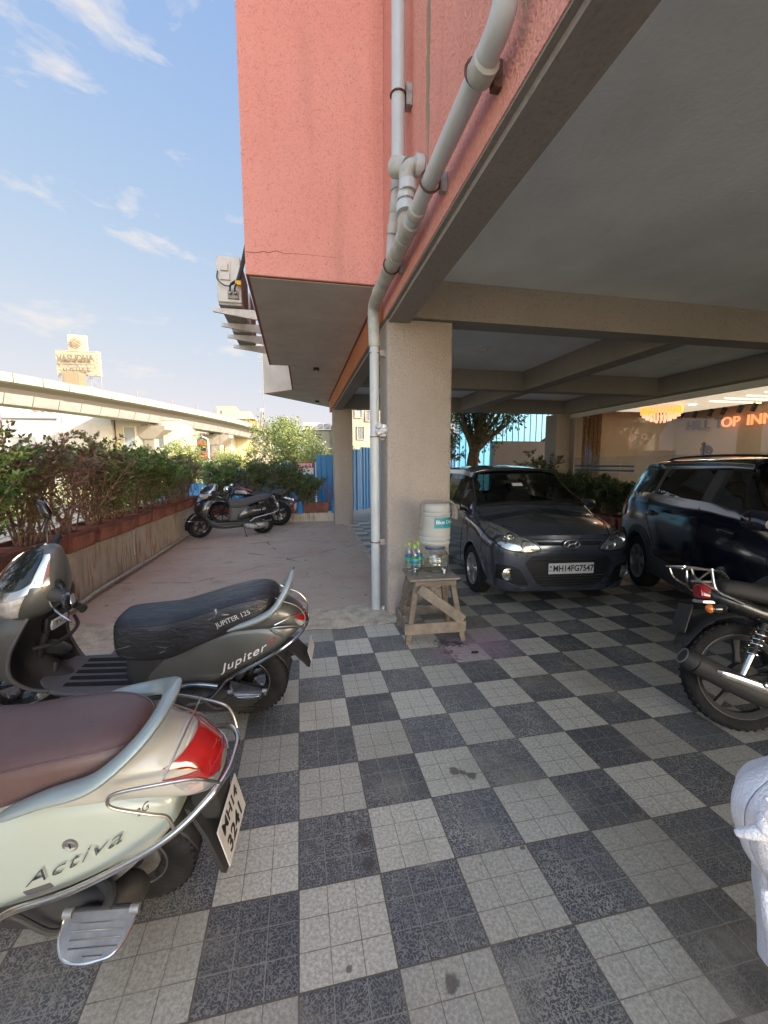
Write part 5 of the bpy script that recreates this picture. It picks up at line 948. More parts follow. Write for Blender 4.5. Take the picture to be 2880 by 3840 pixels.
for x in (-58.4, -56.3, -54.2, -52.1, -50.2): fr.cyl((x, 119.3, 24.2), (x, 120, 24.2), .06, 5); fr.cyl((x, 119.3, 26.75), (x, 120, 26.2), .06, 5)
z = 24.4
while z < 29.6: fr.cyl((-50.0, 119.3, z), (-49.4, 119.9, z+.45), .05, 4); fr.cyl((-49.4, 119.9, z+.45), (-50.0, 119.3, z+.9), .05, 4); z += .9
fr.build('frame', 'truss_grey', hb)
text_at('VASUDHA', (-54.3, 119.1, 28.05), (1, 0, .04), (0, 0, 1), 2.1, 'sign_letter', hb, depth=.25, space=1.0, offset=.05, xs=.86); text_at('HOUSE', (-54.3, 119.1, 25.1), (1, 0, .04), (0, 0, 1), 1.5, 'sign_letter', hb, depth=.25, space=1.6, offset=.04, xs=.9)
em = MB()
for k in range(8):
    t0 = k/8; xc, zt = -54.2, 33.2
    for sg in (-1, 1):
        a = Vector((xc, 119.2, zt-.2-k*.36)); w_ = min(.25+.33*k, 3.0-.33*k+.7); b = a+Vector((sg*w_*.8, 0, w_*.42)); em.cyl(a, b, .085, 4)
em.build('leaf_emblem', 'sign_letter', hb); MB().cyl((-55.5, 120.3, 34), (-55.5, 120.3, 35.2), .04, 5).build('rod', 'truss_grey', hb)
tk = thing('water_tank', 'boxy brown rooftop cabin in front of the hoarding legs', 'cabin'); MB().box(-52.3, -48.9, 108, 111.4, 19.0, 22.7).build('body', 'tank_brown', tk); MB().box(-51.9, -50.0, 107.9, 107.995, 19.6, 22.3).build('door', 'tank_brown', tk)
house('office block carrying the rooftop hoarding', -62, -46, 107, 20, 19.0, 'cream_wall', wins=())
# mast, street lamp
ms = thing('radio_mast', 'very tall thin guyed radio mast on the skyline', 'mast', (-6.95, 90, -1.5)); MB().cyl((0, 0, 0), (.1, 0, 34), .09, 6, .05).build('pole', 'truss_grey', ms)
b_ = MB()
for z in (12.5, 18, 24): b_.box(-.9, .25, -.05, .05, z, z+.16)
b_.build('aerial', 'truss_grey', ms)
sl2 = thing('street_lamp', 'thin pale lamp pole standing among the trees at the hedge end', 'street lamp', (-4.55, 22, -1.5)); MB().cyl((0, 0, 0), (-.02, 0, 4.15), .06, 8, .045).build('pole', 'white_edge', sl2); MB().tube([(-.02, 0, 4.1), (-.05, 0, 4.35), (-.3, 0, 4.45)], .035, 6, 3).build('lamp_arm', 'white_edge', sl2)
# air conditioners on the bay side
mat('ac_white', (.55, .53, .48), .5, var=.1, vs=6); mat('ac_grey', (.30, .28, .25), .6, var=.3, vs=12); mat('bracket_white', (.58, .56, .53), .6, var=.12, vs=10); mat('cable', (.02, .02, .02), .6); mat('tape_yellow', (.65, .38, .02), .6)
def ac(label, x0, y0, z0, grp='air conditioner units on brackets'):
    t = thing('air_conditioner', label, 'air conditioner', (x0, y0, z0), group=grp)
    MB().box(-.15, .15, 0, .82, .03, .60).build('casing', 'ac_white', t, bevel=.012); MB().box(-.14, .14, .02, .80, 0, .0295).build('base', 'ac_grey', t)
    p = MB().box(-.115, .03, -.006, -.001, .30, .54).build('side_cover', 'ac_white', t, bevel=.004); MB().box(-.10, .0, -.03, -.0065, .41, .50).build('grip', 'ac_white', p, bevel=.006); MB().box(-.10, .015, -.020, -.0065, .30, .395).build('socket', 'ac_white', p, bevel=.008)
    g_ = MB()
    for k in range(15): g_.box(.151, .156, .04, .78, .07+.034*k, .083+.034*k)
    g_.build('grille', 'ac_grey', t); MB().box(-.155, -.151, .06, .74, .08, .55).build('fan_grille', 'ac_grey', t)
    MB().box(-.02, .12, -.03, -.001, .07, .17).build('valve_plate', 'ac_grey', t, bevel=.006); v_ = MB()
    for x in (.02, .08): v_.cyl((x, -.03, .13), (x, -.09, .13), .018, 10)
    v_.build('valve', 'cast_metal', t); return t
a1 = ac('nearest white outdoor air conditioner unit with cables, jutting from the bay side', -.80, 4.92, 3.62); ac('second white outdoor air conditioner unit on the farther brackets', -.80, 6.05, 3.62)
MB().tube([(-.13, -.02, .40), (-.13, -.07, .28), (-.02, -.08, .20), (.10, -.06, .26), (.16, -.04, .34)], .008, 6, 5).build('cable', 'cable', a1); MB().tube([(.02, -.09, .13), (.04, -.1, .22), (.13, -.06, .30)], .012, 6, 5).build('cable', 'cable', a1); MB().tube([(.08, -.09, .13), (.09, -.1, .20), (.14, -.06, .30)], .012, 6, 5).build('cable', 'cable', a1)
MB().tube([(.12, -.05, .28), (.18, -.02, .50), (.27, -.1, .78), (.37, -.2, .95), (.41, -.2, 1.15)], .028, 8, 5).build('insulated_pipe', 'cable', a1); MB().box(.09, .16, -.1, -.04, .22, .27).build('tape', 'tape_yellow', a1)
for i, y in enumerate((5.02, 5.62, 6.18, 6.76)):
    t = thing('wall_bracket', f'white ribbed steel bracket under the air conditioners, {("nearest", "second", "third", "farthest")[i]}', 'bracket', (-.41, y, 3.60), group='brackets for the air conditioners')
    MB().prism([(0, 0), (-.62, 0), (-.62, -.05), (0, -.13)], -.02, .02, frame((0, 0, 0), (1, 0, 0), (0, 0, 1))).build('arm', 'bracket_white', t, bevel=.003)
    for k in range(5): MB().box(-.52+.09*k, -.47+.09*k, -.026, -.0205, -.045-.012*k, -.015).build('rib', 'ac_white', t)
# ---------------- cars ----------------
m_paint('steel_grey_paint', (.080, .092, .120), .2, .6, .12, (.17, .165, .16), 1., 3.5); m_paint('navy_paint', (.004, .006, .018), .10, .2, .04, (.03, .03, .03), 1., 3.)
mat('trim_black', (.012, .012, .013), .45); mat('cladding', (.055, .055, .056), .62, var=.2, vs=6, bump=.1, bs=150); mat('gap', (.002, .002, .002), .9); mat('interior', (.035, .033, .032), .8); mat('seat_cloth', (.07, .065, .06), .85, var=.2, vs=20); mat('alloy', (.42, .42, .41), .3, .8, var=.2, vs=10); mat('alloy_dark', (.30, .30, .31), .35, .6)
mat('lamp_inner', (.42, .44, .42), .12, .75, var=.35, vs=24); glass('car_glass', (.50, .54, .52), .45); glass('dark_glass', (.13, .15, .15), 2.4); glass('lamp_glass', (.85, .88, .86), 1.4)
def dens(P, k): return cat(P, k)
class Car:
    def __init__(s, stations, front, rear, k=6, nc=26):
        # stations rear->front: (xs list or number, bulge, [(y,z)*10]); front / rear: list of (level count) centre points (x, z) per level
        G = []
        A = [0, R(22.5), R(45), R(67.5), R(90)]
        for xs, b, P in stations:
            row = []
            for l, (y, z) in enumerate(P):
                x = xs[l] if isinstance(xs, (list, tuple)) else xs
                if l >= 5 and b: x += b*sin(A[l-5])
                row.append((x, y, z))
            G.append(row)
        rows = [cat(r, k) for r in G]; s.k = k; s.nl = len(rows[0]); cols = [cat([r[j] for r in rows], k) for j in range(s.nl)]
        s.ns = len(cols[0]); s.g = [[Vector(cols[j][i]) for j in range(s.nl)] for i in range(s.ns)]    # [station][level]
        s.nc = nc; s.F = s.cap(front, s.g[-1], k, nc, front); s.Rr = s.cap(rear, s.g[0], k, nc, rear)
    def cap(s, cen, side, k, nc, spec):
        ex = 1.0; n = (len(cen)-1)*k+1; C_ = cat(cen, k); out_ = []
        for i in range(n):
            S_ = side[i]; cx, cz = C_[i][0], C_[i][1]; e = C_[i][2]; row = []
            for j in range(nc+1):
                a = pi/2*j/nc; ca_ = max(cos(a), 0.); row.append(Vector((S_.x+(cx-S_.x)*sin(a)**e, S_.y*ca_**(e*.9 if e < 1 else e), S_.z+(cz-S_.z)*sin(a)**2)))
            out_.append(row)
        return out_
    def cells(s, grid, pick, mir=True):
        b = MB(); n1 = len(grid); n2 = len(grid[0])
        for sg in ((1, -1) if mir else (1,)):
            idx = {}
            for i in range(n1-1):
                for j in range(n2-1):
                    if not pick(i/s.k, j/s.k if grid is s.g else j/s.nc, grid[i][j]): continue
                    q = []
                    for a, c in ((i, j), (i+1, j), (i+1, j+1), (i, j+1)):
                        if (a, c) not in idx: idx[(a, c)] = len(b.v); p = grid[a][c]; b.v.append((p.x, p.y*sg, p.z))
                        q.append(idx[(a, c)])
                    b.f.append(tuple(q if sg > 0 else q[::-1]))
        return b
def arch_cut(mb, cx, cz, r, cell=.06):
    keep = []; v = [Vector(p) for p in mb.v]; ins = [((p.x-cx)**2+(p.z-cz)**2)**.5 for p in v]
    side = [abs(p.y) > .45 for p in v]
    for f in mb.f:
        if all(ins[i] < r and side[i] for i in f): continue
        keep.append(f)
    used = set(i for f in keep for i in f)
    for i in used:
        if side[i] and ins[i] < r and ins[i] > 1e-4: k = r/ins[i]; mb.v[i] = (cx+(v[i].x-cx)*k, v[i].y, cz+(v[i].z-cz)*k)
    mb.f = keep; return mb
def offs(mb, d):
    me = bpy.data.meshes.new('q'); me.from_pydata(mb.v, [], mb.f); me.update(); n = [v.normal.copy() for v in me.vertices]; mb.v = [tuple(Vector(p)+n[i]*d) for i, p in enumerate(mb.v)]; bpy.data.meshes.remove(me); return mb
def arch_ring(parent, body, cx, cz, r, w, m, th=.02, a0=-8, a1=188, name='arch_trim', yoff=.0, sides=(1, -1)):
    bv = bvh_of(body)
    for sg in sides:
        rings = []; last = .8
        for k in range(41):
            a = R(a0+(a1-a0)*k/40); ring = []
            for rr, o in ((r-.012, -.05), (r-.012, th), (r+w*.5, th*1.0), (r+w, th*.5), (r+w+.004, -.012)):
                p = Vector((cx+rr*cos(a), sg*1.5, cz+rr*sin(a))); q = Vector((cx+(r+w*.6)*cos(a), sg*1.5, cz+(r+w*.6)*sin(a))); h = bv.ray_cast(Vector((cx+max(rr, r+.03)*cos(a), sg*1.5, cz+max(rr, r+.03)*sin(a))), Vector((0, -sg, 0)))
                y = abs(h[0].y) if h[0] is not None and abs(h[0].y) > .55 else last
                last = y; ring.append((p.x, sg*(y+o+yoff), p.z))
            rings.append(ring)
        MB().ring(rings, False).build(name, m, parent, 50)
        wl = []
        for k in range(25):
            a = R(-10+200*k/24); wl.append([(cx+(r)*cos(a), sg*y, cz+r*sin(a)) for y in (.80, .45)])
        MB().ring(wl, False).build('wheel_well', 'gap', parent, 60); MB().prism([(r*1.0*cos(R(-10+200*k/24)), r*1.0*sin(R(-10+200*k/24))) for k in range(25)], -.005, .005, frame((cx, sg*.45, cz), (1, 0, 0), (0, 0, 1))).build('wheel_well', 'gap', parent)
def car_wheel(parent, x, y, r, w, rim, style, m):
    sg = 1 if y > 0 else -1; T = Matrix.Translation((x, y, r)) @ Matrix.Rotation(R(-90*sg), 4, 'X')    # local z points outwards
    ty = MB(); pr = [(rim, -w*.5), (r-.02, -w*.5), (r-.004, -w*.38), (r, -w*.2), (r, w*.2), (r-.004, w*.36), (r-.022, w*.47), (rim+.045, w*.5), (rim+.012, w*.47), (rim, w*.42)]
    ty.lathe(pr, 56, T, cap=False)
    for z in (-.25, -.08, .08, .25): pass
    rm = MB(); rm.lathe([(rim+.006, w*.44), (rim+.004, w*.47), (rim-.012, w*.45), (rim-.02, w*.2), (rim-.02, -w*.3)], 48, T, cap=False); 
    z0 = w*.30
    rm.lathe([(.0, z0+.028), (.025, z0+.028), (.032, z0+.02), (.05, z0+.016), (.06, z0), (.06, z0-.03)], 24, T, cap=False)
    def spoke(a, r0, r1, w0, w1, za, zb, off=0., off1=0.):
        q = T @ Matrix.Rotation(a, 4, 'Z'); rm.ring([[(rr, o-ww, z-.03), (rr, o+ww, z-.03), (rr, o+ww*.8, z), (rr, o-ww*.8, z)] for rr, ww, z, o in ((r0, w0, za, off), ((r0+r1)/2, (w0+w1)/2*.85, (za+zb)/2+.004, (off+off1)/2), (r1, w1, zb, off1))], True, True, True, q)
    if style == 'ten':
        for k in range(10): spoke(2*pi*k/10+.1*(k % 2 - .5), .04, rim-.012, .016, .012, z0+.012, w*.42)
    else:
        for k in range(5):
            a = 2*pi*k/5+.2; spoke(a, .04, rim*.58, .020, .016, z0+.012, w*.36)
            for s_ in (-1, 1): spoke(a+s_*.0, rim*.55, rim-.012, .014, .015, w*.36, w*.43, 0, s_*.055)
    o = rm.build('wheel', m, parent, 35); ty.build('tyre', 'rubber', o, 40); MB().lathe([(0, -.03), (rim-.03, -.03), (rim-.03, -.02), (0, -.02)], 32, T).build('brake_disc', 'gap', o)
    nb = MB()
    for k in range(4): nb.lathe([(.006, 0), (.006, .006)], 6, T @ Matrix.Translation((.036*cos(pi/2*k+.4), .036*sin(pi/2*k+.4), z0+.018)))
    nb.build('wheel_nut', 'gap', o); return o
FX = lambda x=3.: frame((x, 0, 0), (0, 1, 0), (0, 0, 1))           # looking at the nose
SX = lambda sg: frame((0, sg*2., 0), (-sg, 0, 0), (0, 0, 1))       # looking at a side; local x = -sg * car x
# ---- grey hatchback ----
hc = thing('hatchback', 'dusty dark grey hatchback with its nose and plate facing the camera, behind the brick-coloured pillar', 'car', (2.965, 4.51, 0), (0, 0, R(264)))
hc['label'] = 'dusty dark grey hatchback facing the camera just right of the front column'
cab = lambda by, bz, wy, wz, ry, rz, cz, s=1.: [(.60*s, .20), (.765*s, .205), (.800*s, .30), (.826*s, .52), (.822*s, .80), (by, bz), (wy, wz), (ry, rz), (.28*s, cz-.012), (0, cz)]
A5 = [1, cos(R(22.5)), cos(R(45)), cos(R(67.5)), 0]
def bon(by, bz, cz, s=1., z1=.20, z2=.30, z3=.52, z4=.78, yl=None):
    yl = yl or (.58*s, .75*s, .785*s, .818*s, .815*s)
    return [(yl[0], z1), (yl[1], z1+.005), (yl[2], z2), (yl[3], z3), (yl[4], z4)]+[(by*a, bz+(cz-bz)*(1-a**1.3)) for a in A5]
hs = [([-1.72, -1.74, -1.75, -1.75, -1.72, -1.66, -1.48, -1.40, -1.40, -1.40], 0, [(.50, .24), (.66, .24), (.72, .32), (.75, .52), (.74, .82), (.70, .98), (.55, 1.36), (.50, 1.42), (.26, 1.455), (0, 1.465)]),
      ([-1.50, -1.50, -1.50, -1.50, -1.50, -1.46, -1.32, -1.27, -1.26, -1.26], 0, cab(.755, .975, .585, 1.37, .525, 1.435, 1.48, .975)), (-1.15, 0, cab(.77, .965, .60, 1.38, .54, 1.445, 1.50)), (-.55, 0, cab(.775, .955, .61, 1.385, .55, 1.455, 1.515)), (-.05, 0, cab(.775, .945, .61, 1.385, .55, 1.455, 1.512)),
      (.34, .05, cab(.775, .935, .60, 1.355, .545, 1.425, 1.475)), ([.62, .62, .62, .62, .62, .62, .40, .36, .36, .36], .08, cab(.775, .93, .59, 1.325, .535, 1.40, 1.448)),
      ([.92, .92, .92, .92, .92, .90, .86, .86, .86, .86], .16, [(.60, .20), (.765, .205), (.80, .30), (.826, .52), (.822, .80), (.770, .925), (.695, 1.02), (.52, 1.045), (.27, 1.06), (0, 1.065)]),
      (1.02, .13, bon(.765, .905, .995)), (1.25, .15, bon(.745, .865, .955, 1.)), (1.45, .19, bon(.715, .82, .895, .985, .19, .29, .50, .73)), (1.58, .26, bon(.675, .775, .80, .955, .18, .28, .48, .69))]
fr_ = [(1.78, .20, .85), (1.85, .205, .84), (1.868, .28, .80), (1.872, .48, .78), (1.865, .66, .82), (1.840, .795, .90)]
rr_ = [(-1.84, .26, .7), (-1.87, .26, .7), (-1.885, .34, .62), (-1.885, .54, .6), (-1.86, .80, .65), (-1.80, .98, .75), (-1.58, 1.38, .85), (-1.52, 1.44, .9), (-1.45, 1.46, 1.), (-1.405, 1.466, 1.)]
hcar = Car(hs, fr_, rr_)
ws0, ws1 = 6, 7
is_ws = lambda i, l: ws0 <= i < ws1 and l >= 6
is_sw = lambda i, l: 5.1 <= l < 5.92 and 0.95 <= i < 6.6
body = hcar.cells(hcar.g, lambda i, l, p: not (is_ws(i, l) or is_sw(i, l)))
for cx in (1.13, -1.295): arch_cut(body, cx, .285, .335)
bodyo = body.build('body', 'steel_grey_paint', hc, 30)
fro = hcar.cells(hcar.F, lambda i, j, p: True).build('bumper', 'steel_grey_paint', hc, 40)
hcar.cells(hcar.Rr, lambda i, j, p: not (5.15 <= i < 5.95 and j > .12)).build('tailgate', 'steel_grey_paint', hc, 40)
offs(hcar.cells(hcar.Rr, lambda i, j, p: 5.15 <= i < 5.95 and j > .12), -.003).build('rear_window', 'dark_glass', hc, 60)
wsb = hcar.cells(hcar.g, lambda i, l, p: is_ws(i, l)); wsb.build('windscreen', 'car_glass', hc, 60)
for a, b in ((1.0, 2.83), (3.0, 5.0), (5.0, 6.5)):
    for sg in (1, -1):
        q = hcar.cells(hcar.g, lambda i, l, p: is_sw(i, l) and a <= i < b, False); q.v = [(x, y*sg, z) for x, y, z in q.v]; q.build('side_window', 'car_glass', hc, 60)
fl = MB().box(-1.6, 1.6, -.58, .58, .19, .23); fl.build('underbody', 'gap', hc)
fb = bvh_of(fro); sbv = bvh_of(bodyo); ab = bvh_of(fro, bodyo)
def dF(out_, name, m, off=.003, th=.004, par=hc, bv=None, sm=0, ml=.03, x=3.): return decal(bv or ab, out_, FX(x), name, m, par, off, th, ml, sm)
# windscreen frame, wipers, cabin
wv = [hcar.g[6*6][j] for j in range(36, len(hcar.g[0]))]
for sg in (1, -1): MB().tube([(p.x, p.y*sg, p.z+.003) for p in [hcar.g[i][36] for i in range(36, 43)]], .012, 8).build('pillar_trim', 'trim_black', hc)
MB().tube([(p.x+.02, p.y, p.z+.004) for p in [hcar.g[42][j] for j in range(36, 55)]]+[(p.x+.02, -p.y, p.z+.004) for p in [hcar.g[42][j] for j in range(54, 35, -1)]], .028, 8, flat=.5).build('cowl_trim', 'trim_black', hc)
for y0, y1 in ((-.42, .12), (.10, .60)): MB().tube([(1.03, y0, 1.075), (.99, (y0+y1)/2, 1.085), (.96, y1, 1.09)], .008, 6, 4).build('wiper', 'trim_black', hc)
d = MB(); d.ring([[(.86, y, .93), (.62, y, 1.02), (.45, y, .97), (.48, y, .72), (.9, y, .7)] for y in (-.66, -.3, 0, .3, .66)]); d.build('dashboard', 'interior', hc, 60)
MB().tube([(.42+.03*sin(a)*1.2, -.36+.17*cos(a), .98+.15*sin(a)) for a in [2*pi*k/24 for k in range(24)]], .014, 8, closed=True).build('steering_wheel', 'interior', hc)
for x, y in ((-.12, .36), (-.12, -.36), (-.92, .36), (-.92, -.36)):
    b = MB(); b.add(*(lambda q: (q.v, q.f))(Loft([(x-.25, .95, 1.02, .16, .12, 3, y), (x-.21, .50, 1.13, .24, .19, 3, y), (x-.12, .45, 1.10, .24, .2, 3, y), (x-.05, .45, .60, .23, .22, 3, y), (x+.25, .42, .56, .23, .22, 3, y), (x+.3, .45, .52, .2, .2, 3, y)]).mb(20, 20))); o = b.build('seat', 'seat_cloth', hc, 60)
    MB().add(*(lambda q: (q.v, q.f))(Loft([(x-.26, 1.14, 1.22, .08, .08, 3, y), (x-.22, 1.12, 1.28, .13, .12, 3, y), (x-.16, 1.13, 1.26, .12, .11, 3, y)]).mb(8, 18))).build('headrest', 'seat_cloth', o, 60)
MB().box(-1.5, .35, -.5, .5, 1.39, 1.40).build('roof_lining', 'interior', hc); MB().box(.22, .25, -.12, .12, 1.25, 1.31).build('rear_mirror', 'trim_black', hc, bevel=.01)
dF([(-.16, 1.285), (-.03, 1.285), (-.03, 1.25), (-.16, 1.25)], 'sticker', 'plate_white', .002, .001, bv=bvh_of([o for o in hc.children if o.name.startswith('windscreen')][0]), x=3.)
# nose
OV = [(-.80, .905), (-.70, .892), (-.56, .825), (-.40, .73), (-.325, .668), (-.345, .640), (-.45, .622), (-.58, .632), (-.68, .655), (-.745, .72), (-.785, .82)]
for sg in (1, -1):
    pts = [(y*sg*-1 if 0 else y*(1 if sg == 1 else -1), z) for y, z in OV]
    rimo = dF([(y*1.0+(.012 if y*sg < 0 else -.012)*0, z) for y, z in pts], 'headlight', 'lamp_inner', .001, .002)
    bv2 = ab; c0 = (sum(p[0] for p in pts)/len(pts), sum(p[1] for p in pts)/len(pts))
    for yy, zz, rad in ((-.60, .745, .070), (-.47, .700, .050), (-.385, .665, .030)):
        y_ = yy*(1 if sg == 1 else -1); h = ab.ray_cast(Vector((3, y_, zz)), Vector((-1, 0, 0)))[0]
        if h: MB().lathe([(rad, -.03), (rad, .008), (rad*.82, .004), (rad*.45, -.018), (rad*.3, -.01), (0, -.006)], 24, frame(h, (0, 1, 0), (0, 0, 1)), cap=False).build('reflector', 'chrome', rimo)
    ring = [ab.ray_cast(Vector((3, y, z)), Vector((-1, 0, 0)))[0] for y, z in cat(pts, 4, True)]; ring = [r_+Vector((.004, 0, 0)) for r_ in ring if r_]
    MB().tube(ring, .006, 6, closed=True).build('headlight_rim', 'trim_black', hc)
    dF([(y*(1 if sg == 1 else -1), z) for y, z in [(-.74, .485), (-.60, .478), (-.52, .44), (-.43, .275), (-.60, .272), (-.735, .33)]], 'fog_recess', 'trim_black', .002, .003, sm=0)
    h = ab.ray_cast(Vector((3, -.635*sg, .385)), Vector((-1, 0, 0)))[0]
    if h:
        T = frame(h+Vector((.006, 0, 0)), (.35*sg, 1, 0) if 0 else (0, 1, 0), (0, 0, 1)); o = MB().lathe([(.066, -.02), (.066, .012), (.056, .014), (.054, .004)], 24, T, cap=False).build('fog_lamp', 'chrome', hc); MB().lathe([(.054, .004), (.03, .010), (0, .012)], 24, T, cap=False).build('lens', 'lamp_inner', o)
    q = [ab.ray_cast(Vector((3, y*sg, z)), Vector((-1, 0, 0)))[0] for y, z in ((-.80, .345), (-.72, .318), (-.60, .285), (-.50, .245), (-.42, .21))]; q = [a_+Vector((.012, 0, 0)) for a_ in q if a_]
    if len(q) > 2: MB().tube(q, [.004, .010, .010, .004], 8, 4, flat=.7).build('lip', 'steel_grey_paint', hc)
dF([(-.475, .505), (-.41, .585), (-.2, .598), (.2, .598), (.41, .585), (.475, .505), (.36, .31), (.28, .265), (-.28, .265), (-.36, .31)], 'grille', 'trim_black', .002, .003)
for z, w_ in ((.575, .40), (.545, .43), (.375, .375), (.345, .355), (.315, .335), (.29, .31)):
    q = [ab.ray_cast(Vector((3, y, z)), Vector((-1, 0, 0)))[0]+Vector((.010, 0, 0)) for y in [-w_+2*w_*k/12 for k in range(13)]]; MB().tube(q, .007, 6, flat=.6).build('grille_bar', 'steel_grey_paint' if z > .54 else 'cladding', hc)
dF([(-.36, .728), (.36, .728), (.33, .692), (-.33, .692)], 'grille_slot', 'gap', .001, .003)
q = [ab.ray_cast(Vector((3, y, .712)), Vector((-1, 0, 0)))[0]+Vector((.010, 0, 0)) for y in [-.35+.7*k/12 for k in range(13)]]; MB().tube(q, .008, 6, flat=.6).build('grille_bar', 'steel_grey_paint', hc)
E_ = MB(); T = frame((1.886, -.0, .708), (0, 1, 0), (0, 0, 1)); E_.tube([T @ Vector((.085*cos(a), .043*sin(a), .002)) for a in [2*pi*k/32 for k in range(32)]], .006, 8, closed=True)
for p in ([(-.052, -.028), (-.028, 0), (-.045, .030)], [(.050, -.030), (.030, .0), (.055, .028)], [(-.030, -.006), (0, .004), (.030, .006)]): E_.tube([T @ Vector((a, b, .003)) for a, b in p], .0075, 8, 4)
E_.build('emblem', 'emblem', hc); MB().prism([(.084*cos(2*pi*k/32), .042*sin(2*pi*k/32)) for k in range(32)], -.01, 0, T).build('emblem_base', 'trim_black', hc)
pl = frame((1.893, 0, .458), (0, 1, 0), (0, 0, 1)); MB().box(-.245, .245, -.056, .056, 0, .004, pl).build('number_plate', 'plate_white', hc, bevel=.002)
text_at('MH14FG7547', pl @ Vector((.022, -.002, .0045)), (0, 1, 0), (0, 0, 1), .088, 'ink', hc, depth=.001, offset=.0025, space=1.02, xs=.86); text_at('IND', pl @ Vector((-.222, -.022, .0045)), (0, 1, 0), (0, 0, 1), .022, 'ink', hc, depth=.001); MB().box(-.232, -.212, .008, .030, .0042, .0048, pl).build('plate_mark', 'blue_cloth', hc)
# seams
def seam(pts, m='gap', r=.0035, sg=1, side=True, name='panel_gap', bv=None):
    q = []
    for a, z in cat(pts, 5):
        h = (bv or ab).ray_cast(Vector((a, 2.*sg, z)), Vector((0, -sg, 0)))[0] if side else (bv or ab).ray_cast(Vector((3, a, z)), Vector((-1, 0, 0)))[0]
        if h: q.append(h)
    if len(q) > 2: MB().tube(q, r, 6).build(name, m, hc, 60)
def seam_top(pts, m='gap', r=.0035, par=hc, bv=None):
    q = [(bv or ab).ray_cast(Vector((x, y, 3)), Vector((0, 0, -1)))[0] for x, y in cat(pts, 5)]; q = [a for a in q if a]
    if len(q) > 2: MB().tube(q, r, 6).build('panel_gap', m, par, 60)
for sg in (1, -1):
    seam([(.78, .93), (.76, .70), (.66, .40), (.60, .24)], sg=sg); seam([(-.10, .94), (-.12, .6), (-.12, .24)], sg=sg); seam([(-1.02, .93), (-.98, .75), (-.92, .60)], sg=sg); seam([(1.42, .84), (1.45, .70), (1.44, .56)], sg=sg)
    seam_top([(1.0, .70*sg), (1.25, .675*sg), (1.45, .62*sg), (1.6, .52*sg)])
    MB().box(.05, .22, .83*sg-.02, .83*sg+.012, .80, .83).build('door_handle', 'steel_grey_paint', hc, bevel=.008); MB().box(-.85, -.68, .83*sg-.02, .83*sg+.012, .82, .85).build('door_handle', 'steel_grey_paint', hc, bevel=.008)
    mm = Loft([(.56, .955, 1.0, .05, .05, 2.4, .92*sg), (.60, .93, 1.055, .10, .10, 2.6, .92*sg), (.68, .93, 1.06, .10, .09, 2.4, .92*sg), (.74, .95, 1.03, .06, .05, 2.2, .91*sg)]); o = mm.mb(14, 20).build('door_mirror', 'steel_grey_paint', hc, 50); MB().tube([(.66, .76*sg, .95), (.66, .85*sg, .965)], .022, 8).build('mirror_arm', 'trim_black', o); MB().box(.553, .558, .92*sg-.075, .92*sg+.075, .95, 1.035).build('mirror_glass', 'chrome', o)
seam([(-.40, .755), (-.2, .755), (0, .757), (.2, .755), (.40, .755)], side=False)
for x, st_ in ((1.13, 0), (-1.295, 0)):
    for sg in (1, -1): car_wheel(hc, x, sg*.735, .288, .165, .185, 'ten', 'alloy')
    arch_ring(hc, bodyo, x, .285, .335, .022, 'steel_grey_paint', .004)
# ---- dark SUV ----
sv = thing('suv', 'glossy near-black navy compact SUV with black cladding, side-on at the right', 'car', (4.50, 1.83, 0), (0, 0, R(270-22.3)))
cs = lambda by, bz, wy, wz, ry, rz, cz, s=1.: [(.62*s, .24), (.80*s, .25), (.845*s, .36), (.858*s, .62), (.860*s, .92), (by+.025, bz), (wy+.03, wz+.005), (ry+.035, rz+.012), (.36*s, cz-.002), (0, cz+.004)]
ss = [([-1.80, -1.82, -1.83, -1.83, -1.81, -1.76, -1.58, -1.52, -1.52, -1.52], 0, [(.56, .30), (.74, .30), (.80, .40), (.82, .66), (.815, .95), (.78, 1.12), (.665, 1.46), (.615, 1.53), (.32, 1.56), (0, 1.565)]),
      ([-1.60, -1.60, -1.60, -1.60, -1.60, -1.57, -1.38, -1.33, -1.33, -1.33], 0, cs(.79, 1.135, .65, 1.455, .60, 1.53, 1.575, .975)), (-1.05, 0, cs(.81, 1.135, .67, 1.455, .62, 1.54, 1.59)), (-.5, 0, cs(.81, 1.13, .67, 1.46, .625, 1.545, 1.60)), (.10, 0, cs(.81, 1.125, .67, 1.46, .625, 1.545, 1.60)),
      (.45, .03, cs(.81, 1.12, .665, 1.445, .62, 1.53, 1.58)), ([.72, .72, .72, .72, .72, .72, .50, .46, .46, .46], .06, cs(.81, 1.115, .66, 1.42, .615, 1.51, 1.55)),
      ([.98, .98, .98, .98, .98, .98, 1.0, 1.0, 1.0, 1.0], .10, [(.62, .24), (.80, .25), (.845, .36), (.86, .62), (.85, .92), (.81, 1.07), (.72, 1.12), (.54, 1.135), (.28, 1.145), (0, 1.15)]),
      (1.14, .08, [(.62, .24), (.80, .25), (.845, .36), (.86, .62), (.845, .90)]+[(.80*a, 1.03+.07*(1-a)) for a in A5]), (1.50, .12, [(.60, .24), (.78, .25), (.82, .36), (.84, .62), (.83, .86)]+[(.78*a, .98+.05*(1-a)) for a in A5]), (1.66, .18, [(.58, .25), (.74, .26), (.78, .36), (.80, .60), (.79, .84)]+[(.74*a, .93+.03*(1-a)) for a in A5])]
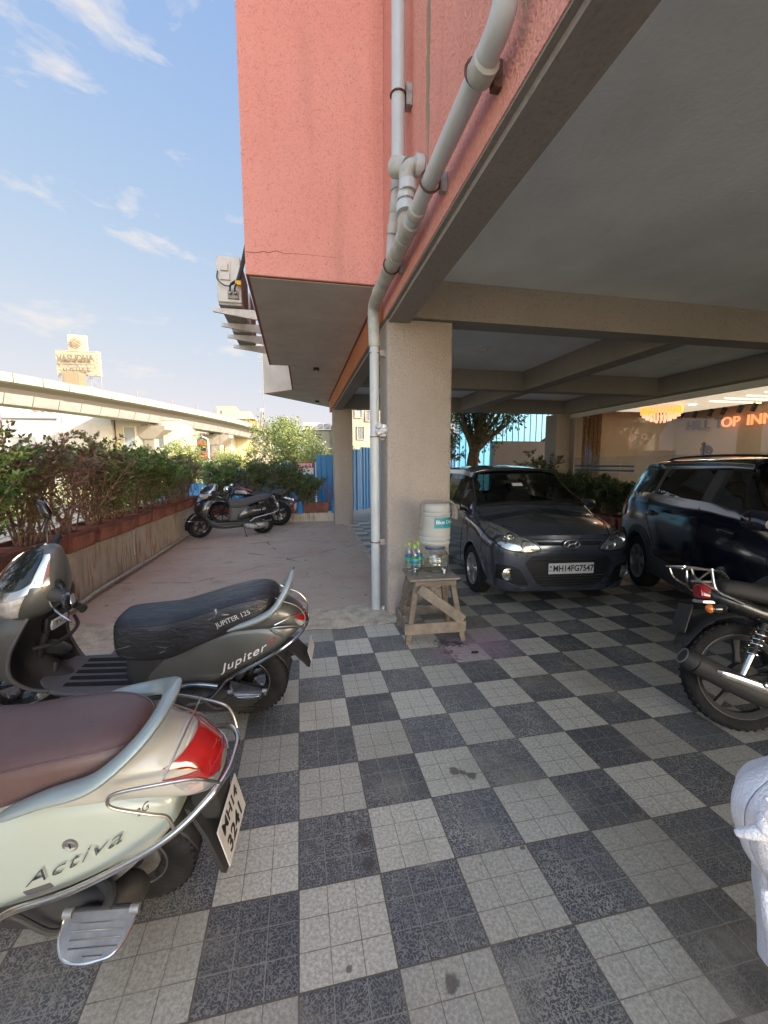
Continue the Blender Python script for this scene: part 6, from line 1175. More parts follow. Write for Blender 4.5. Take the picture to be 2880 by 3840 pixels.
scar = Car(ss, [(1.82, .26, .6), (1.88, .27, .6), (1.90, .38, .55), (1.90, .62, .55), (1.89, .84, .6), (1.84, .955, .8)],
           [(-1.86, .32, .6), (-1.90, .33, .6), (-1.915, .42, .55), (-1.91, .68, .52), (-1.89, .95, .6), (-1.84, 1.13, .7), (-1.68, 1.47, .7), (-1.60, 1.545, .8), (-1.55, 1.565, 1.), (-1.525, 1.566, 1.)])
sw2 = lambda i, l: 5.1 <= l < 5.9 and 1.5 <= i < 6.5
w2 = lambda i, l: 6 <= i < 7 and l >= 6
b2 = scar.cells(scar.g, lambda i, l, p: not (w2(i, l) or sw2(i, l)))
for cx in (1.225, -1.225): arch_cut(b2, cx, .325, .375)
b2o = b2.build('body', 'navy_paint', sv, 30); scar.cells(scar.F, lambda i, j, p: True).build('bumper', 'navy_paint', sv, 40)
rb = scar.cells(scar.Rr, lambda i, j, p: not (5.15 <= i < 5.9 and j > .14)).build('tailgate', 'navy_paint', sv, 40); scar.cells(scar.Rr, lambda i, j, p: 5.15 <= i < 5.9 and j > .14).build('rear_window', 'dark_glass', sv, 60)
scar.cells(scar.g, lambda i, l, p: w2(i, l)).build('windscreen', 'car_glass', sv, 60)
for a, b in ((1.6, 2.15), (2.2, 3.83), (4.17, 6.5)):
    for sg in (1, -1):
        q = scar.cells(scar.g, lambda i, l, p: sw2(i, l) and a-.01 <= i < b, False); q.v = [(x, y*sg, z) for x, y, z in q.v]; q.build('side_window', 'dark_glass', sv, 60)
for a, b in ((1.5, 1.67), (2.15, 2.2), (3.83, 4.17)):
    for sg in (1, -1):
        q = scar.cells(scar.g, lambda i, l, p: sw2(i, l) and a-.01 <= i < b, False); q.v = [(x, y*sg, z) for x, y, z in q.v]
        if q.f: q.build('window_pillar', 'cladding', sv, 60)
MB().box(-1.6, 1.7, -.6, .6, .24, .29).build('underbody', 'gap', sv)
sbb = bvh_of(b2o, rb); ab = sbb
def dS(out_, name, m, sg=-1, off=.003, th=.004, sm=0, ml=.04): return decal(sbb, [((-sg)*x, z) for x, z in out_], SX(sg), name, m, sv, off, th, ml, sm)
for sg in (-1, 1):
    dS([(-.88, .42), (-.80, .50), (-.4, .475), (.4, .475), (.80, .50), (.88, .42), (.88, .26), (-.88, .26)], 'side_cladding', 'cladding', sg, .004, .018)
    dS([(-1.88, .62), (-1.80, .66), (-1.66, .56), (-1.62, .42), (-1.70, .30), (-1.84, .32)], 'bumper_cladding', 'cladding', sg, .004, .012)
    hc_ = hc; 
    for a_ in ([(-.05+.09, 1.12), (.075, .9), (.08, .50)], [(-1.00, 1.12), (-.99, .9), (-.86, .72), (-.80, .62)], [(.98, 1.09), (.98, .7), (.90, .50)]):
        q = [sbb.ray_cast(Vector((x, 2*sg, z)), Vector((0, -sg, 0)))[0] for x, z in cat(a_, 5)]; q = [x for x in q if x]
        if len(q) > 2: MB().tube(q, .0035, 6).build('panel_gap', 'gap', sv, 60)
    for x0 in (-.86, .52):
        h = sbb.ray_cast(Vector((x0, 2*sg, .965)), Vector((0, -sg, 0)))[0]; T = frame(h, (-sg, 0, 0), (0, 0, 1)); o = MB().add(*(lambda q: (q.v, q.f))(Loft([(-.115, -.014, .014, .008, .008, 2.4), (-.08, -.017, .017, .02, .02, 2.6), (0, -.018, .018, .026, .026, 2.6), (.08, -.017, .017, .02, .02, 2.6), (.115, -.014, .014, .008, .008, 2.4)]).mb(16, 16))); 
        o.v = [tuple(T @ Vector((x, z, y+.012))) for x, y, z in o.v]; o.build('door_handle', 'navy_paint', sv, 50); MB().prism([(.09*cos(a), .032*sin(a)) for a in [2*pi*k/24 for k in range(24)]], .0005, .002, T).build('handle_cup', 'gap', sv)
    q = []
    for x in [-1.15+.12*k for k in range(16)]: q.append((x, sg*.60, 1.56+.045*max(0., sin(pi*min(1, max(0, (x+1.15)/1.8))))**.35))
    MB().tube(q, .014, 8, flat=.8).build('roof_rail', 'trim_black', sv)
    pats = []
    for r_ in range(3):
        for c_ in range(6):
            if (r_+c_) % 2 == 0: x = -1.64+.062*c_+.018*r_; z = 1.105+.024*r_; dS([(x, z), (x+.05, z), (x+.060, z+.019), (x+.010, z+.019)], 'checker_mark', 'plate_white', sg, .003, .001)
    o = dS([(-1.86, 1.03), (-1.70, 1.045), (-1.68, 1.00), (-1.72, .86), (-1.80, .84), (-1.87, .93)], 'tail_light', 'red_lens', sg, .004, .010)
    dS([(-1.86, 1.035), (-1.74, 1.045), (-1.73, 1.025), (-1.86, 1.015)], 'lamp_strip', 'pink_lens', sg, .012, .006)
    mm = Loft([(.96, 1.09, 1.14, .05, .05, 2.4, .96*sg), (1.0, 1.06, 1.20, .10, .10, 2.6, .96*sg), (1.10, 1.06, 1.20, .10, .09, 2.4, .96*sg), (1.17, 1.08, 1.16, .06, .05, 2.2, .95*sg)]); mm.mb(14, 20).build('door_mirror', 'navy_paint', sv, 50)
MB().ring([[(-1.48, y, 1.54), (-1.70, y*.98, 1.515), (-1.71, y*.98, 1.50), (-1.5, y, 1.50)] for y in (-.58, -.3, 0, .3, .58)]).build('spoiler', 'trim_black', sv, 50); MB().box(-1.72, -1.705, .30, .58, 1.502, 1.52).build('spoiler_light', 'plate_white', sv)
for x, y in ((.0, .38), (.0, -.38), (-.85, .38), (-.85, -.38)):
    o = MB().add(*(lambda q: (q.v, q.f))(Loft([(x-.25, 1.05, 1.12, .16, .12, 3, y), (x-.21, .60, 1.22, .24, .19, 3, y), (x-.12, .55, 1.20, .24, .2, 3, y), (x-.05, .55, .70, .23, .22, 3, y), (x+.25, .52, .66, .23, .22, 3, y), (x+.3, .55, .62, .2, .2, 3, y)]).mb(20, 20))).build('seat', 'interior', sv, 60)
    MB().add(*(lambda q: (q.v, q.f))(Loft([(x-.26, 1.22, 1.30, .08, .08, 3, y), (x-.22, 1.20, 1.37, .13, .12, 3, y), (x-.16, 1.21, 1.35, .12, .11, 3, y)]).mb(8, 18))).build('headrest', 'interior', o, 60)
MB().box(-1.5, .9, -.78, .78, .5, .56).build('cabin_floor', 'interior', sv)
for x in (1.225, -1.225):
    for sg in (1, -1): car_wheel(sv, x, sg*.765, .320, .185, .205, 'y', 'alloy_dark')
    arch_ring(sv, b2o, x, .325, .375, .075, 'cladding', .022)
SLAB = .021
# ---- black scooter at the back ----
import copy
gk = copy.deepcopy(gj); gk.update(fw=(1.26, .25), rr=.24, tw=.10, guard=1, fold=None, mz=.24, bar=(.96, .965), seam=25, railr=.014, rflat=.8)
gk['seat'] = [(.70, .70, .73, .05, .04, 2.2), (.69, .655, .77, .11, .09, 2.6), (.63, .605, .80, .15, .12, 3.0), (.50, .595, .80, .165, .13, 3.0), (.36, .63, .80, .165, .13, 3.0), (.20, .69, .83, .16, .13, 3.0), (.04, .745, .86, .155, .13, 3.0), (-.10, .78, .87, .14, .12, 3.0), (-.17, .80, .865, .10, .08, 2.6), (-.19, .82, .85, .03, .03, 2)]
gk['body'] = [(.60, .36, .44, .10, .10, 4), (.52, .345, .52, .16, .14, 3.4), (.40, .35, .62, .185, .155, 3), (.28, .37, .67, .19, .15, 2.8), (.10, .42, .70, .19, .145, 2.8), (-.06, .46, .71, .175, .12, 2.8), (-.20, .50, .69, .14, .10, 2.8), (-.28, .53, .66, .08, .07, 2.6), (-.31, .57, .63, .03, .03, 2)]
gk['under'] = [(.70, .33, .38, .06, .05, 3), (.67, .32, .62, .12, .10, 4), (.60, .32, .66, .14, .13, 4), (.45, .32, .68, .15, .13, 4), (.30, .35, .68, .14, .12, 4)]
gk['tail'] = [(.10, .66, .76, .13, .11, 3), (.0, .66, .79, .14, .11, 3), (-.12, .64, .81, .14, .105, 2.8), (-.22, .60, .80, .135, .09, 2.6), (-.28, .56, .76, .12, .07, 2.4), (-.33, .54, .70, .09, .05, 2.3), (-.35, .57, .65, .04, .02, 2)]
gk['rail'] = [(.10, .15, .715), (.02, .155, .74), (-.10, .155, .80), (-.18, .14, .87), (-.22, .10, .915), (-.235, .05, .935), (-.24, 0, .94)]
ck = dict(cj); ck.update(paint='black_paint', paint2='matt_black', inner='grey_plastic', floor='grey_plastic', mud='black_paint', visor='black_paint', tail='black_paint', seat='grey_seat', rail='matt_black', engine='cast_metal', glove=None, cside='clear_lens')
kt, _, Bk, bk_, Tk, Sk, sk_ = scooter('black scooter with a grey seat parked broadside at the far end of the red concrete', (-.786, 8.27, SLAB), R(196), .07, R(18), ck, gk, 'scooters parked on the left')
for sg in (0, 1):
    f_ = (lambda d: R(180-d)) if sg else (lambda d: R(d)); Tk.patch(lambda u: .62+.12*(1-u), .985, f_(-34), f_(16), .006, 14, 12).build('tail_light', 'clear_lens', kt, 40)
Tk.patch(.86, .985, R(20), R(160), .006, 8, 20).build('tail_light', 'red_lens', kt, 40)
MB().tube([(.30, .20, .33), (.24, .21, .37), (.20, .212, .40), (-.05, .20, .455), (-.25, .165, .50), (-.33, .08, .53)], .010, 8, 5).build('chrome_guard', 'pvc', kt); MB().tube([(.30, -.20, .33), (.24, -.21, .37), (.20, -.212, .40), (-.05, -.20, .455), (-.25, -.165, .50), (-.33, -.08, .53)], .010, 8, 5).build('chrome_guard', 'pvc', kt)
on_side(kt, bk_, 'Access 125', .10, .565, R(6), .062, 'sign_white', depth=.002, shear=.3, off=.002)
footrest(kt, -.14, .05, .235, .29, .34, tilt=R(-10)); MB().ell((-.20, .165, .47), (.02, .012, .02), 12, 8).build('side_reflector', 'orange_lens', kt)
MB().box(-.40, -.394, -.09, .09, .30, .42).build('number_plate', 'plate_white', kt)
# ---- cruiser motorcycle behind it ----
def bike_common(t, wb, rr, rf, tw, steer=0., spokes=5, m='black_paint'):
    wheel(t, (0, 0, rr), rr, tw, rr*.72, spokes, m, spw=.018, style='y')
bt = thing('motorcycle', 'black cruiser motorcycle with a red and black tank, standing behind the black scooter', 'motorcycle', (-.497, 9.42, SLAB), (-.2, 0, R(168)), 'motorcycles')
wheel(bt, (0, 0, .325), .325, .13, .225, 7, 'black_paint', spw=.016); SMb = steerM(R(12), (1.05, 0, .9), R(28)); wheel(bt, (1.38, 0, .32), .32, .10, .235, 7, 'black_paint', M=SMb, spw=.016)
def sb_(mb): mb.v = [tuple(SMb @ Vector(v)) for v in mb.v]; return mb
rg = []
for k in range(17):
    a = R(20+135*k/16); rg.append([((.375-.03*(1-cos(b)))*cos(a), .08*sin(b), .325+(.375-.03*(1-cos(b)))*sin(a)) for b in [-pi/2+pi*j/8 for j in range(9)]])
o = MB().ring(rg, False).build('rear_mudguard', 'black_paint', bt, 60); o.modifiers.new('s', 'SOLIDIFY').thickness = .004
rg = []
for k in range(13):
    a = R(20+120*k/12); rg.append([(1.38+(.36-.03*(1-cos(b)))*cos(a), .065*sin(b), .32+(.36-.03*(1-cos(b)))*sin(a)) for b in [-pi/2+pi*j/8 for j in range(9)]])
o = sb_(MB().ring(rg, False)).build('front_mudguard', 'black_paint', bt, 60); o.modifiers.new('s', 'SOLIDIFY').thickness = .004
tk_ = Loft([(1.05, .84, .88, .05, .04, 2.2), (1.0, .80, .95, .11, .09, 2.4), (.90, .78, .98, .15, .12, 2.4), (.75, .78, .97, .155, .12, 2.4), (.62, .78, .92, .12, .09, 2.4), (.54, .79, .87, .07, .05, 2.2)]); tko = tk_.mb(24, 30).build('fuel_tank', 'black_paint', bt, 60)
mat('tank_red', (.30, .015, .015), .2, coat=1.); tk_.patch(.12, .92, R(62), R(118), .003, 14, 10).build('tank_stripe', 'tank_red', tko, 60); tk_.patch(.3, .72, R(-8), R(28), .003, 10, 8).build('tank_badge', 'cast_metal', tko, 60)
Loft([(.60, .80, .85, .09, .07, 2.8), (.52, .79, .87, .13, .11, 3), (.34, .78, .86, .15, .13, 3), (.18, .79, .87, .15, .12, 3), (.12, .80, .89, .13, .10, 3), (.06, .80, .91, .13, .11, 3), (-.06, .81, .925, .13, .11, 3), (-.17, .83, .925, .11, .09, 3), (-.21, .85, .90, .05, .04, 2.4)]).mb(30, 26).build('seat', 'matt_black', bt, 60)
MB().tube([(-.05, .13, .82), (-.20, .12, .86), (-.28, .08, .93), (-.29, 0, .94), (-.28, -.08, .93), (-.20, -.12, .86), (-.05, -.13, .82)], .011, 8, 5).build('grab_rail', 'black_paint', bt)
MB().tube([(-.18, 0, .72), (-.36, 0, .68)], .03, 10).build('lamp_arm', 'chrome', bt); o = MB().lathe([(.02, -.08), (.045, -.05), (.05, .0), (.045, .01)], 18, Matrix.Translation((-.42, 0, .66)) @ Matrix.Rotation(R(-90), 4, 'Y')).build('tail_light', 'chrome', bt); MB().lathe([(.044, .01), (.03, .03), (0, .035)], 18, Matrix.Translation((-.42, 0, .66)) @ Matrix.Rotation(R(-90), 4, 'Y')).build('lens', 'red_lens', o)
MB().box(-.46, -.45, -.10, .10, .44, .57).build('number_plate', 'plate_white', bt); 
for s_ in (1, -1): MB().ell((-.38, .13*s_, .60), (.03, .02, .02), 12, 8).build('indicator', 'orange_lens', bt); MB().tube([(.05, .12*s_, .33), (.02, .13*s_, .56), (.12, .12*s_, .74)], [.028, .03, .02], 12).build('shock_absorber', 'chrome', bt)
sb_(MB().tube([(1.38, .09, .32), (1.05, .09, .98)], .024, 10)).build('fork', 'black_paint', bt); sb_(MB().tube([(1.38, -.09, .32), (1.05, -.09, .98)], .024, 10)).build('fork', 'black_paint', bt)
sb_(MB().tube([(.80, .38, 1.05), (.92, .30, 1.06), (1.02, .16, 1.03), (1.06, 0, .98), (1.02, -.16, 1.03), (.92, -.30, 1.06), (.80, -.38, 1.05)], .012, 8, 5)).build('handlebar', 'black_paint', bt)
for s_ in (1, -1):
    sb_(MB().tube([(.80, .38*s_, 1.05), (.90, .31*s_, 1.06)], .018, 10)).build('grip', 'grip', bt); sb_(MB().tube([(.96, .26*s_, 1.06), (.93, .33*s_, 1.16), (.88, .36*s_, 1.22)], .006, 6, 3)).build('mirror_stem', 'black_paint', bt); sb_(MB().ell((.87, .37*s_, 1.26), (.012, .05, .05), 16, 10)).build('mirror', 'black_paint', bt)
sb_(MB().ell((1.17, 0, .93), (.09, .095, .095), 20, 14)).build('headlight', 'chrome', bt); sb_(MB().ell((1.05, 0, 1.04), (.05, .05, .04), 16, 10)).build('instrument', 'chrome', bt)
e_ = MB(); e_.box(.45, .85, -.13, .13, .24, .52); e_.build('engine', 'matt_black', bt, bevel=.03); f_ = MB()
for k in range(8): f_.box(.62, .84, -.10, .10, .54+.026*k, .548+.026*k)
f_.build('cylinder_fins', 'matt_black', bt); MB().tube([(.30, .0, .40), (.35, 0, .72), (1.0, 0, .80), (1.1, 0, .70), (.88, 0, .35)], .022, 8, 4).build('frame_tube', 'black_paint', bt); MB().tube([(.82, -.12, .40), (.60, -.15, .28), (.2, -.16, .29), (-.20, -.17, .36)], [.022, .03, .045, .045], 12, 4).build('exhaust', 'chrome', bt); MB().tube([(.0, .09, .325), (.40, .08, .36)], .02, 8).build('swingarm', 'black_paint', bt)
MB().tube([(.42, .12, .24), (.38, .24, .09)], .01, 8).build('side_stand', 'black_paint', bt); MB().tube([(.45, .12, .28), (.45, .26, .28)], .014, 8).build('footpeg', 'rubber', bt)
# ---- motorcycle cut by the right edge ----
mt = thing('motorcycle', 'black motorcycle with chrome rear carrier and silver muffler, cut off by the right edge', 'motorcycle', (2.505, .70, 0), (-.24, 0, R(-18)), 'motorcycles')
wheel(mt, (0, 0, .305), .305, .088, .232, 5, 'matt_black', spw=.024); SMm = steerM(R(-30), (1.0, 0, .85), R(26)); wheel(mt, (1.27, 0, .30), .30, .08, .232, 5, 'matt_black', M=SMm, spw=.024)
def sm_(mb): mb.v = [tuple(SMm @ Vector(v)) for v in mb.v]; return mb
MB().lathe([(.075, -.02), (.08, .03), (.05, .045), (.02, .05)], 24, Matrix.Translation((0, -.03, .305)) @ Matrix.Rotation(R(90), 4, 'X')).build('hub_cover', 'matt_black', mt)
Loft([(-.10, .775, .80, .06, .05, 2.6), (-.085, .77, .855, .10, .085, 3), (.02, .745, .855, .118, .105, 3.2), (.20, .71, .82, .125, .11, 3.2), (.40, .70, .79, .125, .11, 3), (.55, .72, .80, .10, .08, 2.6), (.60, .75, .79, .05, .04, 2)]).mb(30, 30).build('seat', 'matt_black', mt, 60)
Loft([(-.15, .73, .80, .03, .03, 2.6), (-.12, .715, .80, .07, .07, 3), (-.02, .66, .775, .10, .11, 3), (.12, .61, .72, .115, .12, 3), (.30, .58, .70, .12, .12, 3), (.5, .58, .74, .12, .11, 3), (.58, .6, .72, .08, .08, 3)]).mb(24, 26).build('side_panel', 'black_paint', mt, 50)
Loft([(-.188, .752, .82, .036, .030, 4), (-.182, .745, .828, .044, .038, 5), (-.12, .74, .83, .048, .042, 5), (-.10, .75, .82, .04, .04, 4)]).mb(12, 24).build('tail_light', 'red_lens', mt, 40)
MB().box(-.192, -.13, -.055, .055, .836, .85).build('light_cap', 'clear_lens', mt, bevel=.008); MB().box(-.19, -.12, -.05, .05, .715, .735).build('lamp_base', 'clear_lens', mt, bevel=.004)
fl = MB(); fl.ring([[(x, w*s1, z+dz) for s1, dz in ((-1, -.012), (-.7, .004), (0, .010), (.7, .004), (1, -.012), (.9, -.02), (0, 0.), (-.9, -.02))] for x, z, w in ((.06, .655, .07), (-.05, .665, .085), (-.14, .645, .09), (-.21, .60, .09), (-.27, .535, .085), (-.30, .49, .07), (-.305, .475, .05))]); fl.build('rear_mudguard', 'matt_black', mt, 60)
MB().prism([(-.07, -.10), (.07, -.10), (.07, .07), (-.07, .07)], 0, .006, frame((-.275, 0, .64), (0, -1, 0), (.35, 0, 1))).build('plate_holder', 'matt_black', mt)
for s_ in (-1,):
    MB().tube([(-.14, .05*s_, .70), (-.17, .13*s_, .70)], .012, 8).build('indicator_stem', 'rubber', mt); o = MB().ell((-.180, .155*s_, .697), (.055, .024, .030), 18, 12).build('indicator', 'smoke_lens', mt, 60); MB().ell((-.219, .155*s_, .697), (.022, .0215, .027), 14, 10).build('lens', 'orange_lens', o, 60)
cr2 = MB()
for s_ in (1, -1):
    cr2.tube([(-.02, .125*s_, .727), (-.10, .125*s_, .765), (-.14, .125*s_, .785), (-.165, .125*s_, .82), (-.17, .12*s_, .915)], .0085, 10, 4); cr2.tube([(-.12, .12*s_, .775), (-.20, .115*s_, .825), (-.255, .11*s_, .865), (-.275, .11*s_, .92)], .0065, 8, 4); cr2.tube([(-.17, .12*s_, .913), (-.30, .10*s_, .93)], .0065, 8)
cr2.tube([(-.17, .12, .913), (-.165, .0, .918), (-.17, -.12, .913)], .008, 10, 3); cr2.tube([(-.30, .10, .93), (-.305, -.10, .93)], .0065, 8); cr2.tube([(-.235, .11, .92), (-.235, -.11, .92)], .005, 8)
for y in (-.06, 0, .06): cr2.tube([(-.17, y, .915), (-.30, y, .93)], .005, 8)
cr2.tube([(-.10, .125, .85), (-.02, .125, .905), (.04, .12, .90), (.08, .12, .84)], .008, 8, 4); cr2.build('carrier', 'chrome', mt)
MB().tube([(.44, -.155, .20), (.20, -.175, .215), (.02, -.185, .235), (-.16, -.185, .315), (-.30, -.185, .385), (-.34, -.185, .405)], [.028, .045, .056, .060, .058, .056], 24, 5).build('exhaust', 'matt_black', mt, 50)
MB().tube([(-.345, -.185, .407), (-.385, -.185, .432), (-.392, -.185, .437)], [.057, .046, .040], 24).build('exhaust_tip', 'matt_black', mt); MB().lathe([(.041, 0), (.045, .004), (.038, .006), (.034, -.03), (0, -.03)], 24, frame((-.392, -.185, .437), (0, 1, 0), (-.5, 0, -.86)) if 0 else Matrix.Translation((-.392, -.185, .437)) @ Vector((-.86, 0, .5)).to_track_quat('Z', 'Y').to_matrix().to_4x4(), cap=False).build('exhaust_rim', 'cast_metal', mt)
hs_ = MB(); rg = []
for k in range(15):
    t_ = k/14; x = -.26+.68*t_; z = .375-.165*t_+.02*sin(pi*t_) if x < 0 else .305-.10*(x/.42)-.0; z = .378-.205*min(1, t_*1.1); w0 = .9*sin(pi*min(.999, max(.001, (t_*.96+.02))))**.35
    rg.append([(x+.0, -.185-.064*cos(b), z+.064*sin(b)) for b in [R(-28)+R(72)*w0*(j/6-.5)+R(20) for j in range(7)]])
o = hs_.ring(rg, False).build('heat_shield', 'chrome', mt, 60); o.modifiers.new('s', 'SOLIDIFY').thickness = -.004
for x, z in ((-.02, .315), (.09, .30)): MB().lathe([(.018, 0), (.018, .006), (.010, .010), (0, .010)], 16, Matrix.Translation((x, -.252, z-.0)) @ Matrix.Rotation(R(90), 4, 'X')).build('bolt', 'chrome', mt)
sp = MB(); P0, P1 = Vector((-.05, -.115, .33)), Vector((.09, -.115, .62)); d = (P1-P0)
MB().tube([P0, P0+d*.42], [.016, .020], 14).build('shock_absorber', 'chrome', mt); MB().tube([P0+d*.35, P1], .017, 12).build('shock_rod', 'matt_black', mt)
for k in range(150): a = k*.26; q = P0+d*(.36+.56*k/150); u = d.normalized().orthogonal(); v = d.normalized().cross(u); sp.v.append(tuple(q+(u*cos(a)+v*sin(a))*.027))
cc = [Vector(x) for x in sp.v]; MB().tube(cc, .0042, 6).build('shock_spring', 'chrome', mt)
for s_ in (1, -1): MB().tube([(-.02, .075*s_, .305), (.20, .075*s_, .325), (.45, .07*s_, .35)], .018, 8, 3).build('swingarm', 'matt_black', mt)
MB().tube([(.10, -.12, .31), (.17, -.13, .33), (.24, -.13, .36), (.30, -.12, .40)], .013, 8, 3).build('footrest_bracket', 'cast_metal', mt); MB().tube([(.20, -.12, .34), (.20, -.22, .34)], .012, 10).build('footpeg', 'rubber', mt)
MB().tube([(.15, 0, .60), (.55, 0, .62), (.98, 0, .80)], .03, 8, 3).build('frame_tube', 'matt_black', mt); MB().tube([(.98, 0, .78), (.80, 0, .40), (.45, 0, .26)], .02, 8, 3).build('frame_tube', 'matt_black', mt)
MB().box(.38, .72, -.12, .12, .22, .46).build('engine', 'matt_black', mt, bevel=.03); f_ = MB()
for k in range(7): f_.box(.60, .80, -.09, .09, .46+.022*k, .467+.022*k)
f_.build('cylinder_fins', 'cast_metal', mt); MB().tube([(.78, -.05, .46), (.82, -.08, .36), (.70, -.14, .22), (.42, -.155, .20)], .018, 10, 4).build('exhaust_pipe', 'chrome', mt)
Loft([(.56, .76, .84, .08, .06, 2.4), (.64, .74, .92, .13, .10, 2.4), (.80, .76, .96, .145, .11, 2.4), (.92, .80, .95, .12, .09, 2.4), (1.0, .84, .90, .05, .04, 2.2)]).mb(24, 28).build('fuel_tank', 'black_paint', mt, 60)
for s_ in (1, -1):
    sm_(MB().tube([(1.27, .08*s_, .30), (.97, .08*s_, .95)], .018, 10)).build('fork', 'chrome', mt); sm_(MB().tube([(.74, .36*s_, 1.02), (.84, .29*s_, 1.03)], .018, 10)).build('grip', 'grip', mt)
sm_(MB().tube([(.74, .36, 1.02), (.88, .24, 1.03), (.96, .1, .98), (.96, -.1, .98), (.88, -.24, 1.03), (.74, -.36, 1.02)], .011, 8, 4)).build('handlebar', 'chrome', mt); sm_(MB().ell((1.08, 0, .90), (.08, .11, .10), 18, 12)).build('headlight', 'clear_lens', mt)
rg = []
for k in range(11):
    a = R(35+100*k/10); rg.append([(1.27+(.335-.03*(1-cos(b)))*cos(a), .055*sin(b), .30+(.335-.03*(1-cos(b)))*sin(a)) for b in [-pi/2+pi*j/8 for j in range(9)]])
o = sm_(MB().ring(rg, False)).build('front_mudguard', 'black_paint', mt, 60); o.modifiers.new('s', 'SOLIDIFY').thickness = .004
MB().tube([(.42, .11, .24), (.40, .26, .06)], .010, 8).build('side_stand', 'matt_black', mt)
# ---- water stand ----
def m_wood():
    g = NG('old_wood'); n = g.noise(4., 6, vec=g.map((1.2, 1.2, 6.)), rough=.6); k = g.noise(3., 5); c = g.mix(g.ramp(n, .35, .7), (.23, .185, .14), (.13, .10, .075)); c = g.mix(g.ramp(k, .5, .7, 0, .5), c, (.29, .26, .21)); g.col(c); g.b.inputs['Roughness'].default_value = .85; g.bump(n, .4, .01)
m_wood(); mat('old_wood_light', (.24, .20, .155), .85, var=.25, vs=14, bump=.3, bs=40)
stl = thing('wooden_stand', 'rough wooden stand with splayed legs and a diagonal brace carrying the water jar', 'stand', (1.165, 2.40, 0), (0, 0, R(-3)))
x_, y_ = .19, .16
b = MB().ring([[(-.235, -.225, .548), (.215, -.215, .548), (.20, .19, .548), (-.215, .185, .548)], [(-.235, -.225, .566), (.215, -.215, .566), (.20, .19, .566), (-.215, .185, .566)]]).build('top_board', 'old_wood_light', stl, bevel=.003)
def plank(a, b_, w, t_, m, name, up=(0, 0, 1)):
    a, b_ = Vector(a), Vector(b_); d = (b_-a).normalized(); n = Vector(up).cross(d).normalized() if abs(Vector(up).dot(d)) < .99 else Vector((1, 0, 0)); v = d.cross(n).normalized()
    MB().ring([[p+n*sx*t_/2+v*sy*w/2 for sx, sy in ((-1, -1), (1, -1), (1, 1), (-1, 1))] for p in (a, b_)]).build(name, m, stl, bevel=.002)
for sx in (-1, 1):
    for sy in (-1, 1): plank((sx*.155, sy*.15, .545), (sx*.245, sy*.215, 0.0), .045, .045, 'old_wood', 'leg', up=(1, 0, 0))
plank((-.18, -.20, .52), (.18, -.20, .52), .045, .02, 'old_wood', 'rail'); plank((-.18, .17, .52), (.18, .17, .52), .045, .02, 'old_wood', 'rail')
for y in (-.225, .225): plank((-.255, y, .135), (.255, y, .135), .095, .016, 'old_wood_light', 'lower_board')
for x in (-.262, .262): plank((x, -.225, .135), (x, .23, .135), .095, .016, 'old_wood_light', 'lower_board')
plank((-.15, -.232, .49), (.235, -.248, .20), .085, .016, 'old_wood_light', 'brace'); plank((.16, .21, .48), (-.21, .22, .2), .07, .015, 'old_wood', 'brace'); plank((-.225, .16, .20), (-.17, -.1, .5), .05, .015, 'old_wood', 'brace')
# jar, dispenser, bottles, cloth
mj = NG('cloudy_plastic'); mj.col((.56, .58, .56, 1)); mj.b.inputs['Roughness'].default_value = .3; mj.b.inputs['Alpha'].default_value = .60
glass('clear_plastic', (.93, .96, .95), 2.4); glass('water_body', (.86, .90, .89), 1.6, ior=1.33)
mat('label_teal', (.02, .26, .34), .4); mat('ring_blue', (.02, .10, .28), .4); mat('cap_green', (.32, .60, .04), .4); mat('label_blue', (.02, .16, .42), .4); mat('label_green', (.10, .42, .16), .4); mat('tap_white', (.7, .7, .68), .35); mat('rag', (.30, .27, .23), .9, var=.25, vs=30, bump=.4, bs=90)
jx, jy = 1.225, 2.44; Z0 = .566
gl = thing('water_dispenser', 'clear round water dispenser bowl with a white tap on the wooden stand', 'dispenser', (jx, jy, Z0))
pr = [(.075, 0), (.10, .006), (.118, .03), (.126, .07), (.129, .10), (.126, .135), (.112, .168), (.088, .190), (.080, .205), (.080, .215)]
prr = []
for i, (r, z) in enumerate(cat(pr, 6)): prr.append((r+.0018*sin(z*190) if .03 < z < .18 else r, z))
MB().lathe(prr, 40, cap=False).build('bowl', 'clear_plastic', gl, 60); MB().lathe([(.0, .004), (.09, .006)]+[(r*.965, z) for r, z in prr if .03 < z < .155]+[(.112, .157), (0, .157)], 40, cap=False).build('water', 'water_body', gl, 60)
MB().lathe([(.084, .205), (.092, .207), (.092, .219), (.084, .221)], 32, cap=False).build('collar', 'ring_blue', gl)
tp = MB(); tp.cyl((.035, -.122, .045), (.038, -.155, .045), .012, 12, .011); tp.cyl((.038, -.15, .05), (.038, -.152, .012), .010, 12, .008); tp.build('tap', 'tap_white', gl); MB().tube([(.038, -.152, .05), (.040, -.150, .066), (.052, -.16, .070)], .006, 8).build('tap_lever', 'ink', gl)
jr = thing('water_jar', 'large cloudy water jar turned upside down on the dispenser bowl', 'water jar', (jx, jy, Z0+.222))
pj_ = [(.055, -.01), (.06, .0), (.09, .008), (.125, .03), (.135, .05), (.130, .062), (.136, .074), (.138, .095), (.131, .107), (.137, .120), (.138, .19), (.138, .27), (.132, .282), (.137, .295), (.137, .31), (.131, .322), (.137, .336), (.135, .365), (.125, .39), (.10, .402), (.0, .404)]
MB().lathe(cat(pj_, 4), 44).build('jar', 'cloudy_plastic', jr, 60)
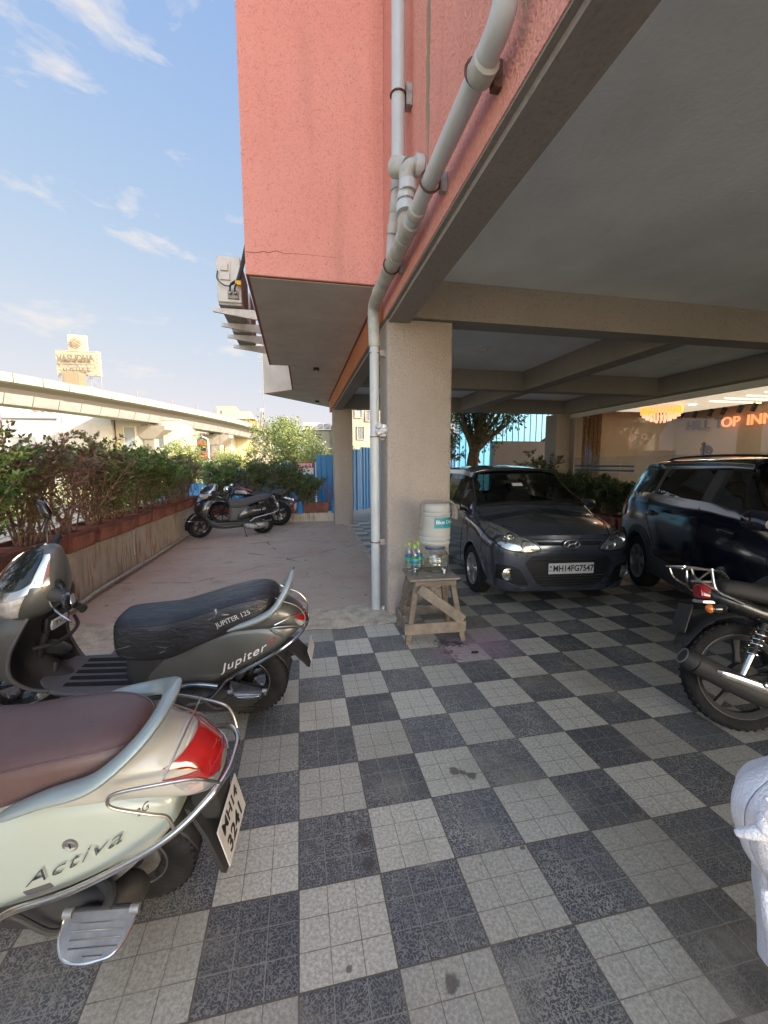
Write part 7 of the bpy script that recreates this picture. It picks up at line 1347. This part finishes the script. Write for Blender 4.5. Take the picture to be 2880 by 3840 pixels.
lb = MB(); ring0 = [(.1395*cos(a), .1395*sin(a)) for a in [R(-112+84*k/16) for k in range(17)]]; lb.ring([[(x, y, .188) for x, y in ring0], [(x, y, .278) for x, y in ring0]], False); lo_ = lb.build('label', 'label_teal', jr, 60)
vs, fs = text_mesh('Blue Dew', .046, depth=.0, offset=.0005, align='LEFT'); ang0 = R(-106)
vs2 = [((.1425)*cos(ang0+x/.139), (.1425)*sin(ang0+x/.139), .240+y) for x, y, z in vs]; MB().add(vs2, fs).build('lettering', 'plate_white', lo_, 0)
bt_ = [(.030, 0), (.034, .006), (.033, .03), (.035, .04), (.033, .05), (.035, .06), (.033, .07), (.035, .08), (.034, .10), (.034, .17), (.033, .185), (.026, .215), (.014, .238), (.0125, .25)]
for i, (x, y, lb_) in enumerate(((1.003, 2.32, 'front clear water bottle with a green cap, green and blue label'), (.985, 2.45, 'clear water bottle with a green cap standing left behind the front one'), (1.078, 2.47, 'clear water bottle with a green cap between the others and the dispenser'))):
    w = thing('water_bottle', lb_, 'bottle', (x, y, Z0), (0, 0, .5*i), 'water bottles on the wooden stand')
    MB().lathe(cat(bt_, 3), 24).build('bottle', 'clear_plastic', w, 60); MB().lathe([(0, .003), (.030, .004)]+[(r*.94, z) for r, z in bt_[2:9]]+[(.032, .15), (0, .15)], 24, cap=False).build('water', 'water_body', w, 60); MB().lathe([(.015, .245), (.015, .268), (.013, .27), (0, .27)], 18).build('cap', 'cap_green', w)
    o = MB().lathe([(.0348, .10), (.0348, .155)], 24, cap=False).build('label', 'label_blue' if i else 'label_green', w, 60); MB().lathe([(.0352, .105), (.0352, .135)], 24, cap=False).build('label_band', 'label_green' if i else 'label_blue', o, 60)
tagt(MB().ell((0, 0, 0), (.018, .012, .004), 12, 6).build('green_leaf', 'label_green', loc=(1.115, 2.255, Z0+.004)), 'small green scrap on the stand board in front of the bottles', 'scrap')
# cloth over jar top
cg = []
path = [(-.150, .17), (-.149, .25), (-.146, .34), (-.139, .40), (-.10, .425), (-.03, .421), (.04, .424), (.09, .418), (.125, .395), (.142, .35), (.146, .30), (.140, .265)]
pc = cat(path, 6); nW = 12
for i, (x, z) in enumerate(pc):
    t_ = i/(len(pc)-1); wv = .012+.030*max(0, (t_-.45))*1.5; row = []
    for j in range(nW+1):
        u = j/nW-.5; row.append((x+.006*sin(9*u+5*t_), -.055+u*(.045+.10*max(0, t_-.35))-.035*t_, z+wv*.35*sin(16*u+3*t_)*(1 if .3 < t_ < .8 else .4)+.004*noise.noise((x*30, u*9, z*20))))
        if t_ > .75: row[-1] = (row[-1][0]+wv*.5*sin(18*u), row[-1][1], row[-1][2])
    cg.append(row)
rg_ = MB(); rg_.ring(cg, False); o = rg_.build('rag', 'rag', None, 60, loc=(jx, jy, Z0+.222)); o.modifiers.new('s', 'SOLIDIFY').thickness = .005; tagt(o, 'twisted grey brown rag draped over the top of the water jar', 'cloth')
tagt(MB().prism([(-.03, -.008), (.03, -.012), (.035, .008), (-.02, .012)], 0, .01).build('debris', 'ink', loc=(1.463, 2.36, .001) if 0 else (1.40, 1.93, .001)), 'small black scrap lying on the tiles in front of the wooden stand', 'litter')
# ---- towel over a chair back ----
mat('towel_white', (.88, .87, .90), .95, bump=.5, bs=170, det=3); mat('chair_plastic', (.30, .05, .04), .4)
tw = MB(); prof = [(.965, -.40, .865), (.985, -.40, .885)]
edge = [(.905, .872), (.862, .835), (.835, .79), (.832, .745), (.845, .69), (.868, .63), (.885, .585), (.905, .56)]
nT, nU = 46, 40; vs = []
for i in range(nT+1):
    t_ = i/nT; z_ = .868-.56*t_; z = 1.531-(1.531-z_)*1.09
    # left silhouette x as a function of z
    e = cat([(1.10, .87), (1.05, .845), (1.0, .81), (.967, .776), (.964, .737), (.978, .696), (.997, .654), (1.022, .613), (1.048, .583), (1.055, .551), (1.066, .496), (1.087, .426), (1.10, .3)], 6); xl_ = min(e, key=lambda q: abs(q[1]-z_))[0]
    for j in range(nU+1):
        u = j/nU; ry = .085*(1-.25*t_)*min(1, .25+t_*6)
        xl = .080+(xl_-.04)*1.09; xc = xl+.34; fx = xc-.34*max(0., cos(u*pi/2))**.55
        y = -.34-ry*sin(u*pi/2)**.6; fold = .020*sin(11*u+6*t_+2*noise.noise((u*3, t_*3, 0)))*u**.5*min(1, t_*5)+.008*u**.5*noise.noise((u*6, t_*5, 1))
        vs.append((fx+fold*.3, y-fold, z+.004*noise.noise((u*3, t_*3, 7))))
fs = [(i*(nU+1)+j, i*(nU+1)+j+1, (i+1)*(nU+1)+j+1, (i+1)*(nU+1)+j) for i in range(nT) for j in range(nU)]
k = len(vs); vb = [(x, 2*-.34-y+.0, z) for x, y, z in vs]; tw.add(vs, fs); tw.add(vb, [f[::-1] for f in fs])
for q in (([(1.04, -.40, .75), (1.02, -.42, .735), (1.05, -.43, .71), (1.10, -.43, .69)], .014), ([(1.03, -.41, .80), (1.045, -.425, .775), (1.05, -.43, .75), (1.08, -.435, .73)], .011), ([(.985, -.39, .70), (1.01, -.41, .715), (1.05, -.43, .735), (1.10, -.43, .74)], .016), ([(1.06, -.41, .56), (1.07, -.42, .50), (1.09, -.42, .44), (1.11, -.41, .34)], .018)): tw.tube(q[0], [q[1]*.4, q[1], q[1], q[1]*.5], 10, 6)
o = tw.build('towel', 'towel_white', None, 60); o.modifiers.new('s', 'SOLIDIFY').thickness = .007; o.modifiers.new('u', 'SUBSURF').levels = 1; tagt(o, 'crumpled white towel hanging over a chair at the lower right edge', 'towel')
chair = thing('chair', 'red plastic chair under the white towel, outside the right edge', 'chair', (1.58, -.34, 0), (0, 0, pi))
MB().box(-.22, .22, -.02, .02, .50, .80).build('backrest', 'chair_plastic', chair, bevel=.015); MB().box(-.22, .22, 0, .42, .42, .45).build('seat', 'chair_plastic', chair, bevel=.012)
for x in (-.2, .2):
    for y in (.0, .40): MB().cyl((x, y, .43), (x*1.08, y*1.06-.01, 0), .018, 10).build('leg', 'chair_plastic', chair)
# ---- person in the lobby ----
mat('skin', (.22, .115, .07), .55, var=.1, vs=6); mat('hair_black', (.008, .007, .006), .6, bump=.6, bs=120); mat('shirt_black', (.012, .012, .014), .85, var=.3, vs=12); mat('mask_grey', (.16, .15, .14), .8); mat('trousers_dark', (.02, .02, .024), .85)
def skin_body(name, V_, E_, R_, m, parent, sub=2):
    me = bpy.data.meshes.new(name); me.from_pydata(V_, E_, []); o = bpy.data.objects.new(name, me); C.objects.link(o); me.materials.append(MATS[m]); o.parent = parent
    md = o.modifiers.new('k', 'SKIN'); md.use_smooth_shade = True
    for i, r in enumerate(R_): me.skin_vertices[0].data[i].radius = (r, r) if not isinstance(r, tuple) else r
    me.skin_vertices[0].data[0].use_root = True; s_ = o.modifiers.new('s', 'SUBSURF'); s_.levels = s_.render_levels = sub; return o
ps = thing('person', 'person with a dark top bun and black top, bending forward behind the lobby glass', 'person', (8.05, 5.50, .02), (0, 0, R(160)))
V_ = [(0, 0, .95), (.03, 0, 1.12), (.08, 0, 1.32), (.13, 0, 1.48), (.19, 0, 1.565), (.22, 0, 1.62), (.24, 0, 1.68),
      (.10, .19, 1.46), (.16, .25, 1.22), (.36, .22, 1.08), (.42, .21, 1.05), (.10, -.19, 1.46), (.16, -.25, 1.22), (.36, -.22, 1.08), (.42, -.21, 1.05),
      (-.01, .10, .90), (.0, .11, .50), (-.02, .11, .09), (.10, .12, .04), (-.01, -.10, .90), (.0, -.11, .50), (-.02, -.11, .09), (.10, -.12, .04)]
E_ = [(0, 1), (1, 2), (2, 3), (3, 4), (4, 5), (5, 6), (3, 7), (7, 8), (8, 9), (9, 10), (3, 11), (11, 12), (12, 13), (13, 14), (0, 15), (15, 16), (16, 17), (17, 18), (0, 19), (19, 20), (20, 21), (21, 22)]
Rr_ = [(.15, .12), (.14, .11), (.16, .12), (.13, .10), .058, .055, .06, .065, .048, .036, .028, .065, .048, .036, .028, .09, .06, .04, .035, .09, .06, .04, .035]
skin_body('body', V_, E_, Rr_, 'skin', ps)
T = Matrix.Translation((.27, 0, 1.735)) @ Matrix.Rotation(R(38), 4, 'Y')
hd_ = MB().ell((0, 0, 0), (.095, .076, .118), 28, 20, T)
def shp(v):
    q = T.inverted() @ Vector(v)
    if q.z < -.02 and q.x > 0: q.x += .012
    if q.z < 0: q.y *= 1-.28*(-q.z/.118); 
    return tuple(T @ q)
hd_.v = [shp(v) for v in hd_.v]; hd_.add(*(lambda b: (b.v, b.f))(MB().ring([[(.088, -.010, .028), (.088, .010, .028), (.084, 0, .034)], [(.112, -.017, -.024), (.112, .017, -.024), (.118, 0, -.018)], [(.09, -.014, -.034), (.09, .014, -.034), (.092, 0, -.03)]])), T)
for s_ in (1, -1): hd_.ell((.0, .077*s_, -.005), (.018, .010, .030), 10, 8, T)
hd_.build('head', 'skin', ps, 60); 
for s_ in (1, -1): MB().ell((.086, .032*s_, .012), (.010, .014, .007), 10, 8, T).build('eye', 'ink', ps, 60)
MB().ell((.088, 0, -.065), (.012, .026, .008), 12, 8, T).build('mouth', 'tank_red', ps, 60)
hr = MB().ell((-.018, 0, .022), (.103, .084, .112), 26, 18, T); hr.f = [f for f in hr.f if (sum((T.inverted() @ Vector(hr.v[i])).x for i in f)/4 < .055 or sum((T.inverted() @ Vector(hr.v[i])).z for i in f)/4 > .075) and sum((T.inverted() @ Vector(hr.v[i])).z for i in f)/4 > -.075]
hr.ell((-.045, 0, .155), (.042, .042, .036), 16, 12, T); hr.build('hair', 'hair_black', ps, 60); MB().ell((.055, 0, -.055), (.062, .066, .048), 18, 12, T).build('face_mask', 'mask_grey', ps, 60)
sV = V_[:4]+[(.165, 0, 1.53), V_[7], V_[8], (.26, .235, 1.15), V_[11], V_[12], (.26, -.235, 1.15)]
skin_body('shirt', sV, [(0, 1), (1, 2), (2, 3), (3, 4), (3, 5), (5, 6), (6, 7), (3, 8), (8, 9), (9, 10)], [(.165, .135), (.16, .13), (.185, .14), (.15, .12), .072, .082, .066, .058, .082, .066, .058], 'shirt_black', ps)
skin_body('trousers', [V_[0], V_[15], V_[16], V_[17], V_[19], V_[20], V_[21]], [(0, 1), (1, 2), (2, 3), (0, 4), (4, 5), (5, 6)], [(.16, .13), .11, .078, .055, .11, .078, .055], 'trousers_dark', ps)
for s_ in (1, -1):
    for k in range(4): MB().tube([(.44, (.205+.018*(k-1.5))*s_, 1.045), (.485+.006*(k % 2), (.205+.02*(k-1.5))*s_, 1.03), (.50+.004*(k % 3), (.205+.02*(k-1.5))*s_, 1.0)], [.010, .009, .007], 8, 3).build('finger', 'skin', ps)
    MB().tube([(.425, (.205-.030)*s_, 1.05), (.45, (.205-.05)*s_, 1.04), (.475, (.205-.055)*s_, 1.02)], [.012, .010, .008], 8, 3).build('thumb', 'skin', ps); MB().ell((.435, .207*s_, 1.045), (.035, .035, .018), 14, 10).build('palm', 'skin', ps)
tb = thing('reception_desk', 'plain brown desk behind the lobby glass under the bending person', 'desk', (8.0, 5.0, .02)); MB().box(-.25, .35, -.3, .45, .94, .98).build('top', 'lobby_wall', tb); MB().box(-.2, .3, -.25, .4, 0, .94).build('base', 'brown_curtain', tb)
